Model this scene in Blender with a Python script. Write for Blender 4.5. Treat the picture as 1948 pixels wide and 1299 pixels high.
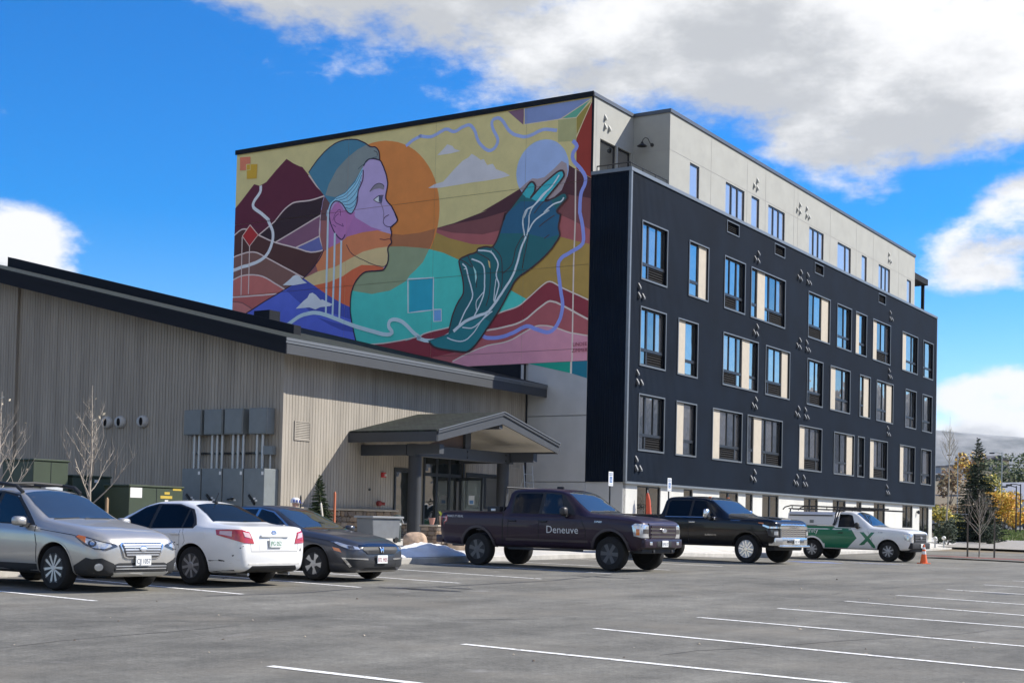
import bpy, bmesh, math, random
from mathutils import Vector, Matrix
from mathutils.bvhtree import BVHTree
from mathutils.geometry import tessellate_polygon
R = math.radians
random.seed(7)
scene = bpy.context.scene
C = scene.collection
for o in list(bpy.data.objects): bpy.data.objects.remove(o)

# ------------------------------------------------------------------ camera
EYE = 1.38                                   # camera height; the lot is z = 0.0065*y
FPX, CYP, ROLL, PITCH = 2648.47, 910.63, 0.022786, 0.030304
cam_d = bpy.data.cameras.new('camera'); cam = bpy.data.objects.new('camera', cam_d); C.objects.link(cam)
cam_d.sensor_fit = 'HORIZONTAL'; cam_d.sensor_width = 36.0; cam_d.lens = FPX/1948*36
cam_d.shift_y = (CYP-649.5)/1948; cam_d.clip_start = 0.1; cam_d.clip_end = 20000
_f = Vector((0, math.cos(PITCH), math.sin(PITCH))); _u = Vector((0, -math.sin(PITCH), math.cos(PITCH))); _r = Vector((1, 0, 0))
_r2 = _r*math.cos(ROLL)+_u*math.sin(ROLL); _u2 = -_r*math.sin(ROLL)+_u*math.cos(ROLL)
m = Matrix.Identity(4)
for i in range(3): m[i][0], m[i][1], m[i][2] = _r2[i], _u2[i], -_f[i]
m[0][3], m[1][3], m[2][3] = 0, 0, EYE
cam.matrix_world = m
scene.camera = cam

# ------------------------------------------------------------------ sky, clouds, sun
SUN_EL, SUN_AZ = R(39), math.atan2(.963, .266)
world = bpy.data.worlds.new('World'); scene.world = world; world.use_nodes = True
nt = world.node_tree; nt.nodes.clear()
def N(tree, t, **kw):
    n = tree.nodes.new(t)
    for k, v in kw.items(): setattr(n, k, v)
    return n
def lk(tree, a, b): tree.links.new(a, b)
def mth(tree, op, a, b=None, clamp=False):
    n = N(tree, 'ShaderNodeMath', operation=op, use_clamp=clamp)
    for i, v in enumerate((a, b)):
        if v is None: continue
        if isinstance(v, (int, float)): n.inputs[i].default_value = v
        else: lk(tree, v, n.inputs[i])
    return n.outputs[0]
# cloud banks: (direction, half-widths x/z, weight) as seen in the sky over the lot
CLOUDS = [(0.1715, 0.9249, 0.3394, 0.2114, 0.0566, 1.0), (0.2785, 0.9148, 0.2925, 0.1246, 0.0491, 1.1), (-0.0235, 0.9261, 0.3765, 0.1435, 0.0396, 0.9), (-0.1633, 0.9181, 0.3612, 0.0944, 0.0283, 0.8), (0.0988, 0.9365, 0.3366, 0.0982, 0.0359, 0.9), (0.2181, 0.938, 0.2695, 0.0566, 0.0227, 0.7), (-0.332, 0.9265, 0.1773, 0.0396, 0.0264, 0.8), (-0.3628, 0.9157, 0.1727, 0.0415, 0.0264, 0.8), (0.3161, 0.9293, 0.191, 0.0415, 0.0264, 0.6), (0.3426, 0.9157, 0.2099, 0.0415, 0.0302, 0.6), (0.3346, 0.9381, 0.0896, 0.0529, 0.0189, 0.6), (0.3573, 0.9317, 0.0648, 0.0906, 0.0227, 0.8), (0.3036, 0.951, 0.0576, 0.0566, 0.0136, 0.6)]
grp = bpy.data.node_groups.new('cloud_density', 'ShaderNodeTree')
grp.interface.new_socket('dir', in_out='INPUT', socket_type='NodeSocketVector')
grp.interface.new_socket('density', in_out='OUTPUT', socket_type='NodeSocketFloat')
gi = N(grp, 'NodeGroupInput'); go = N(grp, 'NodeGroupOutput')
acc = None
for (cx, cy, cz, rx, rz, wt) in CLOUDS:
    s = N(grp, 'ShaderNodeVectorMath', operation='SUBTRACT'); lk(grp, gi.outputs[0], s.inputs[0]); s.inputs[1].default_value = (cx, cy, cz)
    q = N(grp, 'ShaderNodeVectorMath', operation='MULTIPLY'); lk(grp, s.outputs[0], q.inputs[0]); q.inputs[1].default_value = (1/rx, 1.6, 1/rz)
    ln = N(grp, 'ShaderNodeVectorMath', operation='LENGTH'); lk(grp, q.outputs[0], ln.inputs[0])
    e = mth(grp, 'MULTIPLY', mth(grp, 'SUBTRACT', 1.15, ln.outputs['Value']), 1.25)
    e = mth(grp, 'MINIMUM', mth(grp, 'MAXIMUM', e, -2.0), wt)
    acc = e if acc is None else mth(grp, 'MAXIMUM', acc, e)
mp = N(grp, 'ShaderNodeMapping'); mp.inputs['Scale'].default_value = (1, 1, 2.0); lk(grp, gi.outputs[0], mp.inputs['Vector'])
n1 = N(grp, 'ShaderNodeTexNoise'); n1.inputs['Scale'].default_value = 7.0; n1.inputs['Detail'].default_value = 12; n1.inputs['Roughness'].default_value = .64; lk(grp, mp.outputs[0], n1.inputs['Vector'])
n2 = N(grp, 'ShaderNodeTexNoise'); n2.inputs['Scale'].default_value = 2.1; n2.inputs['Detail'].default_value = 2; lk(grp, mp.outputs[0], n2.inputs['Vector'])
# broken cumulus all round; extra unseen cloud added behind the camera to brighten the mural
sx = N(grp, 'ShaderNodeSeparateXYZ'); lk(grp, gi.outputs[0], sx.inputs[0])
glob = mth(grp, 'ADD', mth(grp, 'MULTIPLY', mth(grp, 'SUBTRACT', n2.outputs['Fac'], .57), 3.2), mth(grp, 'MULTIPLY', sx.outputs['Y'], -.75))
acc = mth(grp, 'MAXIMUM', acc, glob)
fb = mth(grp, 'MULTIPLY', mth(grp, 'SUBTRACT', n1.outputs['Fac'], .5), 3.5)
dn = mth(grp, 'ADD', acc, fb)
lk(grp, dn, go.inputs[0])

tc = N(nt, 'ShaderNodeTexCoord')
d0 = N(nt, 'ShaderNodeGroup'); d0.node_tree = grp; lk(nt, tc.outputs['Generated'], d0.inputs[0])
off = N(nt, 'ShaderNodeVectorMath', operation='ADD'); lk(nt, tc.outputs['Generated'], off.inputs[0]); off.inputs[1].default_value = (.022, .0, .034)
d1 = N(nt, 'ShaderNodeGroup'); d1.node_tree = grp; lk(nt, off.outputs[0], d1.inputs[0])
alpha = N(nt, 'ShaderNodeMapRange', interpolation_type='SMOOTHSTEP'); alpha.inputs['From Min'].default_value = -.05; alpha.inputs['From Max'].default_value = .62; lk(nt, d0.outputs[0], alpha.inputs['Value'])
shade = N(nt, 'ShaderNodeMapRange', interpolation_type='SMOOTHSTEP'); shade.inputs['From Min'].default_value = .15; shade.inputs['From Max'].default_value = 1.15; lk(nt, d1.outputs[0], shade.inputs['Value'])
cc = N(nt, 'ShaderNodeMix', data_type='RGBA'); lk(nt, shade.outputs[0], cc.inputs[0]); cc.inputs[6].default_value = (5.0, 5.03, 5.08, 1); cc.inputs[7].default_value = (2.8, 2.9, 3.05, 1)
sky = N(nt, 'ShaderNodeTexSky', sky_type='NISHITA'); sky.sun_disc = False; sky.sun_elevation = SUN_EL; sky.sun_rotation = SUN_AZ
sky.altitude = 600; sky.air_density = 1.0; sky.dust_density = .1; sky.ozone_density = 3.0
hs = N(nt, 'ShaderNodeHueSaturation'); hs.inputs['Hue'].default_value = .510; hs.inputs['Saturation'].default_value = 1.6; hs.inputs['Value'].default_value = .90; lk(nt, sky.outputs[0], hs.inputs['Color'])
mx = N(nt, 'ShaderNodeMix', data_type='RGBA'); lk(nt, alpha.outputs[0], mx.inputs[0]); lk(nt, hs.outputs[0], mx.inputs[6]); lk(nt, cc.outputs[2], mx.inputs[7])
bg = N(nt, 'ShaderNodeBackground'); bg.inputs['Strength'].default_value = .115; lk(nt, mx.outputs[2], bg.inputs['Color'])
wo = N(nt, 'ShaderNodeOutputWorld'); lk(nt, bg.outputs[0], wo.inputs['Surface'])
world.cycles.sampling_method = 'MANUAL'; world.cycles.sample_map_resolution = 1024

sd = bpy.data.lights.new('sun', 'SUN'); sd.energy = 4.3; sd.angle = R(.53); sd.color = (1, .935, .83)
sun = bpy.data.objects.new('sun', sd); C.objects.link(sun)
sdir = Vector((math.sin(SUN_AZ)*math.cos(SUN_EL), math.cos(SUN_AZ)*math.cos(SUN_EL), math.sin(SUN_EL)))
sun.rotation_euler = sdir.to_track_quat('Z', 'Y').to_euler(); sun.location = (30, 0, 40)
vs = scene.view_settings; vs.view_transform = 'Standard'; vs.look = 'None'; vs.exposure = 0.85; vs.gamma = 1.0; vs.use_curve_mapping = False
scene.render.resolution_x = 1024; scene.render.resolution_y = 682

# ------------------------------------------------------------------ materials
def lin(c):
    f = lambda v: v/12.92 if v <= .04045 else ((v+.055)/1.055)**2.4
    return tuple(f(v/255) for v in c)+(1,)
MATS = {}
def mat(name, col, rough=.6, metal=0.0, var=0.0, vscale=4.0, bump=0.0, bscale=60.0, spec=.5, coat=0.0, stretch=(1, 1, 1), col2=None, emit=None, trans=0.0, dirt=0.0):
    if name in MATS: return MATS[name]
    mt = bpy.data.materials.new(name); mt.use_nodes = True; t = mt.node_tree; p = t.nodes['Principled BSDF']
    base = col if len(col) == 4 else tuple(col)+(1,)
    p.inputs['Base Color'].default_value = base; p.inputs['Roughness'].default_value = rough; p.inputs['Metallic'].default_value = metal
    p.inputs['Specular IOR Level'].default_value = spec; p.inputs['Coat Weight'].default_value = coat; p.inputs['Coat Roughness'].default_value = .04
    if trans: p.inputs['Transmission Weight'].default_value = trans
    if var or bump:
        tcn = N(t, 'ShaderNodeTexCoord'); mpn = N(t, 'ShaderNodeMapping'); mpn.inputs['Scale'].default_value = stretch; lk(t, tcn.outputs['Object'], mpn.inputs['Vector'])
    if var:
        nz = N(t, 'ShaderNodeTexNoise'); nz.inputs['Scale'].default_value = vscale; nz.inputs['Detail'].default_value = 6; nz.inputs['Roughness'].default_value = .62; lk(t, mpn.outputs[0], nz.inputs['Vector'])
        rp = N(t, 'ShaderNodeMapRange'); rp.inputs['From Min'].default_value = .3; rp.inputs['From Max'].default_value = .7; lk(t, nz.outputs['Fac'], rp.inputs['Value'])
        mxn = N(t, 'ShaderNodeMix', data_type='RGBA'); lk(t, rp.outputs[0], mxn.inputs[0])
        if col2: mxn.inputs[6].default_value = base; mxn.inputs[7].default_value = tuple(col2)[:3]+(1,)
        else:
            mxn.inputs[6].default_value = tuple(max(0, v*(1-var)) for v in base[:3])+(1,); mxn.inputs[7].default_value = tuple(min(1, v*(1+var)) for v in base[:3])+(1,)
        lk(t, mxn.outputs[2], p.inputs['Base Color'])
    if bump:
        nb = N(t, 'ShaderNodeTexNoise'); nb.inputs['Scale'].default_value = bscale; nb.inputs['Detail'].default_value = 4; lk(t, mpn.outputs[0], nb.inputs['Vector'])
        bn = N(t, 'ShaderNodeBump'); bn.inputs['Strength'].default_value = bump; bn.inputs['Distance'].default_value = .02; lk(t, nb.outputs['Fac'], bn.inputs['Height']); lk(t, bn.outputs[0], p.inputs['Normal'])
    if emit: p.inputs['Emission Color'].default_value = emit; p.inputs['Emission Strength'].default_value = 1
    MATS[name] = mt; return mt
def pbsdf(mt): return mt.node_tree.nodes['Principled BSDF']

# ------------------------------------------------------------------ mesh helpers
class MB:
    def __init__(s): s.v = []; s.f = []; s.mi = []
    def face(s, idx, mi=0): s.f.append(tuple(idx)); s.mi.append(mi)
    def box(s, x0, x1, y0, y1, z0, z1, mi=0):
        n = len(s.v)
        s.v += [(x0,y0,z0),(x1,y0,z0),(x1,y1,z0),(x0,y1,z0),(x0,y0,z1),(x1,y0,z1),(x1,y1,z1),(x0,y1,z1)]
        for q in ((0,3,2,1),(4,5,6,7),(0,1,5,4),(1,2,6,5),(2,3,7,6),(3,0,4,7)): s.face([n+i for i in q], mi)
        return s
    def quad(s, a, b, c, d, mi=0):
        n = len(s.v); s.v += [tuple(a), tuple(b), tuple(c), tuple(d)]; s.face((n, n+1, n+2, n+3), mi); return s
    def prism(s, poly, fa, fb, mi=0):
        """poly: list of 2D pts; fa/fb: functions mapping (p,q) to the two end caps"""
        n = len(s.v); k = len(poly)
        s.v += [tuple(fa(*p)) for p in poly]+[tuple(fb(*p)) for p in poly]
        s.face(range(n, n+k), mi); s.face(range(n+2*k-1, n+k-1, -1), mi)
        for i in range(k): s.face((n+i, n+k+i, n+k+(i+1) % k, n+(i+1) % k), mi)
        return s
    def tube(s, pts, r, seg=8, mi=0, r2=None, cap=True):
        pts = [Vector(p) for p in pts]; n0 = len(s.v); k = len(pts); up = None
        for i, p in enumerate(pts):
            d = (pts[min(i+1, k-1)]-pts[max(i-1, 0)]).normalized()
            if up is None: up = d.orthogonal().normalized()
            up = (up-d*up.dot(d))
            up = up.normalized() if up.length > 1e-6 else d.orthogonal().normalized()
            sd_ = d.cross(up); rr = r if r2 is None else r+(r2-r)*i/max(1, k-1)
            for j in range(seg):
                a = 2*math.pi*j/seg; s.v.append(tuple(p+up*math.cos(a)*rr+sd_*math.sin(a)*rr))
        for i in range(k-1):
            for j in range(seg): s.face((n0+i*seg+j, n0+i*seg+(j+1) % seg, n0+(i+1)*seg+(j+1) % seg, n0+(i+1)*seg+j), mi)
        if cap: s.face(range(n0+seg-1, n0-1, -1), mi); s.face(range(n0+(k-1)*seg, n0+k*seg), mi)
        return s
    def lathe(s, prof, seg=24, axis='z', c=(0, 0, 0), mi=0):
        n0 = len(s.v); k = len(prof)
        for (r, h) in prof:
            for j in range(seg):
                a = 2*math.pi*j/seg; x, y = r*math.cos(a), r*math.sin(a)
                s.v.append((c[0]+x, c[1]+y, c[2]+h) if axis == 'z' else ((c[0]+x, c[1]+h, c[2]+y) if axis == 'y' else (c[0]+h, c[1]+x, c[2]+y)))
        for i in range(k-1):
            for j in range(seg): s.face((n0+i*seg+j, n0+i*seg+(j+1) % seg, n0+(i+1)*seg+(j+1) % seg, n0+(i+1)*seg+j), mi)
        s.face(range(n0+seg-1, n0-1, -1), mi); s.face(range(n0+(k-1)*seg, n0+k*seg), mi)
        return s
    def mesh(s, name, mats):
        me = bpy.data.meshes.new(name); me.from_pydata(s.v, [], s.f); 
        for q in (mats if isinstance(mats, (list, tuple)) else [mats]): me.materials.append(q)
        if any(s.mi): me.polygons.foreach_set('material_index', s.mi)
        me.update(); return me
    def build(s, name, mats, parent=None, smooth=None, loc=None, fix=True):
        me = s.mesh(name, mats)
        if fix:
            bm = bmesh.new(); bm.from_mesh(me); bmesh.ops.recalc_face_normals(bm, faces=bm.faces); bm.to_mesh(me); bm.free()
        return link(name, me, parent, smooth, loc)
def link(name, me, parent=None, smooth=None, loc=None):
    o = bpy.data.objects.new(name, me); C.objects.link(o)
    if parent is not None: o.parent = parent
    if loc is not None: o.location = loc
    if smooth: shade(me, smooth)
    return o
def shade(me, ang=35):
    me.polygons.foreach_set('use_smooth', [True]*len(me.polygons))
    me.set_sharp_from_angle(angle=R(ang)); me.update()
def bevel(o, w=.01, seg=2):
    bm = bmesh.new(); bm.from_mesh(o.data)
    bmesh.ops.bevel(bm, geom=[e for e in bm.edges], offset=w, segments=seg, affect='EDGES', profile=.6, clamp_overlap=True)
    bm.to_mesh(o.data); bm.free(); return o
def tag(o, label=None, cat=None, group=None, kind=None):
    if label: o['label'] = label
    if cat: o['category'] = cat
    if group: o['group'] = group
    if kind: o['kind'] = kind
    return o
def empty(name, loc, rz=0, label=None, cat=None, group=None):
    o = bpy.data.objects.new(name, None); C.objects.link(o); o.location = loc; o.rotation_euler = (0, 0, rz); o.empty_display_size = .3
    return tag(o, label, cat, group)
def copy_tree(o, parent=None):
    c = o.copy(); C.objects.link(c); c.parent = parent
    for ch in o.children: copy_tree(ch, c)
    return c
def text_mesh(body, size, font_ext=0.0, align='CENTER', shear=0.0, spacing=1.0):
    cu = bpy.data.curves.new('lettering', 'FONT'); cu.body = body; cu.size = size; cu.align_x = align; cu.align_y = 'CENTER'; cu.extrude = font_ext; cu.shear = shear; cu.space_character = spacing; cu.resolution_u = 3
    ob = bpy.data.objects.new('lettering_tmp', cu); C.objects.link(ob); dg = bpy.context.evaluated_depsgraph_get()
    me = bpy.data.meshes.new_from_object(ob.evaluated_get(dg)); bpy.data.objects.remove(ob); return me
def smoothstep(a, b, x):
    t = min(1, max(0, (x-a)/(b-a))); return t*t*(3-2*t)
# building frame: x along the dark facade, y along the mural wall (away from the camera), origin at the corner
BX, BY = Vector((.53552054, .8445222)), Vector((-.8445222, .53552054)); KO = Vector((4.1391, 51.0)); BROT = math.atan2(.8445222, .53552054)
def W(u, t, z=0): p = KO+BX*u+BY*t; return Vector((p.x, p.y, z+EYE))
def gz(x, y): return .0065*y-.19*smoothstep(42, 52, x*BX.x+y*BX.y)
def to_uv(x, y): d = Vector((x, y))-KO; return d.dot(BX), d.dot(BY)

MURAL = [
('p',(150, 146, 100),'1.68,6.06;19.82,6.06;19.82,16.1;1.68,16.1'),
('p',(52, 24, 30),'10.09,11.55;8.86,11.69;7.91,11.82;6.32,12.18;6.64,12.13;5.7,12.5;4.85,12.86;3.87,13.09;2.74,13.58;2.36,13.34;1.52,12.82;1.42,6.82;9.95,7.26'),
('p',(86, 50, 50),'10.09,11.55;8.86,11.69;7.66,11.8;6.55,11.87;5.47,12.04;3.93,12.14;2.69,12.41;1.5,12.12;1.42,6.82;9.95,7.26'),
('p',(118, 66, 66),'10.09,11.63;8.89,11.69;7.97,11.44;6.53,11.24;5.57,11.34;4.51,11.7;3.35,11.86;2.94,11.64;2.48,11.42;1.52,10.89;1.42,6.82;9.95,7.26'),
('p',(122, 103, 48),'10.09,11.68;8.89,11.57;8.15,11.24;7.02,10.9;5.91,10.77;4.48,10.79;2.98,10.83;2.24,10.59;1.51,10.39;1.42,6.82;9.95,7.26'),
('p',(164, 98, 44),'15,12.43;14.98,12.76;14.93,13.09;14.84,13.41;14.72,13.72;14.57,14.01;14.39,14.29;14.18,14.55;13.94,14.79;13.69,15;13.41,15.18;13.11,15.33;12.8,15.45;12.48,15.53;12.15,15.59;11.82,15.6;11.49,15.59;11.16,15.53;10.84,15.45;10.53,15.33;10.23,15.18;9.95,15;9.69,14.79;9.46,14.55;9.25,14.29;9.07,14.01;8.92,13.72;8.8,13.41;8.71,13.09;8.66,12.76;8.64,12.43;8.66,12.09;8.71,11.76;8.8,11.44;8.92,11.13;9.07,10.84;9.25,10.56;9.46,10.3;9.69,10.06;9.95,9.86;10.23,9.67;10.53,9.52;10.84,9.4;11.16,9.32;11.49,9.27;11.82,9.25;12.15,9.27;12.48,9.32;12.8,9.4;13.11,9.52;13.41,9.67;13.69,9.86;13.94,10.06;14.18,10.3;14.39,10.56;14.57,10.84;14.72,11.13;14.84,11.44;14.93,11.76;14.98,12.09'),
('p',(124, 80, 48),'11.75,11.87;11.06,11.68;10.49,11.58;9.56,11.59;8.83,11.69;8.93,11.24;9.09,10.87;10.07,11.04;10.48,11.1;11.16,11.16;12.05,11.08'),
('p',(52, 150, 138),'13.26,8.99;13.16,9.8;12.34,10.35;11.4,10.68;11.16,11.16;10.48,11.11;9.54,10.97;9.09,10.88;8.39,10.67;7.62,10.32;6.24,9.62;5.08,8.9;4.39,8.53;4.83,8.2;5.6,8.05;6.44,7.79;8.04,7.57;9.18,7.43;9.95,7.2;10.05,7.24;11.29,7.11;13.2,7.15'),
('p',(104, 118, 90),'11.42,11.18;10.48,11.11;9.54,10.97;9.11,10.88;9.4,10.38;9.78,10.07;10.04,9.9;10.25,9.66;11.04,9.34;11.99,9.26;13.02,9.47;13.16,9.8;12.48,10.51;11.4,10.78'),
('p',(114, 136, 182),'5.02,13.48;5.01,13.6;4.99,13.72;4.96,13.84;4.92,13.95;4.86,14.06;4.79,14.17;4.72,14.26;4.63,14.35;4.53,14.43;4.43,14.5;4.32,14.55;4.21,14.6;4.09,14.63;3.97,14.65;3.84,14.65;3.72,14.65;3.6,14.63;3.48,14.6;3.36,14.55;3.25,14.5;3.15,14.43;3.06,14.35;2.97,14.26;2.89,14.17;2.82,14.06;2.77,13.95;2.72,13.84;2.69,13.72;2.67,13.6;2.67,13.48;2.67,13.35;2.69,13.23;2.72,13.11;2.77,13;2.82,12.89;2.89,12.78;2.97,12.69;3.06,12.6;3.15,12.52;3.25,12.46;3.36,12.4;3.48,12.36;3.6,12.32;3.72,12.31;3.84,12.3;3.97,12.31;4.09,12.32;4.21,12.36;4.32,12.4;4.43,12.46;4.53,12.52;4.63,12.6;4.72,12.69;4.79,12.78;4.86,12.89;4.92,13;4.96,13.11;4.99,13.23;5.01,13.35'),
('p',(118, 112, 114),'4.85,12.86;4.55,13.07;4.28,13.21;4.05,13.16;3.74,13.19;3.29,13.49;2.99,13.73;2.77,13.6;2.71,13.34;2.75,13.04;2.96,12.6;3.4,12.3;4.54,12.61'),
('p',(146, 151, 152),'9.23,13.37;8.93,13.49;8.49,13.55;7.95,14;7.57,14.28;7.28,14.39;7.14,14.51;6.94,14.39;6.7,14.21;6.56,14.23;6.39,13.97;6.12,13.99;5.97,13.76;5.59,13.6;5.3,13.43;5.72,13.38;6.48,13.36;7.16,13.36;7.89,13.34;8.63,13.32'),
('p',(146, 151, 152),'8.82,14.65;8.52,14.88;8.33,15.04;8.08,14.94;7.98,14.81;7.68,14.69;8.17,14.65'),
('p',(88, 68, 84),'5.47,15.97;4.72,15.98;4.75,15.35'),
('p',(90, 108, 142),'4.7,15.98;1.72,15.96;2.37,15.66;3.12,15.35;4.68,15.35'),
('p',(66, 126, 104),'3.03,15.36;1.71,15.95;2.36,15.32'),
('p',(124, 128, 88),'3.18,15.34;2.38,15.31;2.36,14.41;3.16,14.48'),
('p',(110, 102, 44),'2.37,15.33;1.73,15.84;2.35,14.57'),
('p',(106, 34, 22),'1.73,15.82;1.59,15.82;1.51,12.8;1.69,12.94;2.33,13.34;2.36,14.5'),
('s',(170, 150, 120),'4.72,15.98;4.71,15.35;3.16,15.34;2.38,15.31;1.72,15.95',0.035,0.035),
('s',(170, 150, 120),'2.36,14.58;1.73,15.82',0.035,0.035),
('s',(170, 150, 120),'3.18,15.34;3.03,15.36;1.72,15.95',0.035,0.035),
('s',(112, 130, 170),'10.4,15.23;10.34,15.27;10.25,15.32;10.15,15.38;10.05,15.43;9.95,15.46;9.84,15.5;9.75,15.52;9.68,15.54;9.67,15.56;9.7,15.56;9.73,15.56;9.7,15.55;9.6,15.53;9.45,15.49;9.28,15.46;9.14,15.45;9.03,15.47;8.93,15.5;8.84,15.53;8.74,15.57;8.66,15.6;8.57,15.63;8.49,15.66;8.4,15.66;8.3,15.64;8.2,15.58;8.1,15.53;8,15.51;7.9,15.52;7.8,15.56;7.7,15.61;7.61,15.64;7.52,15.66;7.43,15.68;7.35,15.69;7.27,15.68;7.2,15.64;7.14,15.58;7.08,15.51;7.02,15.42;6.97,15.32;6.93,15.19;6.88,15.07;6.82,14.95;6.73,14.84;6.63,14.74;6.52,14.64;6.42,14.58;6.33,14.54;6.24,14.53;6.16,14.55;6.09,14.58;6.02,14.64;5.96,14.72;5.92,14.81;5.91,14.92;5.95,15.03;6.02,15.15;6.1,15.28;6.16,15.39;6.19,15.48;6.21,15.57;6.21,15.64;6.19,15.69;6.15,15.74;6.08,15.77;6,15.78;5.93,15.78;5.87,15.76;5.82,15.73;5.76,15.68;5.69,15.61;5.61,15.5;5.52,15.36;5.42,15.23;5.3,15.12;5.17,15.03;5.02,14.97;4.87,14.92;4.74,14.88;4.64,14.87;4.55,14.87;4.47,14.88;4.37,14.9;4.25,14.93;4.12,14.98;3.97,15.02;3.83,15.04;3.67,15.03;3.49,14.99;3.33,14.95;3.22,14.93',0.13,0.13),
('p',(98, 32, 40),'10.22,7.22;9.95,7.26;9.18,7.48;8.04,7.65;6.44,7.84;5.6,8.1;4.83,8.28;4.42,8.53;3.85,8.94;3.4,9.15;2.82,8.86;1.46,8.23;1.4,5.61;10.18,5.95;11.25,6;12.78,6.21;12.82,7.19;11.29,7.18;10.05,7.29'),
('p',(122, 64, 66),'7.27,6.81;6.27,7.43;5.23,7.55;4.52,7.73;3.95,8.1;3.49,8.37;3.26,8.38;2.92,8.25;2.34,7.95;1.44,7.48;1.4,5.61;8.94,5.9;8.96,6.47;7.83,6.63'),
('p',(152, 108, 120),'8,6.2;6.89,6.64;6.17,6.84;5.21,6.97;4.51,7.26;4.05,7.45;3.64,7.48;3.12,7.38;2.44,7.14;1.43,6.95;1.4,5.61;7.99,5.86'),
('s',(196, 150, 140),'12.69,7.18;12.43,7.18;12.06,7.17;11.66,7.17;11.29,7.18;10.95,7.2;10.62,7.23;10.31,7.26;10.05,7.29;9.84,7.32;9.68,7.34;9.55,7.36;9.43,7.38;9.37,7.41;9.34,7.43;9.3,7.45;9.18,7.48;8.97,7.52;8.7,7.56;8.38,7.6;8.04,7.65;7.66,7.7;7.22,7.74;6.79,7.79;6.44,7.84;6.17,7.9;5.97,7.97;5.79,8.04;5.6,8.1;5.39,8.15;5.19,8.19;4.99,8.23;4.83,8.28;4.71,8.33;4.61,8.39;4.53,8.45;4.42,8.53;4.29,8.62;4.14,8.73;3.99,8.84;3.85,8.94;3.73,9.02;3.62,9.09;3.52,9.14;3.4,9.15;3.28,9.12;3.16,9.06;3.02,8.97;2.82,8.86;2.5,8.71;2.1,8.53;1.72,8.35;1.46,8.23',0.05,0.05),
('s',(196, 150, 140),'6.27,7.43;6.08,7.45;5.79,7.47;5.49,7.51;5.23,7.55;5.02,7.58;4.84,7.62;4.68,7.67;4.52,7.73;4.36,7.81;4.22,7.91;4.08,8.01;3.95,8.1;3.82,8.18;3.7,8.25;3.59,8.32;3.49,8.37;3.42,8.39;3.37,8.4;3.32,8.39;3.26,8.38;3.19,8.36;3.11,8.34;3.02,8.3;2.92,8.25;2.8,8.19;2.66,8.12;2.51,8.04;2.34,7.95;2.12,7.83;1.85,7.69;1.61,7.57;1.44,7.48',0.07,0.07),
('s',(196, 150, 140),'7.82,6.29;7.64,6.36;7.4,6.46;7.13,6.56;6.89,6.64;6.71,6.7;6.53,6.75;6.36,6.79;6.17,6.84;5.94,6.87;5.69,6.89;5.44,6.92;5.21,6.97;5.01,7.03;4.83,7.11;4.66,7.19;4.51,7.26;4.37,7.32;4.26,7.37;4.15,7.42;4.05,7.45;3.94,7.48;3.85,7.49;3.75,7.49;3.64,7.48;3.52,7.47;3.4,7.45;3.27,7.42;3.12,7.38;2.97,7.33;2.81,7.27;2.63,7.2;2.44,7.14;2.18,7.09;1.89,7.03;1.61,6.98;1.43,6.95',0.05,0.05),
('s',(196, 150, 140),'2.36,13.34;2.33,11.38;2.36,9.81;2.35,7.85;2.34,5.55',0.06,0.06),
('s',(98, 112, 170),'2.52,14.44;2.47,14.4;2.41,14.34;2.35,14.27;2.32,14.2;2.35,14.14;2.41,14.07;2.47,14.01;2.5,13.94;2.51,13.87;2.51,13.8;2.49,13.74;2.45,13.66;2.39,13.58;2.3,13.49;2.21,13.4;2.14,13.32;2.07,13.23;2.01,13.15;1.96,13.06;1.93,12.98;1.92,12.92;1.92,12.85;1.93,12.79;1.95,12.72;1.98,12.64;2.03,12.56;2.08,12.46;2.11,12.35;2.13,12.21;2.14,12.03;2.14,11.87;2.14,11.74;2.14,11.68;2.14,11.67;2.14,11.66;2.12,11.61;2.1,11.51;2.06,11.39;2.03,11.25;2,11.11;1.98,10.95;1.96,10.79;1.95,10.63;1.98,10.49;2.07,10.4;2.19,10.33;2.33,10.27;2.46,10.22;2.58,10.16;2.7,10.11;2.81,10.07;2.9,10.01;2.96,9.94;3.01,9.88;3.03,9.8;3.04,9.67;3.02,9.48;2.98,9.24;2.94,8.99;2.9,8.77;2.87,8.6;2.83,8.45;2.81,8.31;2.8,8.17;2.82,8.02;2.85,7.87;2.89,7.72;2.96,7.59;3.03,7.47;3.12,7.36;3.23,7.27;3.35,7.22;3.48,7.21;3.63,7.25;3.78,7.3;3.93,7.35;4.05,7.39;4.16,7.45;4.27,7.49;4.4,7.5;4.53,7.47;4.68,7.41;4.83,7.34;4.98,7.28;5.13,7.24;5.28,7.19;5.42,7.16;5.57,7.14;5.73,7.12;5.89,7.12;6.05,7.13;6.18,7.14;6.27,7.16;6.35,7.2;6.41,7.23;6.45,7.26',0.15,0.15),
('p',(24, 124, 140),'10.05,9.68;9.5,9.72;8.87,9.69;8.84,8.41;9.47,8.39;10.01,8.37'),
('s',(150, 168, 166),'10.13,9.74;10.08,8.36;9.46,8.38;8.83,8.4;8.85,9.7;10.13,9.74',0.06,0.06),
('p',(84, 128, 190),'8.78,8.37;8.44,8.38;8.43,7.96;8.76,7.95'),
('s',(150, 160, 180),'8.81,8.41;8.43,8.4;8.41,7.93;8.79,7.93;8.81,8.41',0.05,0.05),
('p',(64, 12, 32),'20,13.45;19.47,13.89;18.71,14.58;18.38,14.47;18,14.59;17.43,15.06;16.86,15.48;16.45,15.23;16.09,15.06;15.95,15.02;15.57,14.62;15.1,14.09;14.66,13.63;14.63,12.78;17.41,11.54;20.3,11.79;20.37,13.6'),
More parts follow.
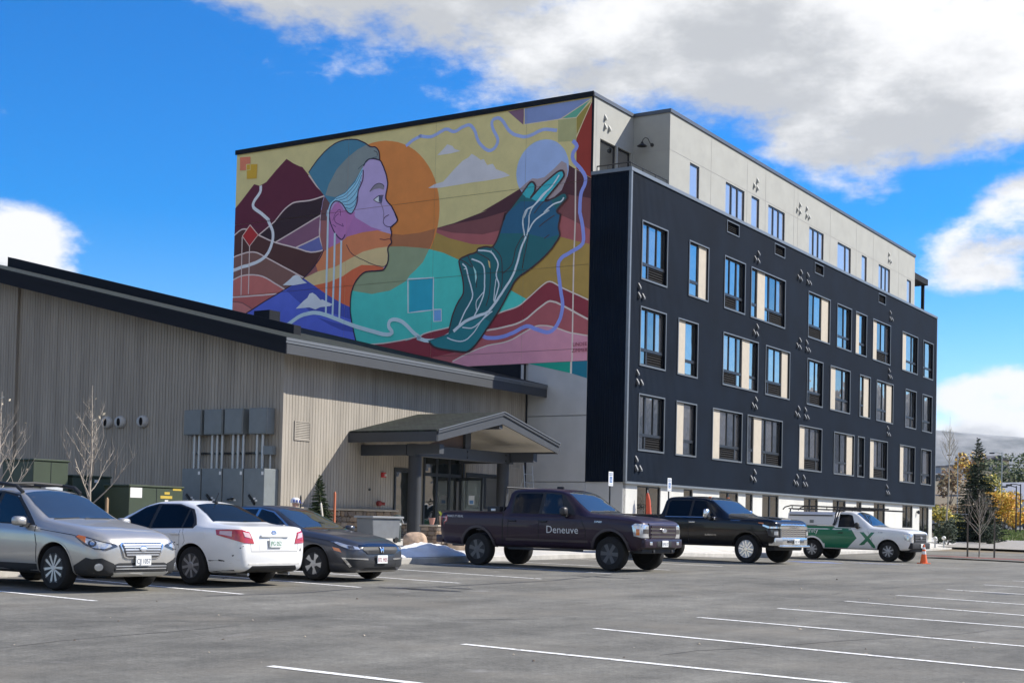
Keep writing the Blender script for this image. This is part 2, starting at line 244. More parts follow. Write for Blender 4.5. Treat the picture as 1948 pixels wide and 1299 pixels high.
('p',(30, 11, 18),'14.65,13.63;14.88,12.59;14.78,12.83;17.35,11.87;18.36,12.29;17.6,12.7;17.12,13.05;16.78,13.3;17.01,13.19;16.55,13.46;16.21,13.53;15.47,13.56'),
('p',(92, 62, 80),'14.84,12.82;14.87,11.94;16.2,11.54;17.37,11.88'),
('p',(72, 78, 122),'14.87,11.93;14.63,11.33;15.33,11.28;16.2,11.54'),
('p',(54, 27, 22),'20.02,12.26;19.82,12.4;19.38,12.63;19.02,12.62;18.36,12.29;17.37,11.88;16.2,11.54;15.33,11.28;14.6,11.3;15.04,10.61;15.7,10.19;17.89,11.21;19.99,11.27'),
('p',(90, 64, 56),'19.99,11.38;19.41,11.52;18.83,11.58;18.4,11.51;17.9,11.27;16.82,10.75;15.64,10.19;16.79,9.75;17.85,10.14;19.95,10.29'),
('p',(140, 80, 72),'19.95,10.37;19.37,10.55;18.8,10.57;18.08,10.45;17.36,10.1;16.72,9.77;17.2,9.51;19.92,9.58'),
('p',(132, 70, 64),'19.92,9.65;18.54,9.63;17.2,9.62;17.82,9.36;18.63,9.04;19.9,9.2'),
('p',(146, 92, 84),'19.91,9.46;19.33,9.38;19,9.25;18.63,9.04;18.8,8.76;19.89,8.82'),
('s',(100, 60, 56),'19.91,9.46;19.8,9.45;19.64,9.43;19.47,9.41;19.33,9.38;19.23,9.36;19.15,9.33;19.08,9.29;19,9.25;18.9,9.2;18.79,9.15;18.7,9.09;18.63,9.06',0.05,0.05),
('s',(190, 146, 140),'14.65,13.63;14.86,13.6;15.17,13.55;15.47,13.52;15.74,13.52;16,13.53;16.21,13.53;16.35,13.52;16.45,13.5;16.55,13.46;16.7,13.39;16.86,13.3;17.01,13.19;17.15,13.07;17.29,12.94;17.4,12.84;17.44,12.8;17.44,12.8;17.53,12.75;17.78,12.61;18.12,12.42;18.36,12.29',0.06,0.06),
('s',(190, 146, 140),'15.57,14.62;15.44,14.48;15.27,14.28;15.1,14.09;14.92,13.94;14.75,13.8;14.65,13.63;14.67,13.37;14.76,13.08;14.83,12.84;14.85,12.73;14.85,12.67;14.86,12.57;14.87,12.39;14.89,12.16;14.87,11.94;14.8,11.71;14.7,11.49;14.63,11.33',0.06,0.06),
('s',(190, 146, 140),'14.84,12.82;15.15,12.71;15.6,12.54;16.05,12.37;16.53,12.19;17.02,12.01;17.37,11.88',0.06,0.06),
('s',(190, 146, 140),'14.87,11.93;15.03,11.88;15.25,11.81;15.49,11.74;15.74,11.67;16.01,11.6;16.2,11.54',0.06,0.06),
('s',(190, 146, 140),'18.36,12.29;18.11,12.18;17.75,12.02;17.37,11.88;16.98,11.76;16.57,11.65;16.2,11.54;15.88,11.44;15.6,11.34;15.33,11.28;15.06,11.27;14.81,11.29;14.63,11.32',0.06,0.06),
('s',(190, 146, 140),'20.02,12.26;19.98,12.29;19.92,12.34;19.82,12.4;19.69,12.48;19.53,12.57;19.38,12.63;19.24,12.64;19.11,12.62;19.02,12.61',0.06,0.06),
('s',(190, 146, 140),'19.99,11.38;19.84,11.42;19.63,11.48;19.41,11.52;19.21,11.55;19.02,11.58;18.83,11.58;18.68,11.57;18.55,11.55;18.4,11.51;18.26,11.45;18.11,11.38;17.9,11.27;17.58,11.12;17.21,10.94;16.82,10.75;16.39,10.55;15.95,10.33;15.64,10.19',0.06,0.06),
('s',(190, 146, 140),'19.95,10.37;19.8,10.42;19.59,10.49;19.37,10.55;19.19,10.57;19,10.58;18.8,10.57;18.57,10.55;18.32,10.51;18.08,10.45;17.83,10.35;17.59,10.23;17.36,10.1;17.12,9.98;16.88,9.85;16.72,9.77',0.06,0.06),
('s',(190, 146, 140),'19.92,9.65;19.56,9.64;19.05,9.63;18.54,9.63;18.04,9.62;17.55,9.62;17.2,9.62',0.06,0.06),
('s',(158, 182, 212),'18.32,14.47;18.31,14.42;18.31,14.34;18.31,14.26;18.34,14.18;18.41,14.09;18.51,13.99;18.61,13.9;18.68,13.81;18.72,13.74;18.74,13.67;18.73,13.61;18.7,13.54;18.63,13.48;18.54,13.42;18.42,13.35;18.3,13.28;18.16,13.18;18,13.06;17.85,12.95;17.76,12.87;17.73,12.85;17.77,12.87;17.81,12.88;17.81,12.86;17.76,12.78;17.69,12.66;17.61,12.53;17.55,12.41;17.52,12.3;17.51,12.2;17.51,12.09;17.53,11.98;17.57,11.85;17.62,11.71;17.69,11.58;17.76,11.47;17.85,11.38;17.94,11.3;18.05,11.24;18.18,11.18;18.32,11.13;18.49,11.08;18.66,11.05;18.81,11.02;18.94,10.99;19.06,10.98;19.18,10.97;19.32,10.95;19.48,10.91;19.67,10.87;19.85,10.84;19.97,10.81',0.15,0.15),
('p',(126, 26, 26),'18.88,12.77;18.4,12.3;18.88,11.86;19.3,12.33'),
('s',(196, 140, 130),'18.88,12.79;18.38,12.3;18.88,11.84;19.32,12.33;18.88,12.79',0.05,0.05),
('s',(190, 146, 140),'19.33,12.29;19.3,9.7',0.05,0.05),
('s',(190, 146, 140),'18.87,11.85;18.86,9.73',0.05,0.05),
('p',(174, 92, 68),'19.6,15.88;18.98,15.83;18.96,15.24;19.58,15.29'),
('p',(146, 120, 28),'19.18,15.51;18.55,15.45;18.57,14.82;19.15,14.86'),
('s',(180, 160, 110),'19.2,15.51;18.97,15.5;18.96,15.24;19.19,15.25;19.2,15.51',0.03,0.03),
('p',(132, 122, 154),'15.57,14.73;15.14,15.18;14.59,15.59;14.05,15.83;13.5,15.89;13.01,15.83;12.57,15.64;12.24,15.43;11.98,15.38;11.78,15.16;11.73,14.8;11.52,14.5;11.35,14.1;11.29,13.71;11.37,13.17;11.05,12.81;10.83,12.45;10.72,12.19;10.86,12.49;10.75,12.28;10.79,12.13;11.08,11.93;11.02,11.75;11.05,11.48;11.01,11.3;11.19,11.11;11.15,10.76;11.2,10.46;11.39,10.22;11.7,10.2;12.34,10.2;12.71,9.97;12.96,9.63;13.08,9.18;13.07,8.52;12.87,7.74;12.69,7.17;12.72,6.21;17.97,7.48;19.09,8.83;18.73,8.97;17.75,9.39;16.65,9.81;15.7,10.19;15.05,10.72;14.66,11.31;14.82,11.89;14.87,12.37;14.82,13.04;14.74,13.44;14.66,13.63;15.1,14.13'),
('p',(112, 70, 68),'14.82,13.04;14.06,12.96;14,11.41;14.4,9.42;15.7,10.18;15.05,10.72;14.66,11.31;14.83,11.89'),
('p',(128, 86, 128),'14.39,12.99;13.4,12.89;13,12.65;12.93,12.53;12.08,12.05;11.5,11.86;12.52,11.84;13.36,11.74;14.2,11.32;14.47,11.45'),
('p',(194, 96, 60),'14.61,11.25;14.2,11.42;13.68,11.57;13.36,11.77;12.52,11.88;11.76,11.89;11.03,11.66;11.01,11.3;11.16,11.11;12.49,11.02;13.32,10.73;13.97,10.5;14.9,10.39;15.04,10.71'),
('p',(192, 142, 100),'15.7,10.18;14.9,10.42;13.97,10.54;13.33,10.77;12.49,11.06;11.79,11.15;11.18,11.16;11.15,10.76;11.2,10.46;11.39,10.3;12.54,10.46;13.05,10.3;13.56,10.07;14.28,9.88;15.28,9.8'),
('p',(156, 76, 44),'15.28,9.82;14.28,9.92;13.56,10.1;13.05,10.35;12.54,10.51;11.9,10.44;11.39,10.31;11.39,10.22;11.7,10.2;12.34,10.2;12.71,9.97;12.96,9.63;13.08,9.18;13.07,8.72;13.52,8.95;14.33,9.34;14.87,9.61'),
('p',(62, 78, 152),'19.09,8.83;18.73,8.97;17.75,9.39;16.65,9.81;15.7,10.19;15.01,9.78;14.33,9.37;13.53,8.96;13.08,8.77;13.07,8.52;12.87,7.74;12.69,7.17;12.72,6.21;17.97,7.48'),
('p',(46, 58, 126),'16.67,9.73;15.7,10.18;15.01,9.78;14.33,9.37;13.53,8.96;13.07,8.75;13.05,8.26;14.04,8.58;15.24,8.7;15.94,9.2'),
('p',(46, 58, 126),'14.9,8.47;14.03,8.21;12.97,7.95;12.9,7.72;13.49,7.83;14.15,8.09'),
('p',(48, 94, 112),'15.57,14.73;15.14,15.18;14.59,15.59;14.05,15.83;13.5,15.89;13.01,15.83;12.57,15.64;12.24,15.43;11.98,15.38;11.78,15.16;11.73,14.8;12.17,14.91;12.44,14.85;12.59,14.64;12.75,14.43;13,14.03;13.48,13.63;13.96,13.47;14.34,13.25;14.5,13.07;14.66,13.63;15.1,14.13'),
('p',(92, 104, 102),'12.43,15.55;12.24,15.43;11.98,15.38;11.78,15.16;11.73,14.8;12.17,14.91;12.44,14.85;12.59,14.64;13,14.12;13.53,13.66;14.08,13.51;14.61,13.65;14.43,14.1;14.01,14.7;13.47,15.11;12.94,15.39'),
('p',(72, 50, 52),'14.64,13.61;14.34,13.27;14.5,12.9;14.51,12.56;14.85,12.59;14.74,13.36'),
('p',(104, 150, 176),'12.6,14.62;12.68,14.08;12.83,13.63;12.92,13.12;13.12,12.74;13.37,12.81;13.68,13.2;14.04,13.35;14.31,13.14;14.41,12.76;14.4,12.55;14.39,12.94;14.38,12.68;14.51,12.7;14.52,13.01;14.49,12.81;14.34,13.27;13.97,13.5;13.53,13.62;13,14.03;12.75,14.43'),
('s',(40, 66, 96),'12.64,14.5;12.7,14.4;12.79,14.25;12.89,14.09;13,13.94;13.12,13.82;13.26,13.71;13.39,13.61;13.53,13.53;13.66,13.48;13.81,13.46;13.93,13.44;14.02,13.43',0.025,0.025),
('s',(40, 66, 96),'12.66,14.29;12.71,14.2;12.77,14.07;12.85,13.93;12.94,13.81;13.05,13.7;13.17,13.6;13.3,13.5;13.42,13.43;13.54,13.39;13.66,13.37;13.77,13.36;13.85,13.35',0.025,0.025),
('s',(40, 66, 96),'12.71,14.04;12.74,13.96;12.8,13.84;12.86,13.71;12.93,13.6;13.02,13.5;13.11,13.42;13.21,13.35;13.3,13.29;13.41,13.26;13.52,13.25;13.61,13.25;13.68,13.25',0.025,0.025),
('s',(40, 66, 96),'12.78,13.75;12.8,13.67;12.83,13.56;12.87,13.44;12.93,13.34;12.99,13.26;13.07,13.2;13.16,13.15;13.24,13.12;13.33,13.11;13.43,13.12;13.51,13.14;13.57,13.15',0.025,0.025),
('s',(40, 66, 96),'12.87,13.42;12.89,13.35;12.91,13.26;12.93,13.16;12.97,13.09;13.03,13.03;13.09,12.99;13.17,12.96;13.24,12.94;13.31,12.95;13.38,12.97;13.44,12.99;13.48,13.01',0.025,0.025),
('p',(134, 88, 130),'14.28,12.92;14.09,13.22;13.88,13.28;13.68,13.07;13.48,12.78;13.17,12.7;12.96,12.79;13,12.65;13.46,11.8;13.65,11.67;13.99,11.97;14.23,12.36;14.33,12.78'),
('s',(24, 14, 36),'15.57,14.73;15.5,14.81;15.39,14.93;15.26,15.06;15.14,15.18;15.01,15.29;14.87,15.4;14.73,15.51;14.59,15.59;14.45,15.67;14.32,15.73;14.18,15.79;14.05,15.83;13.91,15.86;13.77,15.88;13.63,15.89;13.5,15.89;13.37,15.88;13.25,15.87;13.13,15.85;13.01,15.83;12.89,15.79;12.78,15.74;12.67,15.69;12.57,15.64;12.48,15.59;12.4,15.53;12.32,15.47;12.24,15.43;12.17,15.41;12.1,15.4;12.04,15.4;11.98,15.38;11.92,15.34;11.87,15.29;11.82,15.23;11.78,15.16;11.76,15.07;11.75,14.96;11.74,14.86;11.73,14.8',0.05,0.05),
('s',(24, 14, 36),'12.57,14.66;12.55,14.7;12.52,14.75;12.48,14.81;12.44,14.85;12.39,14.88;12.32,14.91;12.25,14.92;12.17,14.92;12.07,14.91;11.95,14.88;11.83,14.84;11.73,14.8;11.66,14.74;11.61,14.66;11.57,14.58;11.52,14.5;11.48,14.4;11.43,14.3;11.39,14.2;11.35,14.1;11.33,14;11.31,13.91;11.29,13.82;11.29,13.71;11.31,13.58;11.34,13.44;11.37,13.3;11.37,13.17;11.31,13.07;11.23,12.98;11.13,12.89;11.05,12.81;10.99,12.71;10.93,12.62;10.88,12.53;10.83,12.45;10.79,12.36;10.75,12.28;10.73,12.21;10.72,12.19;10.74,12.24;10.79,12.34;10.84,12.44;10.86,12.49;10.85,12.47;10.81,12.41;10.77,12.34;10.75,12.28;10.74,12.24;10.74,12.2;10.76,12.17;10.79,12.13;10.85,12.08;10.94,12.03;11.02,11.98;11.08,11.93;11.08,11.89;11.06,11.85;11.04,11.8;11.02,11.75;11.02,11.69;11.03,11.61;11.05,11.54;11.05,11.48;11.04,11.43;11.02,11.38;11,11.34;11.01,11.3;11.04,11.26;11.1,11.22;11.16,11.17;11.19,11.11;11.2,11.03;11.18,10.94;11.16,10.85;11.15,10.76;11.16,10.68;11.16,10.6;11.18,10.53;11.2,10.46;11.24,10.39;11.28,10.33;11.33,10.27;11.39,10.22;11.45,10.2;11.51,10.2;11.6,10.2;11.7,10.2;11.84,10.2;12.01,10.21;12.19,10.21;12.34,10.2;12.45,10.16;12.55,10.1;12.64,10.04;12.71,9.97;12.79,9.9;12.85,9.82;12.91,9.73;12.96,9.63;13,9.53;13.04,9.43;13.06,9.31;13.08,9.18;13.09,9.03;13.09,8.87;13.09,8.7;13.07,8.52;13.03,8.33;12.98,8.12;12.92,7.92;12.87,7.74;12.82,7.58;12.77,7.44;12.72,7.3;12.69,7.17;12.66,7.04;12.65,6.91;12.64,6.79;12.64,6.71',0.055,0.055),
('s',(24, 14, 36),'19.09,8.83;19.04,8.85;18.97,8.87;18.88,8.91;18.73,8.97;18.54,9.05;18.29,9.16;18.02,9.28;17.75,9.39;17.48,9.49;17.2,9.6;16.92,9.71;16.65,9.81;16.4,9.91;16.15,10;15.92,10.09;15.7,10.19;15.51,10.32;15.34,10.45;15.18,10.59;15.05,10.72;14.94,10.83;14.85,10.93;14.78,11.02;14.72,11.11;14.68,11.18;14.66,11.23;14.64,11.28;14.63,11.32',0.05,0.05),
('s',(60, 30, 40),'13.38,11.43;13.33,11.35;13.26,11.24;13.18,11.12;13.07,11.02;12.94,10.93;12.79,10.86;12.64,10.78;12.48,10.72;12.33,10.65;12.19,10.58;12.04,10.52;11.9,10.47;11.76,10.42;11.62,10.39;11.49,10.36;11.39,10.35;11.32,10.36;11.27,10.4;11.23,10.44;11.2,10.46',0.03,0.03),
('s',(70, 30, 40),'11.62,11.51;11.57,11.5;11.5,11.49;11.43,11.47;11.36,11.46;11.3,11.46;11.24,11.47;11.19,11.47;11.14,11.47;11.11,11.46;11.08,11.46;11.05,11.45;11.04,11.44',0.03,0.03),
('s',(50, 30, 60),'11.17,12.47;11.22,12.46;11.28,12.44;11.34,12.42;11.39,12.39;11.42,12.35;11.45,12.3;11.46,12.24;11.46,12.19;11.44,12.15;11.41,12.1;11.37,12.06;11.32,12.03;11.26,12;11.18,11.98;11.11,11.97;11.06,11.96',0.03,0.03),
('s',(96, 88, 110),'11.61,12.99;11.58,12.93;11.54,12.86;11.5,12.77;11.47,12.68;11.45,12.58;11.45,12.47;11.45,12.37;11.45,12.3',0.035,0.035),
('s',(40, 24, 50),'12.59,14.49;12.58,14.42;12.58,14.31;12.58,14.19;12.6,14.07;12.65,13.96;12.71,13.85;12.78,13.74;12.83,13.63;12.84,13.51;12.84,13.39;12.84,13.28;12.87,13.16;12.91,13.04;12.98,12.92;13.05,12.81;13.12,12.74;13.18,12.71;13.24,12.72;13.3,12.76;13.37,12.81;13.44,12.89;13.52,13;13.6,13.11;13.68,13.2;13.77,13.26;13.87,13.31;13.96,13.33;14.04,13.34;14.12,13.31;14.18,13.27;14.24,13.21;14.28,13.14;14.32,13.04;14.34,12.93;14.36,12.82;14.37,12.76;14.38,12.75;14.39,12.8;14.39,12.84;14.38,12.84;14.37,12.78;14.35,12.69;14.33,12.58;14.29,12.47;14.24,12.35;14.17,12.22;14.1,12.09;14.02,11.98;13.93,11.88;13.83,11.78;13.73,11.71;13.65,11.67;13.59,11.69;13.53,11.75;13.49,11.83;13.46,11.87',0.05,0.05),
('s',(60, 30, 70),'13.85,12.79;13.89,12.76;13.95,12.73;14.01,12.69;14.05,12.65;14.06,12.6;14.06,12.55;14.04,12.49;14.01,12.44;13.94,12.39;13.86,12.35;13.77,12.31;13.7,12.28;13.65,12.25;13.61,12.23;13.59,12.22;13.57,12.22;13.57,12.24;13.6,12.28;13.62,12.32;13.64,12.35',0.028,0.028),
('s',(60, 30, 70),'14.17,12.35;14.13,12.33;14.07,12.3;14.01,12.26;13.97,12.24',0.025,0.025),
('s',(60, 30, 70),'14.15,12.52;14.13,12.58;14.1,12.66;14.07,12.74;14.02,12.81;13.97,12.86;13.9,12.92;13.83,12.95;13.78,12.96;13.76,12.91;13.75,12.83;13.75,12.75;13.75,12.69',0.025,0.025),
('p',(98, 96, 104),'12.21,13.54;12.03,13.73;11.82,13.83;11.58,13.79;11.46,13.67;11.47,13.54;11.71,13.63;11.97,13.62'),
('s',(24, 14, 36),'12.21,13.54;12.18,13.57;12.13,13.63;12.08,13.68;12.03,13.73;11.98,13.77;11.93,13.8;11.87,13.82;11.82,13.83;11.76,13.84;11.69,13.83;11.63,13.81;11.58,13.79;11.54,13.77;11.5,13.73;11.48,13.69;11.46,13.67',0.03,0.03),
('p',(190, 190, 196),'11.98,13.18;11.75,13.3;11.51,13.27;11.56,13.03;11.79,13.07'),
('p',(54, 58, 80),'11.72,13.3;11.51,13.28;11.56,13;11.72,13.08'),
('s',(24, 14, 36),'12,13.18;11.96,13.2;11.89,13.24;11.82,13.28;11.75,13.31;11.68,13.32;11.6,13.32;11.53,13.31;11.48,13.31',0.035,0.035),
('s',(24, 14, 36),'11.98,13.16;11.94,13.14;11.89,13.11;11.82,13.07;11.77,13.05;11.71,13.03;11.66,13.01;11.61,13;11.58,12.99',0.025,0.025),
('s',(24, 14, 36),'12.05,15.23;12.02,15.22;11.97,15.2;11.92,15.18;11.89,15.15;11.87,15.12;11.86,15.07;11.86,15.03;11.86,15',0.025,0.025),
('s',(40, 60, 70),'12.86,14.57;12.8,14.6;12.72,14.65;12.63,14.7;12.54,14.74;12.46,14.79;12.39,14.84;12.31,14.89;12.23,14.92;12.13,14.94;12.02,14.95;11.92,14.95;11.86,14.95',0.025,0.025),
('s',(140, 160, 188),'14.42,13;14.41,10.92;14.4,8.6',0.1,0.1),
('s',(140, 160, 188),'14.02,11.98;14.01,10.38;14.03,8.45',0.1,0.1),
('s',(140, 160, 188),'13.66,11.63;13.65,10.35;13.66,8.32',0.1,0.1),
('p',(178, 188, 186),'16.86,9.97;16.46,10.2;16.29,10.32;16.12,10.37;15.91,10.29;15.7,10.09;15.49,9.97;16.24,9.92'),
('p',(178, 188, 186),'16.08,8.9;15.67,9.2;15.44,9.33;15.34,9.49;15.17,9.53;14.97,9.42;14.72,9.19;14.59,9.2;14.39,9.1;14.02,8.96;14.18,8.89;14.71,8.88;14.98,8.8;15.32,8.91'),
('s',(142, 172, 220),'16.59,8.2;16.57,8.22;16.53,8.23;16.47,8.26;16.39,8.3;16.27,8.36;16.11,8.44;15.95,8.52;15.78,8.58;15.61,8.62;15.44,8.64;15.27,8.66;15.11,8.67;14.97,8.66;14.84,8.64;14.71,8.62;14.57,8.58;14.42,8.54;14.26,8.49;14.09,8.43;13.9,8.36;13.67,8.28;13.42,8.18;13.16,8.09;12.91,8;12.66,7.92;12.41,7.85;12.16,7.78;11.94,7.72;11.72,7.66;11.51,7.6;11.33,7.55;11.17,7.53;11.05,7.52;10.95,7.53;10.89,7.56;10.85,7.59;10.86,7.64;10.92,7.71;10.99,7.78;11.03,7.84;11.04,7.9;11.04,7.97;11.02,8.02;10.99,8.07;10.94,8.1;10.87,8.12;10.78,8.13;10.69,8.12;10.6,8.1;10.49,8.07;10.37,8.02;10.26,7.95;10.13,7.85;10,7.74;9.87,7.62;9.75,7.52;9.65,7.45;9.55,7.39;9.47,7.34;9.43,7.31;9.45,7.3;9.51,7.31;9.57,7.32;9.57,7.31;9.49,7.28;9.36,7.24;9.2,7.19;9.05,7.17;8.88,7.16;8.7,7.17;8.52,7.19;8.35,7.23;8.17,7.29;7.99,7.37;7.84,7.45;7.73,7.5',0.17,0.15),
('p',(18, 74, 78),'9.05,7.16;8.04,7.39;8.01,7.52;7.87,8.08;7.63,8.58;7.36,8.98;7.41,9.55;7.58,10.13;7.56,10.34;7.19,10.47;6.79,10.56;6.7,10.69;6.34,10.73;6.03,10.7;5.8,11.01;5.6,11.55;5.47,11.99;5.54,11.69;5.45,11.92;5.22,12.13;4.95,12.42;4.68,12.71;4.41,13.01;4.26,13.06;4.13,12.92;4.15,12.69;4.33,12.43;3.86,12.85;3.42,13.15;3.11,13.33;2.92,13.34;2.85,13.17;2.97,12.99;3.32,12.64;3.69,12.26;3.22,12.35;2.91,12.48;2.74,12.44;2.7,12.26;2.94,12.05;3.14,11.82;2.98,11.67;2.97,11.64;3.05,11.21;2.98,10.9;3.15,10.62;3.54,10.21;4.16,9.76;4.86,9.36;5.2,8.88;5.6,8.25;5.95,7.81;6.42,7.23;6.78,6.84;7.14,6.63;8.02,6.74;8.65,6.88'),
('p',(22, 68, 92),'5.45,11.99;5.45,11.92;4.77,12.36;4.03,12.28;3.4,12.26;3.02,11.68;3,11.55;3.05,11.21;3.01,10.91;3.55,10.81;4.49,11.09;5.68,11.2'),
('p',(22, 92, 96),'8.92,7.14;8.03,7.34;7.3,7.74;6.44,7.95;6.07,7.77;6.42,7.28;6.78,6.89;7.14,6.66;8.02,6.77;8.65,6.9'),
('p',(38, 132, 140),'4.31,12.42;3.86,12.83;3.42,13.13;3.11,13.3;2.94,13.31;2.88,13.17;2.99,12.99;3.34,12.64;3.71,12.26;4.03,12.28'),
('p',(38, 128, 132),'4.72,12.66;4.41,12.97;4.27,13.03;4.16,12.9;4.19,12.69;4.35,12.43;4.54,12.49'),
('s',(44, 30, 32),'8.01,7.52;7.99,7.62;7.95,7.77;7.91,7.93;7.87,8.08;7.82,8.21;7.76,8.34;7.7,8.47;7.63,8.58;7.56,8.69;7.48,8.78;7.41,8.87;7.36,8.98;7.35,9.11;7.36,9.25;7.38,9.4;7.41,9.55;7.45,9.7;7.5,9.86;7.55,10.01;7.58,10.13;7.6,10.21;7.61,10.26;7.59,10.3;7.56,10.34;7.49,10.38;7.4,10.41;7.29,10.44;7.19,10.47;7.08,10.5;6.97,10.51;6.87,10.53;6.79,10.56;6.75,10.59;6.74,10.63;6.74,10.66;6.7,10.69;6.63,10.71;6.53,10.72;6.43,10.73;6.34,10.73;6.25,10.72;6.18,10.7;6.1,10.68;6.03,10.7;5.97,10.74;5.91,10.82;5.85,10.91;5.8,11.01;5.75,11.13;5.7,11.27;5.65,11.42;5.6,11.55;5.56,11.68;5.52,11.82;5.48,11.94;5.47,11.99;5.47,11.96;5.5,11.86;5.53,11.75;5.54,11.69;5.53,11.71;5.51,11.77;5.49,11.85;5.45,11.92;5.4,11.97;5.35,12.02;5.29,12.07;5.22,12.13;5.16,12.2;5.09,12.27;5.02,12.35;4.95,12.42;4.88,12.49;4.82,12.56;4.75,12.63;4.68,12.71;4.61,12.79;4.54,12.87;4.47,12.95;4.41,13.01;4.37,13.05;4.33,13.06;4.29,13.07;4.26,13.06;4.22,13.04;4.18,13.01;4.15,12.97;4.13,12.92;4.12,12.87;4.12,12.81;4.13,12.75;4.15,12.69;4.2,12.61;4.27,12.52;4.33,12.45;4.33,12.43;4.26,12.49;4.13,12.61;3.99,12.74;3.86,12.85;3.75,12.94;3.63,13.02;3.52,13.09;3.42,13.15;3.33,13.21;3.25,13.26;3.18,13.3;3.11,13.33;3.05,13.35;3,13.36;2.96,13.35;2.92,13.34;2.89,13.31;2.87,13.26;2.85,13.21;2.85,13.17;2.86,13.13;2.88,13.09;2.92,13.04;2.97,12.99;3.04,12.91;3.13,12.82;3.22,12.73;3.32,12.64;3.43,12.53;3.55,12.42;3.65,12.32;3.69,12.26;3.63,12.25;3.5,12.27;3.34,12.32;3.22,12.35;3.13,12.39;3.05,12.42;2.97,12.46;2.91,12.48;2.85,12.48;2.81,12.48;2.77,12.46;2.74,12.44;2.72,12.4;2.7,12.36;2.69,12.31;2.7,12.26;2.75,12.21;2.81,12.16;2.88,12.11;2.94,12.05;3,12;3.07,11.93;3.12,11.88;3.14,11.82;3.12,11.78;3.07,11.73;3.02,11.7;2.98,11.67;2.96,11.67;2.96,11.68;2.96,11.68;2.97,11.64;2.99,11.56;3.01,11.44;3.04,11.32;3.05,11.21;3.04,11.12;3.01,11.04;2.99,10.97;2.98,10.9;3,10.83;3.04,10.77;3.08,10.7;3.15,10.62;3.22,10.53;3.31,10.42;3.42,10.32;3.54,10.21;3.68,10.1;3.83,9.98;4,9.87;4.16,9.76;4.34,9.66;4.53,9.56;4.71,9.47;4.86,9.36;4.97,9.25;5.05,9.14;5.12,9.01;5.2,8.88;5.3,8.73;5.4,8.56;5.5,8.4;5.6,8.25;5.69,8.13;5.77,8.03;5.86,7.93;5.95,7.81;6.06,7.67;6.19,7.52;6.31,7.37;6.42,7.23;6.52,7.11;6.61,7.01;6.69,6.92;6.78,6.84;6.86,6.77;6.93,6.7;7.01,6.65;7.14,6.63;7.33,6.63;7.56,6.66;7.8,6.7;8.02,6.74;8.2,6.77;8.37,6.8;8.52,6.84;8.65,6.88;8.77,6.93;8.86,7;8.93,7.06;8.98,7.1',0.07,0.07),
('s',(44, 30, 32),'4.31,12.45;4.27,12.5;4.22,12.57;4.17,12.64;4.13,12.69',0.035,0.035),
('s',(44, 30, 32),'3.71,12.25;3.74,12.23;3.78,12.2;3.83,12.16;3.89,12.11;3.96,12.04;4.03,11.96;4.1,11.88;4.15,11.83',0.035,0.035),
('s',(44, 30, 32),'6.76,10.53;6.68,10.49;6.55,10.43;6.43,10.37;6.33,10.31;6.26,10.27;6.21,10.24;6.17,10.2;6.14,10.12;6.11,10;6.1,9.84;6.09,9.67;6.09,9.5;6.09,9.34;6.1,9.16;6.11,8.99;6.13,8.84;6.16,8.71;6.2,8.58;6.24,8.47;6.27,8.39',0.035,0.035),
('s',(44, 30, 32),'7.19,10.44;7.15,10.37;7.11,10.29;7.05,10.19;6.99,10.09;6.93,9.98;6.85,9.88;6.78,9.77;6.73,9.65;6.72,9.52;6.73,9.37;6.74,9.24;6.75,9.14',0.035,0.035),
('s',(44, 30, 32),'7.56,10.34;7.5,10.3;7.42,10.26;7.32,10.21;7.24,10.16;7.17,10.11;7.1,10.06;7.03,10.01;6.99,9.98',0.035,0.035),
('s',(44, 30, 32),'6.03,10.7;5.96,10.63;5.85,10.54;5.74,10.44;5.66,10.33;5.61,10.24;5.59,10.15;5.57,10.04;5.56,9.92;5.55,9.76;5.54,9.58;5.54,9.4;5.54,9.26;5.55,9.16;5.57,9.09;5.58,9.05;5.59,9.01',0.035,0.035),
('s',(44, 30, 32),'5.52,9.61;5.44,9.66;5.33,9.74;5.21,9.83;5.11,9.94;5.06,10.07;5.02,10.22;4.99,10.38;4.95,10.53;4.89,10.65;4.81,10.77;4.74,10.88;4.66,10.96;4.59,11.01;4.51,11.04;4.45,11.05;4.4,11.03;4.39,10.99;4.4,10.92;4.42,10.82;4.45,10.69;4.49,10.47;4.55,10.19;4.6,9.93;4.63,9.75',0.035,0.035),
('s',(44, 30, 32),'3.91,11.29;3.85,11.33;3.76,11.39;3.66,11.45;3.57,11.5;3.48,11.55;3.38,11.6;3.29,11.64;3.23,11.67',0.035,0.035),
('s',(44, 30, 32),'3.67,10.82;3.62,10.84;3.56,10.88;3.49,10.92;3.44,10.94',0.035,0.035),
('p',(120, 180, 160),'6.93,10.03;6.77,9.81;6.73,9.55;6.79,9.32;6.83,9.71'),
('p',(150, 140, 90),'6.23,10.2;6.13,10.12;6.1,9.86;6.16,9.92'),
('s',(150, 190, 225),'7.79,7.48;7.69,7.55;7.55,7.65;7.39,7.75;7.24,7.84;7.08,7.9;6.92,7.95;6.77,7.99;6.63,8.03;6.5,8.06;6.39,8.08;6.29,8.1;6.2,8.14;6.12,8.18;6.06,8.25;6,8.31;5.94,8.37;5.89,8.43;5.84,8.48;5.79,8.54;5.73,8.61;5.66,8.71;5.57,8.81;5.48,8.93;5.39,9.05;5.3,9.16;5.2,9.28;5.12,9.4;5.04,9.53;4.97,9.67;4.92,9.82;4.86,9.98;4.82,10.11;4.79,10.22;4.77,10.32;4.74,10.41;4.71,10.51;4.66,10.63;4.59,10.76;4.53,10.88;4.49,10.97',0.13,0.08),
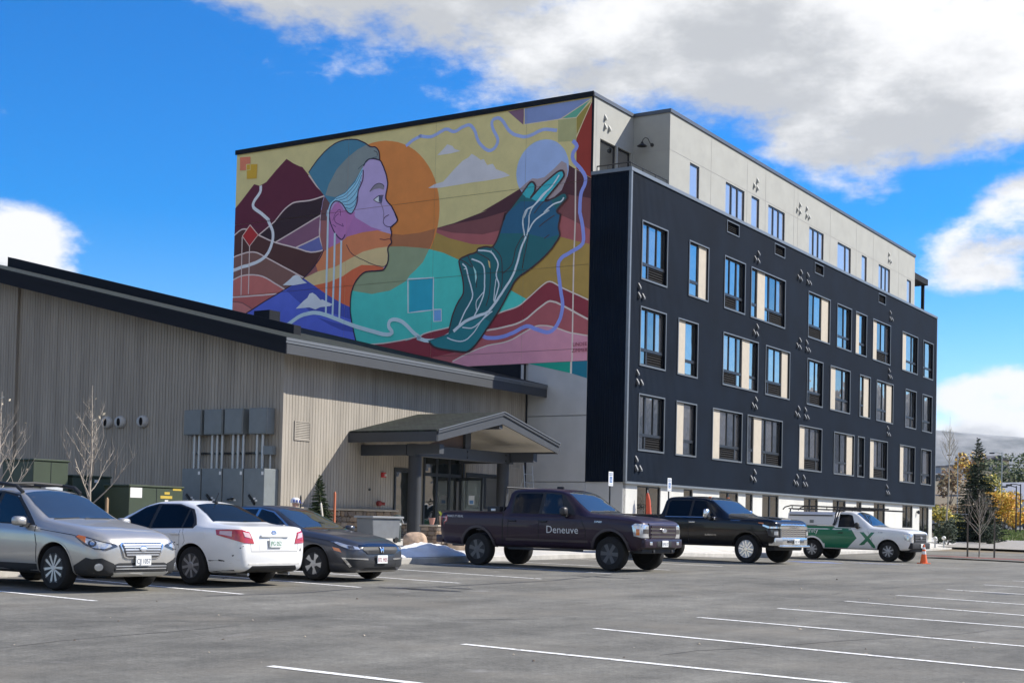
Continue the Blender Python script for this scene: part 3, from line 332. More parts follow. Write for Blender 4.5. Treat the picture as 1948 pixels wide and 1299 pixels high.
('s',(150, 206, 216),'4.55,11;4.57,11.09;4.6,11.23;4.63,11.38;4.65,11.51;4.65,11.6;4.64,11.68;4.62,11.74;4.6,11.81;4.56,11.87;4.51,11.94;4.47,11.99;4.46,11.99;4.49,11.93;4.55,11.81;4.62,11.69;4.65,11.64;4.65,11.68;4.62,11.78;4.58,11.89;4.52,11.98;4.45,12.03;4.36,12.06;4.26,12.09;4.16,12.14;4.06,12.23;3.96,12.33;3.86,12.44;3.76,12.53;3.67,12.59;3.58,12.64;3.5,12.69;3.41,12.76;3.31,12.87;3.21,12.99;3.12,13.11;3.06,13.19',0.06,0.06),
('s',(150, 206, 216),'4.46,10.99;4.44,11.06;4.42,11.16;4.4,11.27;4.38,11.38;4.37,11.49;4.37,11.59;4.37,11.7;4.36,11.78;4.34,11.86;4.31,11.92;4.29,11.96;4.28,11.97;4.3,11.93;4.33,11.85;4.37,11.76;4.38,11.73;4.37,11.77;4.35,11.84;4.31,11.94;4.25,12.03;4.17,12.12;4.06,12.21;3.95,12.3;3.85,12.38;3.77,12.46;3.69,12.53;3.63,12.59;3.59,12.63',0.05,0.05),
('s',(150, 206, 216),'4.4,11.13;4.36,11.21;4.3,11.31;4.23,11.42;4.15,11.51;4.07,11.58;3.99,11.63;3.9,11.68;3.81,11.73;3.71,11.78;3.6,11.83;3.51,11.87;3.47,11.89;3.5,11.88;3.59,11.85;3.67,11.82;3.7,11.82;3.64,11.87;3.54,11.95;3.41,12.03;3.3,12.09;3.2,12.12;3.11,12.14;3.02,12.15;2.95,12.17;2.9,12.21;2.87,12.25;2.85,12.29;2.84,12.31',0.06,0.06),
('s',(150, 206, 216),'7.6,7.55;7.55,7.66;7.48,7.82;7.39,7.99;7.31,8.15;7.22,8.3;7.11,8.44;7.02,8.58;6.95,8.69;6.92,8.78;6.91,8.85;6.91,8.91;6.93,9;6.97,9.13;7.02,9.29;7.08,9.44;7.13,9.58;7.16,9.69;7.19,9.79;7.21,9.87;7.24,9.95;7.28,10.02;7.34,10.07;7.39,10.11;7.43,10.15',0.06,0.06),
('s',(150, 206, 216),'7.2,9.92;7.24,9.92;7.28,9.93;7.33,9.93;7.36,9.93',0.03,0.03),
('s',(150, 206, 216),'6.81,8.02;6.77,8.09;6.71,8.19;6.64,8.3;6.58,8.41;6.52,8.53;6.46,8.66;6.41,8.78;6.38,8.91;6.36,9.04;6.35,9.17;6.36,9.29;6.36,9.42;6.36,9.56;6.37,9.7;6.38,9.83;6.41,9.94;6.45,10.01;6.5,10.07;6.56,10.12;6.63,10.16;6.72,10.2;6.83,10.24;6.93,10.28;7,10.3',0.06,0.06),
('s',(150, 206, 216),'6.69,8.22;6.71,8.28;6.73,8.38;6.74,8.49;6.73,8.58;6.7,8.65;6.64,8.71;6.58,8.77;6.53,8.82;6.48,8.87;6.44,8.91;6.4,8.94;6.38,8.96',0.04,0.04),
('s',(150, 206, 216),'5.88,8.52;5.85,8.61;5.82,8.73;5.77,8.86;5.74,8.97;5.72,9.04;5.7,9.1;5.69,9.15;5.69,9.22;5.71,9.3;5.76,9.39;5.8,9.49;5.82,9.58;5.81,9.68;5.78,9.79;5.75,9.89;5.74,9.99;5.76,10.07;5.8,10.16;5.85,10.23;5.9,10.3;5.95,10.37;6,10.43;6.06,10.48;6.15,10.53;6.28,10.56;6.44,10.59;6.59,10.6;6.7,10.62',0.06,0.06),
('s',(150, 206, 216),'5.91,8.57;5.9,8.67;5.89,8.81;5.88,8.95;5.87,9.08;5.85,9.19;5.84,9.29;5.83,9.37;5.82,9.43',0.04,0.04),
('s',(150, 206, 216),'6.02,10.42;6.04,10.45;6.06,10.49;6.08,10.54;6.09,10.57',0.03,0.03),
('s',(150, 206, 216),'8.09,7.24;8.01,7.21;7.9,7.16;7.77,7.12;7.65,7.09;7.54,7.07;7.43,7.06;7.32,7.07;7.22,7.09;7.11,7.14;7,7.22;6.89,7.31;6.79,7.4;6.7,7.51;6.62,7.62;6.53,7.74;6.44,7.84;6.32,7.94;6.18,8.03;6.05,8.12;5.96,8.17',0.05,0.05),
('s',(150, 206, 216),'7.36,7.61;7.28,7.6;7.16,7.58;7.03,7.56;6.92,7.56;6.83,7.59;6.73,7.63;6.65,7.69;6.56,7.75;6.46,7.83;6.36,7.93;6.27,8.02;6.2,8.08',0.05,0.05),
]

# ================================================================== ground
def asphalt_material():
    mt = mat('asphalt', (.16, .155, .15), rough=.88, spec=.3); t = mt.node_tree; p = pbsdf(mt)
    tcn = N(t, 'ShaderNodeTexCoord')
    rot = N(t, 'ShaderNodeMapping'); rot.inputs['Rotation'].default_value = (0, 0, -BROT); lk(t, tcn.outputs['Object'], rot.inputs['Vector'])
    st = N(t, 'ShaderNodeMapping'); st.inputs['Scale'].default_value = (.16, 1.1, 1); lk(t, rot.outputs[0], st.inputs['Vector'])
    def nz(vec, sc, det=5, ro=.6):
        n = N(t, 'ShaderNodeTexNoise'); n.inputs['Scale'].default_value = sc; n.inputs['Detail'].default_value = det; n.inputs['Roughness'].default_value = ro; lk(t, vec, n.inputs['Vector']); return n.outputs['Fac']
    def rng(v, a, b, c, d):
        n = N(t, 'ShaderNodeMapRange'); n.inputs[1].default_value = a; n.inputs[2].default_value = b; n.inputs[3].default_value = c; n.inputs[4].default_value = d; lk(t, v, n.inputs[0]); return n.outputs[0]
    big = rng(nz(tcn.outputs['Object'], .13, 5), .32, .68, .68, 1.28)
    streak = rng(nz(st.outputs[0], 1.0, 6), .3, .7, .74, 1.2)
    mid = rng(nz(tcn.outputs['Object'], 1.7, 7, .72), .25, .75, .68, 1.3)
    fine = rng(nz(tcn.outputs['Object'], 55, 3, .8), .25, .75, .62, 1.38)
    grit = rng(nz(tcn.outputs['Object'], 14, 4, .8), .25, .75, .68, 1.32)
    v = mth(t, 'MULTIPLY', mth(t, 'MULTIPLY', mth(t, 'MULTIPLY', big, streak), grit), mth(t, 'MULTIPLY', mid, fine))
    cm = N(t, 'ShaderNodeVectorMath', operation='SCALE'); cm.inputs[0].default_value = (.155, .149, .128); lk(t, v, cm.inputs['Scale'])
    dust = rng(nz(tcn.outputs['Object'], .33, 5), .50, .70, 0, .6)
    mxn = N(t, 'ShaderNodeMix', data_type='RGBA'); lk(t, dust, mxn.inputs[0]); lk(t, cm.outputs[0], mxn.inputs[6]); mxn.inputs[7].default_value = (.19, .172, .138, 1)
    chalk = rng(nz(tcn.outputs['Object'], 1.3, 3), .66, .78, 0, .4)
    mx2 = N(t, 'ShaderNodeMix', data_type='RGBA'); lk(t, chalk, mx2.inputs[0]); lk(t, mxn.outputs[2], mx2.inputs[6]); mx2.inputs[7].default_value = (.34, .33, .31, 1)
    lk(t, mx2.outputs[2], p.inputs['Base Color'])
    bn = N(t, 'ShaderNodeBump'); bn.inputs['Strength'].default_value = .5; bn.inputs['Distance'].default_value = .006; lk(t, nz(tcn.outputs['Object'], 130, 2, .7), bn.inputs['Height']); lk(t, bn.outputs[0], p.inputs['Normal'])
    return mt
M_ASPH = asphalt_material()
M_PAINT = mat('road_paint', (.78, .77, .73), rough=.7, var=.22, vscale=9, bump=.2, bscale=90)
def worn_paint():
    t = M_PAINT.node_tree; p = pbsdf(M_PAINT); out = t.nodes['Material Output']
    tcn = N(t, 'ShaderNodeTexCoord'); nz = N(t, 'ShaderNodeTexNoise'); nz.inputs['Scale'].default_value = 14; nz.inputs['Detail'].default_value = 6; nz.inputs['Roughness'].default_value = .75; lk(t, tcn.outputs['Object'], nz.inputs['Vector'])
    rp = N(t, 'ShaderNodeMapRange'); rp.inputs[1].default_value = .34; rp.inputs[2].default_value = .46; lk(t, nz.outputs['Fac'], rp.inputs[0])
    tr = N(t, 'ShaderNodeBsdfTransparent'); ms = N(t, 'ShaderNodeMixShader'); lk(t, rp.outputs[0], ms.inputs[0]); lk(t, tr.outputs[0], ms.inputs[1]); lk(t, p.outputs[0], ms.inputs[2]); lk(t, ms.outputs[0], out.inputs['Surface'])
worn_paint()
M_CONC = mat('concrete', (.50, .485, .45), rough=.85, var=.14, vscale=1.6, bump=.25, bscale=70)
M_KERB = mat('kerb_concrete', (.46, .445, .41), rough=.85, var=.18, vscale=2.5, bump=.3, bscale=60)
M_TAR = mat('tar_seal', (.035, .034, .034), rough=.6, var=.3, vscale=6)
M_DIRT = mat('bed_mulch', (.12, .085, .065), rough=.95, var=.4, vscale=9, bump=.8, bscale=40)
M_GRAVEL = mat('gravel', (.30, .28, .25), rough=.95, var=.35, vscale=14, bump=.9, bscale=50)
M_RED = mat('red_mulch', (.16, .06, .05), rough=.95, var=.4, vscale=9, bump=.9, bscale=40)

def terr(x, y):
    r = math.hypot(x, y); z = gz(x, min(y, 75))-.07
    k = smoothstep(-.35, .35, y/max(r, 1))
    z += k*(1.18*smoothstep(66, 150, r)+1.6*smoothstep(150, 230, r)+13.5*smoothstep(250, 430, r)+5*smoothstep(600, 1500, r))
    if r > 240: z += 1.2*k*math.sin(x*.021+1.3)*math.cos(y*.017)
    return z
mb = MB(); rings = [0, 8, 16, 24, 32, 40, 46, 52, 58, 64, 72, 82, 95, 110, 130, 155, 185, 230, 280, 340, 420, 520, 650, 850, 1200, 1800, 2800, 4200]; SEG = 120
for r in rings:
    for j in range(SEG):
        a = 2*math.pi*j/SEG; x, y = r*math.sin(a), r*math.cos(a); mb.v.append((x, y, terr(x, y)))
for i in range(len(rings)-1):
    for j in range(SEG): mb.face((i*SEG+j, i*SEG+(j+1) % SEG, (i+1)*SEG+(j+1) % SEG, (i+1)*SEG+j))
M_TERR = mat('dry_terrain', (.21, .15, .09), rough=.95, var=.5, vscale=.035, col2=(.11, .10, .055), bump=.4, bscale=1.2)
tag(mb.build('ground', M_TERR, smooth=60), kind='structure')

KT = -2.6                                    # kerb line, measured along y of the building frame
mb = MB(); xs = [i*1.5 for i in range(-44, 48)]; us = [-75+i*2.5 for i in range(0, 64)]; ts = [KT-.02-i*2.2 for i in range(0, 34)]
for u in us:
    for t_ in ts:
        p = W(u, t_); mb.v.append((p.x, p.y, gz(p.x, min(p.y, 75))))
nt_ = len(ts)
for i in range(len(us)-1):
    for j in range(nt_-1): mb.face((i*nt_+j, i*nt_+j+1, (i+1)*nt_+j+1, (i+1)*nt_+j))
lot = tag(mb.build('parking_lot', M_ASPH, smooth=60), kind='structure')

def strip(name, p0, p1, width, m_, dz=.005, parent=lot, jitter=0.0):
    a, b_ = Vector(p0), Vector(p1); L_ = (b_-a).length; d = (b_-a)/L_; nrm = Vector((-d.y, d.x)); n_ = max(2, int(L_/.8)); mb = MB()
    for i in range(n_+1):
        c = a+d*L_*i/n_; w2 = width/2*(1+random.uniform(-jitter, jitter)); o2 = nrm*random.uniform(-jitter, jitter)*width*.6
        for s in (-1, 1): q = c+nrm*w2*s+o2; mb.v.append((q.x, q.y, gz(q.x, q.y)+dz))
    for i in range(n_): mb.face((2*i, 2*i+1, 2*i+3, 2*i+2))
    return mb.build(name, m_, parent)
ENDS = [(-5.8, 19.57, -40), (-4.17, 21.82, -42), (-2.62, 24.45, -43), (-.95, 26.63, -43), (.66, 29.07, -43), (2.35, 32.41, -41), (4.07, 35.4, -41), (5.93, 38.89, -41), (7.62, 41.27, -41), (10.9, 47.4, -41), (14.4, 50.6, -41)]
for x, y, ang in ENDS:
    d = Vector((math.cos(R(ang)), math.sin(R(ang)))); L_ = 6.0
    while to_uv(*(Vector((x, y))-d*L_))[1] > KT-.1: L_ -= .1
    strip('parking_line', (x, y), Vector((x, y))-d*L_, .105, M_PAINT, jitter=.05)
RL = [((-2.06, 12.08), (-.75, 11.14)), ((-.47, 14.47), (2.82, 11.8)), ((1.04, 16.84), (4.86, 13.15)), ((2.59, 19.07), (5.81, 15.73)), ((4.11, 21.34), (6.87, 18.6)), ((5.7, 23.66), (7.68, 21.1)), ((7.18, 25.87), (8.9, 23.7)), ((8.93, 28.51), (10.3, 27.0)), ((10.57, 31.08), (11.6, 29.9)), ((12.1, 33.6), (13.2, 32.4))]
for a, c in RL:
    a = Vector(a); d = (Vector(c)-a).normalized(); strip('parking_line', a, a+d*11, .105, M_PAINT, jitter=.05)
# tar-sealed joint and oil stains in front of the parked row
def blot(name, cx, cy, rx, ry, m_, ang=0, n=22, dz=.003, seed=1):
    rnd = random.Random(seed); mb = MB(); pts = []
    for i in range(n):
        a = 2*math.pi*i/n; k = .7+.45*rnd.random(); q = Vector((rx*k*math.cos(a), ry*k*math.sin(a))); q.rotate(Matrix.Rotation(ang, 2)); x, y = cx+q.x, cy+q.y; pts.append((x, y, gz(x, y)+dz))
    mb.v.append((cx, cy, gz(cx, cy)+dz)); mb.v += pts
    for i in range(n): mb.face((0, 1+i, 1+(i+1) % n))
    return mb.build(name, m_, lot)
seam = [(-4.6, 21.2), (-3.4, 22.4), (-2.7, 23.9), (-1.95, 24.6), (-1.2, 25.4), (-.2, 26.9), (.9, 28.6), (2.3, 31.8)]
for a, c in zip(seam[:-1], seam[1:]): strip('tar_seam', a, c, .07, M_TAR, dz=.002, jitter=.35)
for k, (a, d, L_) in enumerate((((-7, 15.5), (1, .35), 9), ((1.5, 13.8), (.9, .8), 10), ((-3, 27.5), (1, .1), 6), ((5, 24), (.6, 1), 9), ((-5.2, 12.2), (.5, 1), 5))):
    rk = random.Random(k); p = Vector(a); d = Vector(d).normalized(); nseg = int(L_/.7)
    for i in range(nseg): q = p+d*.7+Vector((rk.uniform(-.12, .12), rk.uniform(-.12, .12))); strip('hairline_crack', p, q, .016, mat('crack_dark', (.06, .056, .052), rough=.9), dz=.0025, jitter=.4); p = q
M_OIL = mat('oil_stain', (.05, .047, .045), rough=.45, var=.4, vscale=5)
for i, (x, y, rx, ry) in enumerate(((-1.9, 24.5, .5, .16), (-1.35, 24.15, .75, .2), (-1.0, 24.9, .4, .12), (2.0, 30.6, .7, .12), (9.6, 27.3, .35, .12), (10.1, 26.9, .3, .08))): blot('oil_stain', x, y, rx, ry, M_OIL, R(-30), seed=i+3)
# accessible-bay paint between the two pickups
M_BLUE = mat('blue_paint', (.09, .16, .42), rough=.7, var=.3, vscale=5)
for x, y in ((9.85, 44.6), (12.3, 46.3)):
    blot('bay_symbol_ground', x, y, 1.0, .9, M_BLUE, R(-40), n=4, seed=11, dz=.004)
    for k in range(3): strip('bay_symbol_stroke', (x-.55+.2*k, y-.15*k+.2), (x+.15+.25*k, y-.55-.05*k+.2), .12, M_PAINT, dz=.008)
    strip('parking_line', (x+.9, y+1.9), (x+2.5, y-.2), .11, M_PAINT)

# kerb and paved apron in front of the two buildings
mb = MB(); us2 = [-75+i*2.5 for i in range(0, 48)]
prof = [(KT, -.06), (KT, .13), (KT+.02, .15), (KT+.15, .15), (KT+.15, -.06)]
def kz(u, t_): p = W(u, t_); return gz(p.x, min(p.y, 75))
for u in us2:
    base = kz(u, KT)
    for t_, dz in prof: p = W(u, t_); mb.v.append((p.x, p.y, base+dz))
for i in range(len(us2)-1):
    for j in range(4): mb.face((i*5+j, i*5+j+1, (i+1)*5+j+1, (i+1)*5+j))
tag(mb.build('kerb', M_KERB, smooth=40), kind='structure')
PAD = .72
def apron_z(u, t_):
    z0 = kz(u, KT)+.146; return z0+(PAD-z0)*smoothstep(KT+.3, 3.4 if u < 0 else .3, t_)
def sheet(name, uu, tt, fz, m_, thick=0):
    mb = MB(); k = len(tt)
    for u in uu:
        for t_ in tt: p = W(u, t_); mb.v.append((p.x, p.y, fz(u, t_)))
    for i in range(len(uu)-1):
        for j in range(k-1): mb.face((i*k+j, i*k+j+1, (i+1)*k+j+1, (i+1)*k+j))
    return tag(mb.build(name, m_, smooth=60), kind='structure')
def frange(a, b, n): return [a+(b-a)*i/n for i in range(n+1)]
sheet('pavement', frange(-17.5, 43, 60), frange(KT+.151, 5.0, 10), apron_z, M_CONC)
sheet('planting_bed', frange(-75, -17.51, 40), frange(KT+.151, 22, 20), apron_z, M_DIRT)
# driveway, mulch strip and lawn at the right end
sheet('side_road', frange(41.2, 58, 10), frange(-30, 60, 30), lambda u, t_: (lambda p: terr(p.x, p.y)+.09)(W(u, t_)), M_CONC)
def patch(name, pts, m_, dz=.1, n=14):
    (a, b_, c, d) = [Vector(p) for p in pts]; mb = MB()
    for i in range(n+1):
        for j in range(n+1):
            q = a.lerp(b_, i/n).lerp(d.lerp(c, i/n), j/n); mb.v.append((q.x, q.y, max(terr(q.x, q.y), gz(q.x, min(q.y, 75))-.07)+dz))
    for i in range(n):
        for j in range(n): mb.face((i*(n+1)+j, i*(n+1)+j+1, (i+1)*(n+1)+j+1, (i+1)*(n+1)+j))
    return tag(mb.build(name, m_, smooth=60), kind='structure')
patch('mulch_strip', [(17.6, 60.6), (22.4, 54.0), (23.6, 55.2), (18.8, 61.8)], M_RED, .16)
patch('gravel_bed', [(24.5, 80), (31, 72), (60, 96), (33, 100)], M_GRAVEL, .13)
M_GRASS = mat('lawn', (.07, .11, .025), rough=.95, var=.35, vscale=1.2, bump=.8, bscale=30, col2=(.12, .13, .04))
patch('lawn', [(33, 99), (60, 90), (110, 140), (42, 148)], M_GRASS, .18)
patch('far_parking_lot', [(40, 148), (110, 140), (130, 190), (44, 186)], M_ASPH, .2)
M_HILL = mat('mountain_scrub', (.07, .085, .08), rough=1, var=.5, vscale=.012, col2=(.34, .34, .33), stretch=(1, 1, 1.6))
def ridge(name, r0, r1, a0, a1, hf, n=90, k=10, seed=0):
    rnd = random.Random(seed); ph = [rnd.uniform(0, 6.28) for _ in range(12)]; mb = MB()
    for i in range(n+1):
        a = R(a0+(a1-a0)*i/n)
        wob = sum(math.sin(a*(5+4.3*q)+ph[q])/(1+q*.9) for q in range(12))
        for j in range(k+1):
            f = j/k; r = r0+(r1-r0)*f; h = hf(math.degrees(a))*(smoothstep(0, 1, f)) * (1+.09*wob*f) + 14*math.sin(a*120+f*9+ph[j % 12])*f*(1-f)
            mb.v.append((r*math.sin(a), r*math.cos(a), 60*0+h))
        mb.v.append(((r1+900)*math.sin(a), (r1+900)*math.cos(a), 0))
    k2 = k+2
    for i in range(n):
        for j in range(k2-1): mb.face((i*k2+j, i*k2+j+1, (i+1)*k2+j+1, (i+1)*k2+j))
    return tag(mb.build(name, M_HILL, smooth=80), kind='structure')
ridge('mountain_range', 3050, 3600, -75, 165, lambda a: 236-(a-17)*9 if 5 < a < 24 else (173+190*smoothstep(27, 46, a) if a >= 24 else 300), seed=2)
ridge('foothills', 1750, 2100, 14, 165, lambda a: 44+10*math.sin(a*.21), seed=5)

# ================================================================== apartment building with mural
ZB = .66                                     # children carry eye-level heights; root stands on the ground
apt = empty('apartment_building', (KO.x, KO.y, PAD), BROT, 'five storey dark ribbed apartment block with painted mural on its end wall', 'building')
def AP(mb, name, m_, smooth=None, parent=None): return mb.build(name, m_, parent or apt, smooth, loc=None if parent else (0, 0, ZB))
def ribbed(name, col, pitch, depth, rough=.42, metal=.0, var=.12, axis='xy'):
    mt = mat(name, col, rough=rough, metal=metal, var=var, vscale=.5); t = mt.node_tree; p = pbsdf(mt)
    tcn = N(t, 'ShaderNodeTexCoord'); s = N(t, 'ShaderNodeSeparateXYZ'); lk(t, tcn.outputs['Object'], s.inputs[0])
    v = mth(t, 'ADD', s.outputs['X'], s.outputs['Y'])
    p.inputs['Specular IOR Level'].default_value = .07; sn = mth(t, 'SINE', mth(t, 'MULTIPLY', v, 2*math.pi/pitch)); sn = mth(t, 'SMOOTH_MIN', mth(t, 'MAXIMUM', sn, -.5), .5)
    bn = N(t, 'ShaderNodeBump'); bn.inputs['Strength'].default_value = 1; bn.inputs['Distance'].default_value = depth; lk(t, sn, bn.inputs['Height']); lk(t, bn.outputs[0], p.inputs['Normal'])
    return mt
M_DARK = ribbed('dark_ribbed_metal', (.0048, .0100, .0200), .10, .022, rough=.7, var=.3)
M_CAP = mat('grey_coping', (.17, .19, .21), rough=.45, metal=.3, var=.1)
M_CAPD = mat('dark_coping', (.014, .017, .023), rough=.8, spec=.12)
M_STUC = mat('offwhite_panel', (.345, .35, .325), rough=.85, var=.07, vscale=1.2, bump=.15, bscale=40)
M_GREY = mat('grey_panel', (.44, .445, .445), rough=.85, var=.08, vscale=1.0, bump=.15, bscale=40)
M_WHITE = mat('white_render', (.55, .55, .52), rough=.85, var=.06, vscale=1.4, bump=.15, bscale=40)
M_FRAME = mat('window_frame_black', (.012, .013, .016), rough=.4)
M_TRIM = mat('window_trim_grey', (.13, .145, .16), rough=.45, metal=.2)
M_CREAM = mat('cream_panel', (.46, .41, .33), rough=.75, var=.06, vscale=3)
M_LOUV = mat('louvre_black', (.007, .007, .008), rough=.8, spec=.1)
M_DKCORE = mat('interior_dark', (.015, .016, .02), rough=.9)
def glass_material(name, tint=(.02, .025, .03), refl=.52, rough=.015, k=.35, gc=(.88, .84, .80)):
    mt = bpy.data.materials.new(name); mt.use_nodes = True; t = mt.node_tree; t.nodes.remove(t.nodes['Principled BSDF'])
    df = N(t, 'ShaderNodeBsdfDiffuse'); df.inputs['Color'].default_value = tint+(1,)
    gl = N(t, 'ShaderNodeBsdfGlossy'); gl.inputs['Color'].default_value = gc+(1,); gl.inputs['Roughness'].default_value = rough
    tcn = N(t, 'ShaderNodeTexCoord'); nz = N(t, 'ShaderNodeTexNoise'); nz.inputs['Scale'].default_value = .9; lk(t, tcn.outputs['Object'], nz.inputs['Vector'])
    bn = N(t, 'ShaderNodeBump'); bn.inputs['Strength'].default_value = .5; bn.inputs['Distance'].default_value = .03; lk(t, nz.outputs['Fac'], bn.inputs['Height']); lk(t, bn.outputs[0], gl.inputs['Normal'])
    fr = N(t, 'ShaderNodeLayerWeight'); fr.inputs['Blend'].default_value = .35
    f2 = mth(t, 'ADD', mth(t, 'MULTIPLY', fr.outputs['Facing'], k), refl-.12, clamp=True)
    ms = N(t, 'ShaderNodeMixShader'); lk(t, f2, ms.inputs[0]); lk(t, df.outputs[0], ms.inputs[1]); lk(t, gl.outputs[0], ms.inputs[2])
    lk(t, ms.outputs[0], t.nodes['Material Output'].inputs['Surface']); MATS[name] = mt; return mt
M_GLASS = glass_material('window_glass')
M_GLASS3 = glass_material('ground_floor_glass', (.012, .014, .014), .30, k=.25)
M_GLASSP = glass_material('cloud_reflection_glass', (.36, .36, .41), .42)  # pale tint paints reflected cloud into the penthouse panes
M_GLASSB = glass_material('half_blind_glass', (.10, .10, .105), .46); M_GLASSB2 = glass_material('dim_glass', (.006, .007, .008), .38)
M_BLIND = mat('roller_blind', (.55, .55, .58), rough=.5, var=.05, coat=.6)

def wall_holes(mb, u0, u1, z0, z1, holes, fpos, depth, mi=0, mi_rev=None):
    """panel in (u,z) with rectangular openings; fpos(u, d, z) -> point, d = depth behind the face"""
    us_ = sorted({u0, u1, *[h[0] for h in holes], *[h[1] for h in holes]}); zs_ = sorted({z0, z1, *[h[2] for h in holes], *[h[3] for h in holes]})
    us_ = [u for u in us_ if u0 <= u <= u1]; zs_ = [z for z in zs_ if z0 <= z <= z1]
    def inh(u, z): return any(h[0] < u < h[1] and h[2] < z < h[3] for h in holes)
    for i in range(len(us_)-1):
        j = 0
        while j < len(zs_)-1:
            uc = (us_[i]+us_[i+1])/2
            if inh(uc, (zs_[j]+zs_[j+1])/2): j += 1; continue
            k = j
            while k+1 < len(zs_)-1 and not inh(uc, (zs_[k+1]+zs_[k+2])/2): k += 1
            mb.quad(fpos(us_[i], 0, zs_[j]), fpos(us_[i+1], 0, zs_[j]), fpos(us_[i+1], 0, zs_[k+1]), fpos(us_[i], 0, zs_[k+1]), mi); j = k+1
    r = mi if mi_rev is None else mi_rev
    for (a, b_, c, d) in holes:
        for (p, q) in (((a, c), (b_, c)), ((b_, c), (b_, d)), ((b_, d), (a, d)), ((a, d), (a, c))):
            mb.quad(fpos(p[0], 0, p[1]), fpos(q[0], 0, q[1]), fpos(q[0], depth, q[1]), fpos(p[0], depth, p[1]), r)

ROWS = [(9.2, 11.33), (5.97, 8.1), (2.79, 4.83)]
WINS = [
 [(.98,3.08,'NW'),(5.11,6.91,'PC'),(8.59,10.73,'WN'),(11.45,15.43,'NCnW'),(18.49,21.49,'WC'),(22.6,24.74,'PN'),(25.47,27.2,'CP'),(28.31,31.36,'CWn'),(33.64,36.64,'CPN'),(37.81,39.9,'nP')],
 [(.98,3.08,'NW'),(4.23,6.01,'CP'),(8.58,12.33,'WnCN'),(13.26,16.14,'nWC'),(18.49,20.59,'nW'),(21.74,24.67,'CPN'),(26.27,27.96,'NC'),(29.09,32.0,'PnC'),(34.4,36.48,'Pn'),(37.8,39.8,'nP')],
 [(.98,3.08,'NW'),(4.2,6.0,'CP'),(7.65,10.66,'CWn'),(11.31,15.33,'NCnW'),(17.56,20.59,'CWn'),(22.42,25.44,'PNC'),(26.08,27.11,'N'),(28.08,31.1,'CWn'),(33.44,36.36,'CPN'),(37.65,39.75,'nP')]]
BAYW = {'N': .75, 'n': .5, 'W': 1.55, 'P': 1.05, 'C': .82, 'G': .7}
FACE_L = 40.72; ZT, ZBOT, ZR = 13.03, 1.53, 16.06
holes = [(a, b_, *ROWS[r]) for r in range(3) for (a, b_, s) in WINS[r]]
PENT = [(5.17,6.06,'G'),(8.71,10.72,'GGG'),(11.5,12.39,'G'),(13.45,15.46,'GGG'),(18.66,20.67,'GGG'),(22.71,24.76,'gG'),(26.5,27.34,'G'),(29.37,31.42,'GGG'),(34.61,35.44,'G')]
PLOUV = [(8.76,9.98),(14.1,15.31),(19.29,20.47),(29.2,30.4)]
GRND = [(1.22,3.2,-.5,1.44),(5.26,6.13,.1,1.44),(8.74,10.74,.0,1.44),(11.54,12.37,.1,1.44),(13.45,15.43,-.5,1.44),(18.66,20.6,.1,1.44),(22.73,24.72,.1,1.44),(26.39,27.25,.1,1.44),(29.3,31.3,-.5,1.44),(34.54,36.56,.14,1.44),(37.94,39.91,-.52,1.44)]
holes_d = holes+[(a, b_, 12.42, 12.86) for a, b_ in PLOUV]
FD = lambda u, d, z: (u, d, z)
mb = MB(); wall_holes(mb, 0, FACE_L, ZBOT, ZT, holes_d, FD, .16)
mb.quad((0, 0, ZBOT), (0, 1.68, ZBOT), (0, 1.68, ZT), (0, 0, ZT))            # narrow return beside the mural
mb.quad((FACE_L, 0, ZBOT), (FACE_L, 16, ZBOT), (FACE_L, 16, ZT), (FACE_L, 0, ZT))
mb.quad((0, 0, ZBOT), (FACE_L, 0, ZBOT), (FACE_L, .4, ZBOT), (0, .4, ZBOT))
AP(mb, 'dark_cladding', M_DARK)
mb = MB()
mb.box(-.035, FACE_L+.04, -.045, .28, ZT, ZT+.13); mb.box(-.035, .25, .28, 1.68, ZT, ZT+.13)
mb.box(-.02, .1, -.03, -.002, ZBOT, ZT); mb.box(-.022, -.002, -.03, .07, ZBOT, ZT); mb.box(FACE_L-.08, FACE_L+.02, -.03, -.002, ZBOT, ZT); mb.box(FACE_L+.002, FACE_L+.022, -.03, .08, ZBOT, ZT)
mb.box(-.02, FACE_L+.02, -.03, -.003, ZBOT-.05, ZBOT+.03)
AP(mb, 'metal_trim', M_CAP)
# core that closes the volume behind the openings
mb = MB(); mb.box(.3, FACE_L-.05, .34, 19.5, -.9, 13.0); mb.box(.35, 3.3, 2.0, 19.5, 13.0, 15.9); mb.box(3.6, 36.0, .4, 19.5, 13.0, 15.9)
AP(mb, 'building_core', M_DKCORE)
mb = MB(); mb.box(.2, FACE_L-.1, .25, 19.6, 13.004, 13.02); AP(mb, 'terrace_deck', M_GRAVEL)
mb = MB(); mb.box(.3, 36.0, 1.9, 19.6, 15.91, 15.95); AP(mb, 'flat_roof', M_GRAVEL)

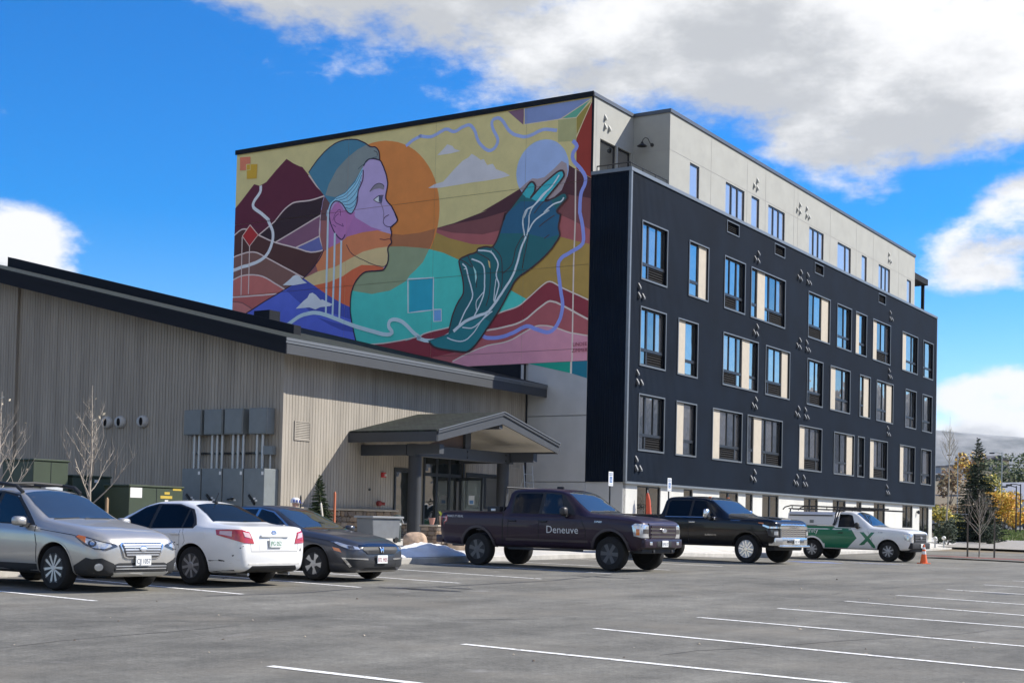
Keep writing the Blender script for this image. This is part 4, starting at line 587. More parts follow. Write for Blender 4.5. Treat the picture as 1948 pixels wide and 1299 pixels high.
def window(u0, u1, z0, z1, spec, face=0.0, dep=.13, trim=True, transom=.27, parent=apt, pref='window', glass=None):
    """outer trim + black frame is the window; panes, louvres and infill panels are its pieces"""
    fr = MB(); f = .055
    if trim:
        for (a, b_, c, d) in ((u0-.05, u1+.05, z1, z1+.05), (u0-.05, u1+.05, z0-.06, z0), (u0-.05, u0, z0, z1), (u1, u1+.05, z0, z1)): fr.box(a, b_, face-.035, face-.002, c, d, 1)
    tot = sum(BAYW.get(c, .7) if c != 'g' else 1.2 for c in spec); u = u0; edges = [u0]; items = []
    for c in spec:
        w_ = (u1-u0)*((BAYW.get(c, .7) if c != 'g' else 1.2)/tot); a, b_ = u, u+w_; u = b_; edges.append(b_); zt_ = z0+(z1-z0)*transom
        y0, y1 = face+dep-.05, face+dep+.03
        if c == 'C': items.append(('infill_panel', M_CREAM, (a+.02, b_-.02, face+.05, face+.09, z0+.004, z1-.004))); continue
        if c in 'Gg': items.append(('pane', M_GLASS, (a+f, b_-f, y0+.035, y0+.045, z0+f, z1-f)))
        elif c == 'W':
            mid = (a+b_)/2; fr.box(mid-.03, mid+.03, y0, y1, zt_+.005, z1-f); items.append(('pane', M_GLASS, (a+f, mid-.045, y0+.035, y0+.045, zt_+.06, z1-f))); items.append(('pane', M_GLASS, (mid+.045, b_-f, y0+.035, y0+.045, zt_+.06, z1-f))); items.append(('louvre', M_LOUV, (a+f, b_-f, y0+.03, y0+.05, z0+f, zt_-.05)))
        else: items.append(('pane', M_GLASS, (a+f, b_-f, y0+.035, y0+.045, zt_+.06, z1-f))); items.append(('pane', M_GLASS, (a+f, b_-f, y0+.035, y0+.045, z0+f, zt_-.05)))
        if c not in 'Gg': fr.box(a+.002, b_-.002, y0-.015, y1-.002, zt_-.05, zt_+.06)
        fr.box(a+.001, b_-.001, y0, y1, z0+.001, z0+f); fr.box(a+.001, b_-.001, y0, y1, z1-f, z1-.001)
        fr.box(a+.001, a+f, y0, y1, z0+f, z1-f); fr.box(b_-f, b_-.001, y0, y1, z0+f, z1-f)
    if not fr.v: fr.box(u0, u0+.01, face+.1, face+.12, z0, z1)
    o = fr.build(pref, [M_FRAME, M_TRIM], parent, loc=(0, 0, ZB))
    for nm, m_, q in items:
        if glass and m_ is M_GLASS: m_ = glass
        elif m_ is M_GLASS and random.random() < .3: m_ = random.choice((M_GLASSB, M_GLASSB2))
        b2 = MB()
        if nm == 'louvre':
            b2.box(*q)
            n_ = 5
            for i in range(n_): zz = q[4]+(q[5]-q[4])*(i+.5)/n_; b2.prism([(q[2]-.02, zz-.02), (q[2]-.001, zz+.02), (q[2]-.001, zz+.03), (q[2]-.03, zz-.02)], lambda y, z: (q[0], y, z), lambda y, z: (q[1], y, z))
        else: b2.box(*q)
        if nm == 'pane':
            k0, k1 = random.uniform(-.006, .006), random.uniform(-.005, .005); uc_, zc_ = (q[0]+q[1])/2, (q[4]+q[5])/2; b2.v = [(x, y+(x-uc_)*k0+(z-zc_)*k1, z) for x, y, z in b2.v]
        b2.build(nm, m_, o)
    return o
for r in range(3):
    for (a, b_, s) in WINS[r]: window(a, b_, *ROWS[r], s)
for a, b_ in PLOUV:
    mb = MB()
    for (p, q, c, d) in ((a-.04, b_+.04, 12.86, 12.9), (a-.04, b_+.04, 12.38, 12.42), (a-.04, a, 12.42, 12.86), (b_, b_+.04, 12.42, 12.86)): mb.box(p, q, -.03, -.002, c, d, 1)
    mb.box(a+.01, b_-.01, .1, .14, 12.43, 12.85, 0)
    for i in range(5): mb.box(a+.02, b_-.02, .06, .1, 12.46+.08*i, 12.49+.08*i, 0)
    AP(mb, 'louvre_grille', [M_LOUV, M_TRIM])
# penthouse storey
PF = .07; PH = [(a, b_, 13.16, 14.53) for a, b_, s in PENT]
mb = MB(); wall_holes(mb, 3.31, 36.17, 13.13, ZR, PH, lambda u, d, z: (u, PF+d, z), .14)
mb.quad((3.31, PF, 13.02), (3.31, 1.68, 13.02), (3.31, 1.68, ZR), (3.31, PF, ZR)); mb.quad((36.17, PF, 13.02), (36.17, 12, 13.02), (36.17, 12, ZR), (36.17, PF, ZR))
RW = [(.62, 1.95, 13.05, 14.58), (2.06, 3.16, 13.05, 14.6)]
wall_holes(mb, .02, 3.31, 13.02, ZR, RW, lambda u, d, z: (u, 1.68+d, z), .14)
AP(mb, 'penthouse_wall', M_STUC)
def stj(mb, u0, u1, z, face): mb.box(u0, u1, face-.006, face-.001, z-.012, z+.012)
M_JOINT = mat('panel_joint', (.33, .33, .32), rough=.9)
mb = MB(); stj(mb, 3.31, 36.17, 14.62, PF)
for u in (7.2, 11.0, 13.1, 16.6, 17.1, 21.6, 25.6, 28.4, 33.0): mb.box(u-.01, u+.01, PF-.005, PF-.001, 13.14, ZR-.02)
mb.box(3.304, 3.309, PF, 1.68, 14.6, 14.625); mb.box(.3, .32, 1.675, 1.679, 13.1, ZR-.02)
AP(mb, 'panel_joints', M_JOINT)
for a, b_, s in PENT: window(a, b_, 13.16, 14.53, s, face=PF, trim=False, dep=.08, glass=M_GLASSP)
window(.62, 1.95, 13.05, 14.58, 'G', face=1.68, trim=False); window(2.06, 3.16, 13.05, 14.6, 'G', face=1.68, trim=False)
mb = MB(); q = .05
mb.box(3.31-q, 36.17+q, PF-q, PF+.3, ZR, ZR+.14); mb.box(3.31-q, 3.6, PF+.3, 1.68-q, ZR, ZR+.14); mb.box(-.04, 3.6, 1.68-q, 1.95, ZR, ZR+.14); mb.box(36.17-.2, 36.17+q, PF+.3, 12, ZR, ZR+.14)
mb.box(-.05, .3, 1.95, 19.86, ZR, ZR+.14)
AP(mb, 'roof_coping', mat('roof_coping_grey', (.075, .085, .10), rough=.45, metal=.2))
mb = MB(); mb.box(-.06, -.04, 1.62, 19.86, ZR-.06, ZR+.15); mb.box(-.03, .01, 1.62, 1.70, 13.1, ZR+.1); AP(mb, 'dark_edge_flashing', M_CAPD)
mb = MB(); mb.box(2.2, 5.0, 8.2, 10.6, 15.95, 16.32); mb.box(2.4, 3.2, 6.4, 7.2, 15.95, 16.28); AP(mb, 'rooftop_unit', M_CAP)
# terrace rails and far canopy
mb = MB(); RZ = ZT+.13
for p, q2 in (((.1, .1), (.1, 1.5)), ((.1, .1), (3.2, .1))):
    mb.tube([(p[0], p[1], RZ+.2), (q2[0], q2[1], RZ+.2)], .025, 6)
    for k in range(4): f_ = k/3; x, y = p[0]+(q2[0]-p[0])*f_, p[1]+(q2[1]-p[1])*f_; mb.tube([(x, y, RZ-.05), (x, y, RZ+.2)], .02, 6)
AP(mb, 'terrace_rail', M_FRAME)
mb = MB(); mb.box(36.2, 39.2, .15, 3.2, 14.86, 15.22); AP(mb, 'terrace_canopy', M_CAPD)
mb = MB(); mb.box(38.85, 39.02, .3, .47, 13.02, 14.86); AP(mb, 'canopy_post', M_CAPD)
# goose-neck wall lamp in the notch
mb = MB(); X0 = 3.31
mb.tube([(X0-.01, .8, 14.86), (X0-.06, .8, 14.86)], .09, 12); mb.tube([(X0-.05, .8, 14.86), (X0-.12, .85, 14.92), (X0-.2, .95, 15.16), (X0-.28, 1.06, 15.2), (X0-.34, 1.14, 15.1), (X0-.36, 1.18, 14.95)], .02, 8)
mb.v = [(X0+(x-X0)*.8, .95+(y-.95)*.8, 14.86+(z-14.86)*.8) for x, y, z in mb.v]; gl_ = AP(mb, 'wall_lamp', M_FRAME, 40)
mb = MB(); mb.lathe([(.03, .16), (.06, .14), (.08, .06), (.2, -.02), (.25, -.07), (.24, -.07), (.07, .03)], 20, 'z', (X0-.36, 1.18, 14.84)); mb.v = [(X0+(x-X0)*.8, .95+(y-.95)*.8, 14.86+(z-14.86)*.8) for x, y, z in mb.v]; mb.build('lamp_shade', M_FRAME, gl_, 40)
# ground floor, white on the sunny side and grey on the mural side
mb = MB(); wall_holes(mb, .1, FACE_L-.1, -1.0, ZBOT, GRND, lambda u, d, z: (u, .12+d, z), .14); mb.quad((FACE_L-.1, .12, -1), (FACE_L-.1, 16, -1), (FACE_L-.1, 16, ZBOT), (FACE_L-.1, .12, ZBOT)); AP(mb, 'ground_floor_wall', M_WHITE)
for (a, b_, c, d) in GRND: window(a, b_, c, d, 'GG' if b_-a > 1.2 else 'G', face=.12, trim=False, dep=.09, glass=M_GLASS3)
mb = MB(); mb.tube([(37.36, .11, 1.1), (37.36, .03, 1.1)], .05, 8); mb.lathe([(.02, .1), (.06, .06), (.08, -.12), (.05, -.13)], 12, 'z', (37.36, .0, 1.1)); AP(mb, 'wall_lantern', M_FRAME)
for (t0, t1, z0, z1) in ((.12, 1.66, -1, 1.5), (1.68, 4.27, -1, 1.50), (1.68, 4.27, 1.54, 3.99), (1.68, 4.27, 4.03, 6.05)):
    mb = MB(); mb.box(.08 if t0 < 1 else .0, .3, t0, t1, z0, z1); AP(mb, 'grey_wall_panel', M_GREY)
mb = MB(); mb.box(.06, .32, .13, 19.8, -1, 6.0); mb.box(.03, .33, 1.69, 19.81, 6.0, 16.05); mb.box(.3, 30, 19.5, 19.81, -1, 16.05); AP(mb, 'end_wall', M_GREY)
mb = MB(); mb.box(-.01, .02, 4.4, 19.8, 5.0, 6.04); AP(mb, 'dark_base_flashing', M_CAPD)
mb = MB(); mb.tube([(-.06, 4.5, 5.2), (-.06, 4.5, 6.0)], .06, 10); AP(mb, 'drain_pipe', M_GREY, 40)
# vent hoods on the walls, in little flocks
M_HOODL = mat('vent_hood_grey', (.10, .105, .11), rough=.5); M_HOODW = mat('vent_hood_white', (.38, .385, .36), rough=.6)
def hood(u, z, face, m_):
    mb = MB(); h, w_, d = .115, .048, .095
    mb.prism([(0, h), (0, -h), (-d, -h), (-d, -h+.06)], lambda y, zz: (u-w_, face+y-.002, z+zz), lambda y, zz: (u+w_, face+y-.002, z+zz)); return AP(mb, 'vent_hood', m_)
TRI_A = [(-.17, .17), (-.17, -.17), (.17, -.17)]; TRI_B = [(-.2, -.12), (.15, .17), (.15, -.17)]
for u, z in ((.96,8.69),(.96,5.46),(1.0,2.25),(31.45,11.95),(31.4,8.7),(31.27,5.48),(31.27,2.23)):
    for du, dz in TRI_A: hood(u+du, z+dz, 0, M_HOODL)
for u, z in ((12.03,11.92),(12.03,8.67),(12.03,5.45),(12.03,2.25)):
    for du, dz in TRI_B: hood(u+du, z+dz, 0, M_HOODL)
for u, z in ((17.88,11.95),(17.88,8.71),(17.85,5.48),(17.8,2.25)):
    for du, dz in TRI_B: hood(u-.6+du, z+dz, 0, M_HOODL)
    for du, dz in TRI_A: hood(u+.6+du, z+dz, 0, M_HOODL)
for du, dz in TRI_A: hood(1.14+du, 15.3+dz, 1.68, M_HOODW); hood(31.3+du, 15.2+dz, PF, M_HOODW)
for du, dz in TRI_B: hood(11.95+du, 15.15+dz, PF, M_HOODW); hood(17.2+du, 15.15+dz, PF, M_HOODW)
for du, dz in TRI_A: hood(18.4+du, 15.15+dz, PF, M_HOODW)

# ------------------------------------------------------------------ the mural: coats of paint on the end wall, cut by the panel joints
MK = 2.1                                      # paint is seen in open shade; albedo from the shaded tone
def paint(col):
    c = lin(col); k = tuple(min(.88, v*m_+.010) for v, m_ in zip(c[:3], (2.65, 2.35, 2.3))); return mat('mural_%d_%d_%d' % col, k, rough=.8, var=.06, vscale=1.5)
def build_mural():
    bm = bmesh.new(); slots = []
    def add_poly(pts, x, mi):
        vs_ = [bm.verts.new((x, p[0], p[1])) for p in pts]
        for tri in tessellate_polygon([[Vector((p[0], p[1], 0)) for p in pts]]):
            try: f = bm.faces.new([vs_[i] for i in tri]); f.material_index = mi
            except ValueError: pass
    for li, l in enumerate(MURAL):
        m_ = paint(l[1]); 
        if m_ not in slots: slots.append(m_)
        mi = slots.index(m_); pts = [tuple(map(float, p.split(','))) for p in l[2].split(';')]; x = -.002-.0003*li
        if l[0] == 'p': add_poly(pts, x, mi)
        else:
            w0, w1 = l[3], l[4]; P_ = [Vector(p) for p in pts]; P_ = [p for i, p in enumerate(P_) if i == 0 or (p-P_[i-1]).length > .004]
            lf, rt = [], []
            for i, p in enumerate(P_):
                d = (P_[min(i+1, len(P_)-1)]-P_[max(i-1, 0)]); d = d.normalized() if d.length > 1e-6 else Vector((1, 0)); nn = Vector((-d.y, d.x)); w_ = (w0+(w1-w0)*i/max(1, len(P_)-1))/2
                lf.append(bm.verts.new((x, *(p+nn*w_)))); rt.append(bm.verts.new((x, *(p-nn*w_))))
            for i in range(len(P_)-1):
                f = bm.faces.new((lf[i], lf[i+1], rt[i+1], rt[i])); f.material_index = mi
    def cut(co, no, clear_out=False):
        bmesh.ops.bisect_plane(bm, geom=bm.verts[:]+bm.edges[:]+bm.faces[:], plane_co=co, plane_no=no, clear_outer=clear_out, dist=1e-5)
    cut((0, 1.69, 0), (0, -1, 0), True); cut((0, 19.80, 0), (0, 1, 0), True); cut((0, 0, 6.06), (0, 0, -1), True); cut((0, 0, 16.03), (0, 0, 1), True)
    g = .007
    for z in (12.86, 9.68, 6.52): cut((0, 0, z-g), (0, 0, 1)); cut((0, 0, z+g), (0, 0, 1))
    for t_ in (4.6, 8.9, 13.4): cut((0, t_-.004, 0), (0, 1, 0)); cut((0, t_+.004, 0), (0, 1, 0))
    dead = [f for f in bm.faces if any(abs(f.calc_center_median().z-z) < g for z in (12.86, 9.68, 6.52)) or any(abs(f.calc_center_median().y-t_) < .004 for t_ in (4.6, 8.9, 13.4))]
    bmesh.ops.delete(bm, geom=dead, context='FACES')
    for f in bm.faces:
        if f.normal.x > 0: f.normal_flip()
    me = bpy.data.meshes.new('mural'); bm.to_mesh(me); bm.free()
    for s in slots: me.materials.append(s)
    return me
mural = link('mural', build_mural(), apt, loc=(0, 0, ZB)); mural['label'] = 'painted mural of a face in profile and a raised hand over hills and rivers'
mb = MB(); mb.quad((.027, 1.69, 6.0), (.027, 19.8, 6.0), (.027, 19.8, 16.04), (.027, 1.69, 16.04)); AP(mb, 'mural_backing', mat('mural_joint', (.30, .26, .20), rough=.9))
mb = MB(); mb.quad((-.004, 4.24, 6.05), (-.004, 2.42, 6.05), (-.004, 2.42, 5.62), (-.004, 4.24, 6.04)); AP(mb, 'mural_offcut', paint((0, 112, 94)))
mb = MB(); mb.quad((-.004, 2.34, 6.05), (-.004, 1.69, 6.05), (-.004, 1.69, 5.4), (-.004, 2.34, 5.6)); AP(mb, 'mural_offcut', paint((0, 82, 98)))
mb = MB(); mb.quad((-.004, 2.42, 6.05), (-.004, 2.34, 6.05), (-.004, 2.34, 5.6), (-.004, 2.42, 5.6)); AP(mb, 'mural_offcut', paint((196, 150, 140)))
for ln_, z in (('LINDEE', 6.68), ('ZIMMER', 6.45)):
    me = text_mesh(ln_, .19, .001); me.materials.clear(); me.materials.append(paint((96, 40, 48)))
    o = link('signature', me, apt, loc=(-.05, 2.0, z+ZB)); o.rotation_euler = (R(90), 0, R(-90))

# ================================================================== brown gabled building with entrance canopy
TW = 4.29; UC = -13.85
brn = empty('brown_lodge_building', tuple(W(UC, TW, 0).xy)+(PAD,), BROT, 'low taupe board-sided building with shingle roof and gabled entrance canopy', 'building')
OFF = Vector((-UC, -TW, EYE-PAD))
def BP(mb, name, m_, smooth=None, parent=None, bev=0):
    o = mb.build(name, m_, parent or brn, smooth, loc=None if parent else OFF)
    if bev: bevel(o, bev, 1)
    return o
M_SIDE = mat('taupe_siding', (.31, .28, .235), rough=.8, var=.2, vscale=2.2, stretch=(1, 1, .12), bump=.12, bscale=50)
M_FASC = mat('slate_fascia', (.032, .037, .045), rough=.6, var=.1, vscale=2)
M_FASC2 = mat('drip_edge_metal', (.14, .15, .16), rough=.45, metal=.3)
M_SOFF = mat('cream_soffit', (.34, .31, .26), rough=.8, var=.05)
def shingle_material():
    mt = mat('roof_shingles', (.09, .092, .085), rough=.9, spec=.25); t = mt.node_tree; p = pbsdf(mt)
    tcn = N(t, 'ShaderNodeTexCoord'); br = N(t, 'ShaderNodeTexBrick'); br.offset = .5
    sx_ = N(t, 'ShaderNodeMapping'); lk(t, tcn.outputs['UV'], sx_.inputs['Vector']); lk(t, sx_.outputs[0], br.inputs['Vector'])
    br.inputs['Color1'].default_value = (.078, .10, .082, 1); br.inputs['Color2'].default_value = (.045, .05, .05, 1); br.inputs['Mortar'].default_value = (.02, .02, .02, 1)
    br.inputs['Scale'].default_value = 1; br.inputs['Brick Width'].default_value = .22; br.inputs['Row Height'].default_value = .14; br.inputs['Mortar Size'].default_value = .008; br.inputs['Bias'].default_value = -.1
    nz = N(t, 'ShaderNodeTexNoise'); nz.inputs['Scale'].default_value = 3; nz.inputs['Detail'].default_value = 6; lk(t, tcn.outputs['Object'], nz.inputs['Vector'])
    mxn = N(t, 'ShaderNodeMix', data_type='RGBA', blend_type='MULTIPLY'); mxn.inputs[0].default_value = .6; lk(t, br.outputs['Color'], mxn.inputs[6]); lk(t, nz.outputs['Fac'], mxn.inputs[7])
    hs_ = N(t, 'ShaderNodeHueSaturation'); hs_.inputs['Value'].default_value = .55; lk(t, mxn.outputs[2], hs_.inputs['Color']); lk(t, hs_.outputs[0], p.inputs['Base Color'])
    bn = N(t, 'ShaderNodeBump'); bn.inputs['Strength'].default_value = .6; bn.inputs['Distance'].default_value = .012; lk(t, br.outputs['Fac'], bn.inputs['Height']); bn.invert = True; lk(t, bn.outputs[0], p.inputs['Normal'])
    return mt
M_SHIN = shingle_material()
def uv_planar(o, fu, fv):
    me = o.data; uvl = me.uv_layers.new(name='UVMap')
    for lp in me.loops: c = me.vertices[lp.vertex_index].co; uvl.data[lp.index].uv = (fu(c), fv(c))
SL = .232; EZ = 5.2; RT0 = TW-.9; RIDGE = TW+17
def rz(t_): return EZ+SL*(t_-RT0) if t_ <= RIDGE else EZ+SL*(2*RIDGE-RT0-t_)
# roof slabs
mb = MB(); U0 = UC-.95
for (ta, tb) in ((RT0, RIDGE), (RIDGE, RIDGE+17)):
    mb.prism([(ta, rz(ta)), (tb, rz(tb)), (tb, rz(tb)-.09), (ta, rz(ta)-.09)], lambda y, z: (U0, y, z), lambda y, z: (-.03, y, z))
o = BP(mb, 'roof', M_SHIN); uv_planar(o, lambda c: c.x, lambda c: c.y*1.03)
mb = MB(); mb.box(U0-.012, -.05, RT0-.03, RT0-.004, EZ-.10, EZ-.015); mb.box(U0-.012, -.05, RT0-.015, RT0+.004, EZ-.17, EZ-.11); BP(mb, 'drip_edge', M_FASC2)
mb = MB(); mb.box(U0, -.04, RT0+.006, RT0+.05, EZ-.48, EZ-.12); BP(mb, 'eave_fascia', M_FASC)
for tb in (RIDGE,):
    mb = MB(); q = lambda d0, d1: [(RT0, rz(RT0)-d0), (tb, rz(tb)-d0), (tb, rz(tb)-d1), (RT0, rz(RT0)-d1)]
    mb.prism(q(.1, .5), lambda y, z: (U0-.002, y, z), lambda y, z: (U0+.045, y, z)); mb.prism(q(.02, .16), lambda y, z: (U0-.03, y, z), lambda y, z: (U0-.003, y, z))
    BP(mb, 'rake_fascia', M_CAPD)  # darker than the eave fascia: shade of this side put into the colour
mb = MB(); mb.prism([(RT0+.05, rz(RT0)-.30), (RIDGE, rz(RIDGE)-.30), (RIDGE, rz(RIDGE)-.27), (RT0+.05, rz(RT0)-.27)], lambda y, z: (U0+.05, y, z), lambda y, z: (-.06, y, z)); BP(mb, 'soffit', mat('grey_soffit', (.16, .16, .155), rough=.8))
# stepped parapet higher up the roof
mb = MB(); t0 = TW+2.4
mb.prism([(t0, rz(t0)-.02), (RIDGE, rz(RIDGE)-.02), (RIDGE, rz(RIDGE)+.36), (t0, rz(t0)+.30)], lambda y, z: (-10.75, y, z), lambda y, z: (-10.4, y, z)); mb.box(-10.62, -10.1, TW+3.6, TW+4.3, rz(TW+4), rz(TW+4)+.52)
BP(mb, 'roof_parapet', M_CAPD)
# walls: boards over a backing
HB = [(-8.2, -7.05, -.75, 1.62), (-6.56, -4.25, -.75, 2.34), (-3.97, -1.5, .42, 1.62)]
mb = MB(); wall_holes(mb, UC, -.02, -.9, 5.0, HB, lambda u, d, z: (u, TW+.012+d, z), .15)
mb.prism([(TW+.02, -.9), (RIDGE, -.9), (RIDGE, rz(RIDGE)-.28), (TW+.02, rz(TW)-.28)], lambda y, z: (UC+.012, y, z), lambda y, z: (UC+.08, y, z))
BP(mb, 'wall_backing', mat('siding_groove', (.20, .185, .155), rough=.9))
mb = MB(); bw = .134; n_ = int((-UC)/bw)
for i in range(n_):
    a, b_ = UC+i*bw+.006, UC+(i+1)*bw-.009; segs = [(.29, 4.95)]
    for h in HB:
        if b_ > h[0]-.1 and a < h[1]+.1:
            ns = []
            for s in segs:
                lo, hi = s
                if h[2]-.08 <= lo and h[3]+.08 >= hi: continue
                if h[2]-.08 > lo: ns.append((lo, min(hi, h[2]-.08)))
                if h[3]+.08 < hi: ns.append((max(lo, h[3]+.08), hi))
            segs = ns
    for lo, hi in segs:
        if hi-lo > .05: mb.box(a, b_, TW-.012+random.uniform(-.003, .002), TW+.013, lo, hi)
sd_ = BP(mb, 'board_siding', M_SIDE); sd_['kind'] = 'stuff'
mb = MB()
for i in range(int(17/bw)):
    a, b_ = TW+i*bw+.006, TW+(i+1)*bw-.009; jog = -.10 if a > TW+12.15 else 0; zt_ = rz(a)-.3
    mb.box(UC-.012+jog+random.uniform(-.003, .002), UC+.013, a, b_, -.85, zt_)
sd2 = BP(mb, 'board_siding', M_SIDE); sd2['kind'] = 'stuff'
mb = MB(); mb.box(UC-.03, UC+.06, TW-.03, TW+.07, .28, 4.95); BP(mb, 'corner_board', M_SIDE)
mb = MB(); mb.box(-.14, -.03, TW-.03, TW+.05, -.85, 4.95); BP(mb, 'dark_corner_trim', M_CAPD)
# stone wainscot, stone by stone
M_ST = [mat('fieldstone_%d' % i, c, rough=.9, var=.3, vscale=6, bump=.5, bscale=18) for i, c in enumerate(((.26, .19, .13), (.20, .16, .12), (.30, .24, .18), (.16, .125, .10), (.24, .17, .11)))]
M_MORT = mat('mortar', (.11, .10, .085), rough=.95, var=.2, vscale=6)
def stone_mesh(seed):
    rnd = random.Random(seed); bm = bmesh.new(); bmesh.ops.create_cube(bm, size=1)
    bmesh.ops.bevel(bm, geom=bm.edges[:], offset=.12, segments=1, affect='EDGES')
    for v in bm.verts: v.co += Vector((rnd.uniform(-.07, .07), rnd.uniform(-.1, .1), rnd.uniform(-.08, .08)))
    me = bpy.data.meshes.new('stone'); bm.to_mesh(me); bm.free(); me.materials.append(M_ST[seed % 5]); return me
STM = [stone_mesh(i) for i in range(10)]
def stones(u0, u1, z0, z1, tface, rnd, parent=brn):
    z = z0
    while z < z1-.05:
        h = min(rnd.uniform(.07, .17), z1-z)
        if z1-(z+h) < .06: h = z1-z
        u = u0
        while u < u1-.03:
            w_ = min(rnd.uniform(.13, .42), u1-u)
            if u1-(u+w_) < .08: w_ = u1-u
            o = link('stone', STM[rnd.randrange(10)], parent); o.location = OFF+Vector((u+w_/2, tface, z+h/2)); o.scale = (w_*.93, rnd.uniform(.10, .15), h*.9); u += w_
        z += h
mb = MB(); mb.box(UC, -8.2, TW-.06, TW+.01, -.85, .22); mb.box(-8.2, -7.05, TW-.06, TW+.3, -.85, -.2); BP(mb, 'stone_backing', M_MORT)
rr = random.Random(4); stones(UC, -8.22, -.72, .21, TW-.07, rr); stones(-8.2, -7.05, -.72, -.22, TW-.07, rr)
mb = MB(); mb.box(UC-.04, -8.2, TW-.17, TW-.0125, .215, .285); mb.box(-8.2, -7.05, TW-.15, TW+.1, -.2, -.14); BP(mb, 'stone_cap', mat('sandstone_cap', (.36, .31, .24), rough=.85, var=.15), bev=.01)
# louvres
def louvre_vent(u0, u1, z0, z1):
    mb = MB()
    for (a, b_, c, d) in ((u0, u1, z1, z1+.04), (u0, u1, z0-.04, z0), (u0-.04, u0, z0-.04, z1+.04), (u1, u1+.04, z0-.04, z1+.04)): mb.box(a, b_, TW-.04, TW-.013, c, d)
    k = 10
    for i in range(k): z = z0+(z1-z0)*i/k; mb.prism([(TW-.035, z), (TW-.014, z+.045), (TW-.014, z+.052), (TW-.04, z+.004)], lambda y, zz: (u0, y, zz), lambda y, zz: (u1, y, zz))
    o = BP(mb, 'louvre_vent', M_SIDE); m2 = MB(); m2.box(u0, u1, TW-.0135, TW-.0125, z0, z1); m2.build('dark_gap', M_LOUV, o)
louvre_vent(-13.3, -12.65, 2.34, 2.85); louvre_vent(-1.1, -.5, 2.0, 2.3)
# windows and doors of the entrance
M_STORE = mat('storefront_dark', (.02, .026, .032), rough=.4)
M_GLASS2 = glass_material('entrance_glass', (.015, .02, .02), .30)
def shopfront(u0, u1, z0, z1, cols, transom=None):
    f = .06; fr = MB(); panes = []; y0 = TW+.03; w_ = (u1-u0)/cols
    zs_ = [z0] + ([transom] if transom else []) + [z1]
    for i in range(cols):
        for k in range(len(zs_)-1):
            a, b_, c, d = u0+i*w_, u0+(i+1)*w_, zs_[k], zs_[k+1]
            fr.box(a, a+f, y0, y0+.08, c, d); fr.box(b_-f, b_-.001, y0, y0+.08, c, d); fr.box(a+f, b_-f, y0, y0+.08, c+.001, c+f); fr.box(a+f, b_-f, y0, y0+.08, d-f, d-.001); panes.append((a+f, b_-f, y0+.03, y0+.04, c+f, d-f))
    for (a, b_, c, d) in ((u0-.08, u0, z0, z1+.08), (u1, u1+.08, z0, z1+.08), (u0, u1, z1, z1+.08)): fr.box(a, b_, TW-.03, TW+.02, c, d)
    o = BP(fr, 'storefront', M_STORE)
    for p in panes: m2 = MB(); m2.box(*p); m2.build('pane', M_GLASS2, o)
    return o
shopfront(-8.2, -7.05, -.14, 1.62, 1); shopfront(-6.56, -4.25, -.66, 2.34, 3, 1.55); shopfront(-3.97, -1.5, .42, 1.62, 2)
mb = MB(); mb.box(-13.4, -.4, TW+.5, TW+.55, -.8, 3); mb.box(-13.4, -.4, TW+.2, TW+3, -.75, -.7); BP(mb, 'interior_wall', mat('interior_tan', (.20, .15, .08), rough=.8))
# open door leaf
dl = MB(); L_ = 1.0; f = .09; U_ = -4.45
for (a, b_, c, d) in ((0, f, -.64, 1.5), (L_-f, L_, -.64, 1.5), (f, L_-f, -.64, -.44), (f, L_-f, 1.4, 1.5)): dl.box(U_-.025, U_+.025, TW-.02-b_, TW-.02-a, c, d)
door = BP(dl, 'open_door', M_STORE)
mb = MB(); mb.box(U_-.006, U_+.006, TW-.02-L_+f, TW-.02-f, -.44, 1.4); mb.build('door_glass', mat('door_glass', (.6, .68, .68), rough=.03, trans=.85, spec=.6), door)
mb = MB(); mb.box(U_-.012, U_-.009, TW-.66, TW-.42, .55, .87); mb.build('paper_notice', mat('notice_paper', (.75, .78, .82), rough=.7), door)
mb = MB(); mb.box(U_-.014, U_-.0125, TW-.62, TW-.46, .58, .7); mb.build('notice_print', mat('notice_blue', (.12, .28, .55), rough=.7), door)
mb = MB(); mb.tube([(U_-.06, TW-.92, .0), (U_-.06, TW-.92, .9)], .015, 8); mb.build('pull_handle', M_FASC2, door)
mb = MB(); mb.box(-9.02, -8.84, TW-.09, TW-.013, 1.34, 1.5); al = BP(mb, 'alarm_strobe', mat('alarm_red', (.45, .02, .02), rough=.4)); mb = MB(); mb.box(-8.93, -8.86, TW-.13, TW-.0905, 1.38, 1.45); mb.build('strobe_lens', M_WHITE, al)
mb = MB(); mb.tube([(-9.15, TW, .48), (-9.15, TW-.12, .48)], .09, 12); mb.tube([(-9.2, TW-.1, .48), (-9.27, TW-.22, .47)], .05, 10); mb.tube([(-9.1, TW-.1, .48), (-9.03, TW-.22, .47)], .05, 10); BP(mb, 'hose_connection', mat('hydrant_red', (.25, .035, .03), rough=.5), 40)
mb = MB(); mb.tube([(-9.62, TW, .92), (-9.62, TW-.05, .92)], .04, 8); BP(mb, 'camera_stub', M_FRAME)
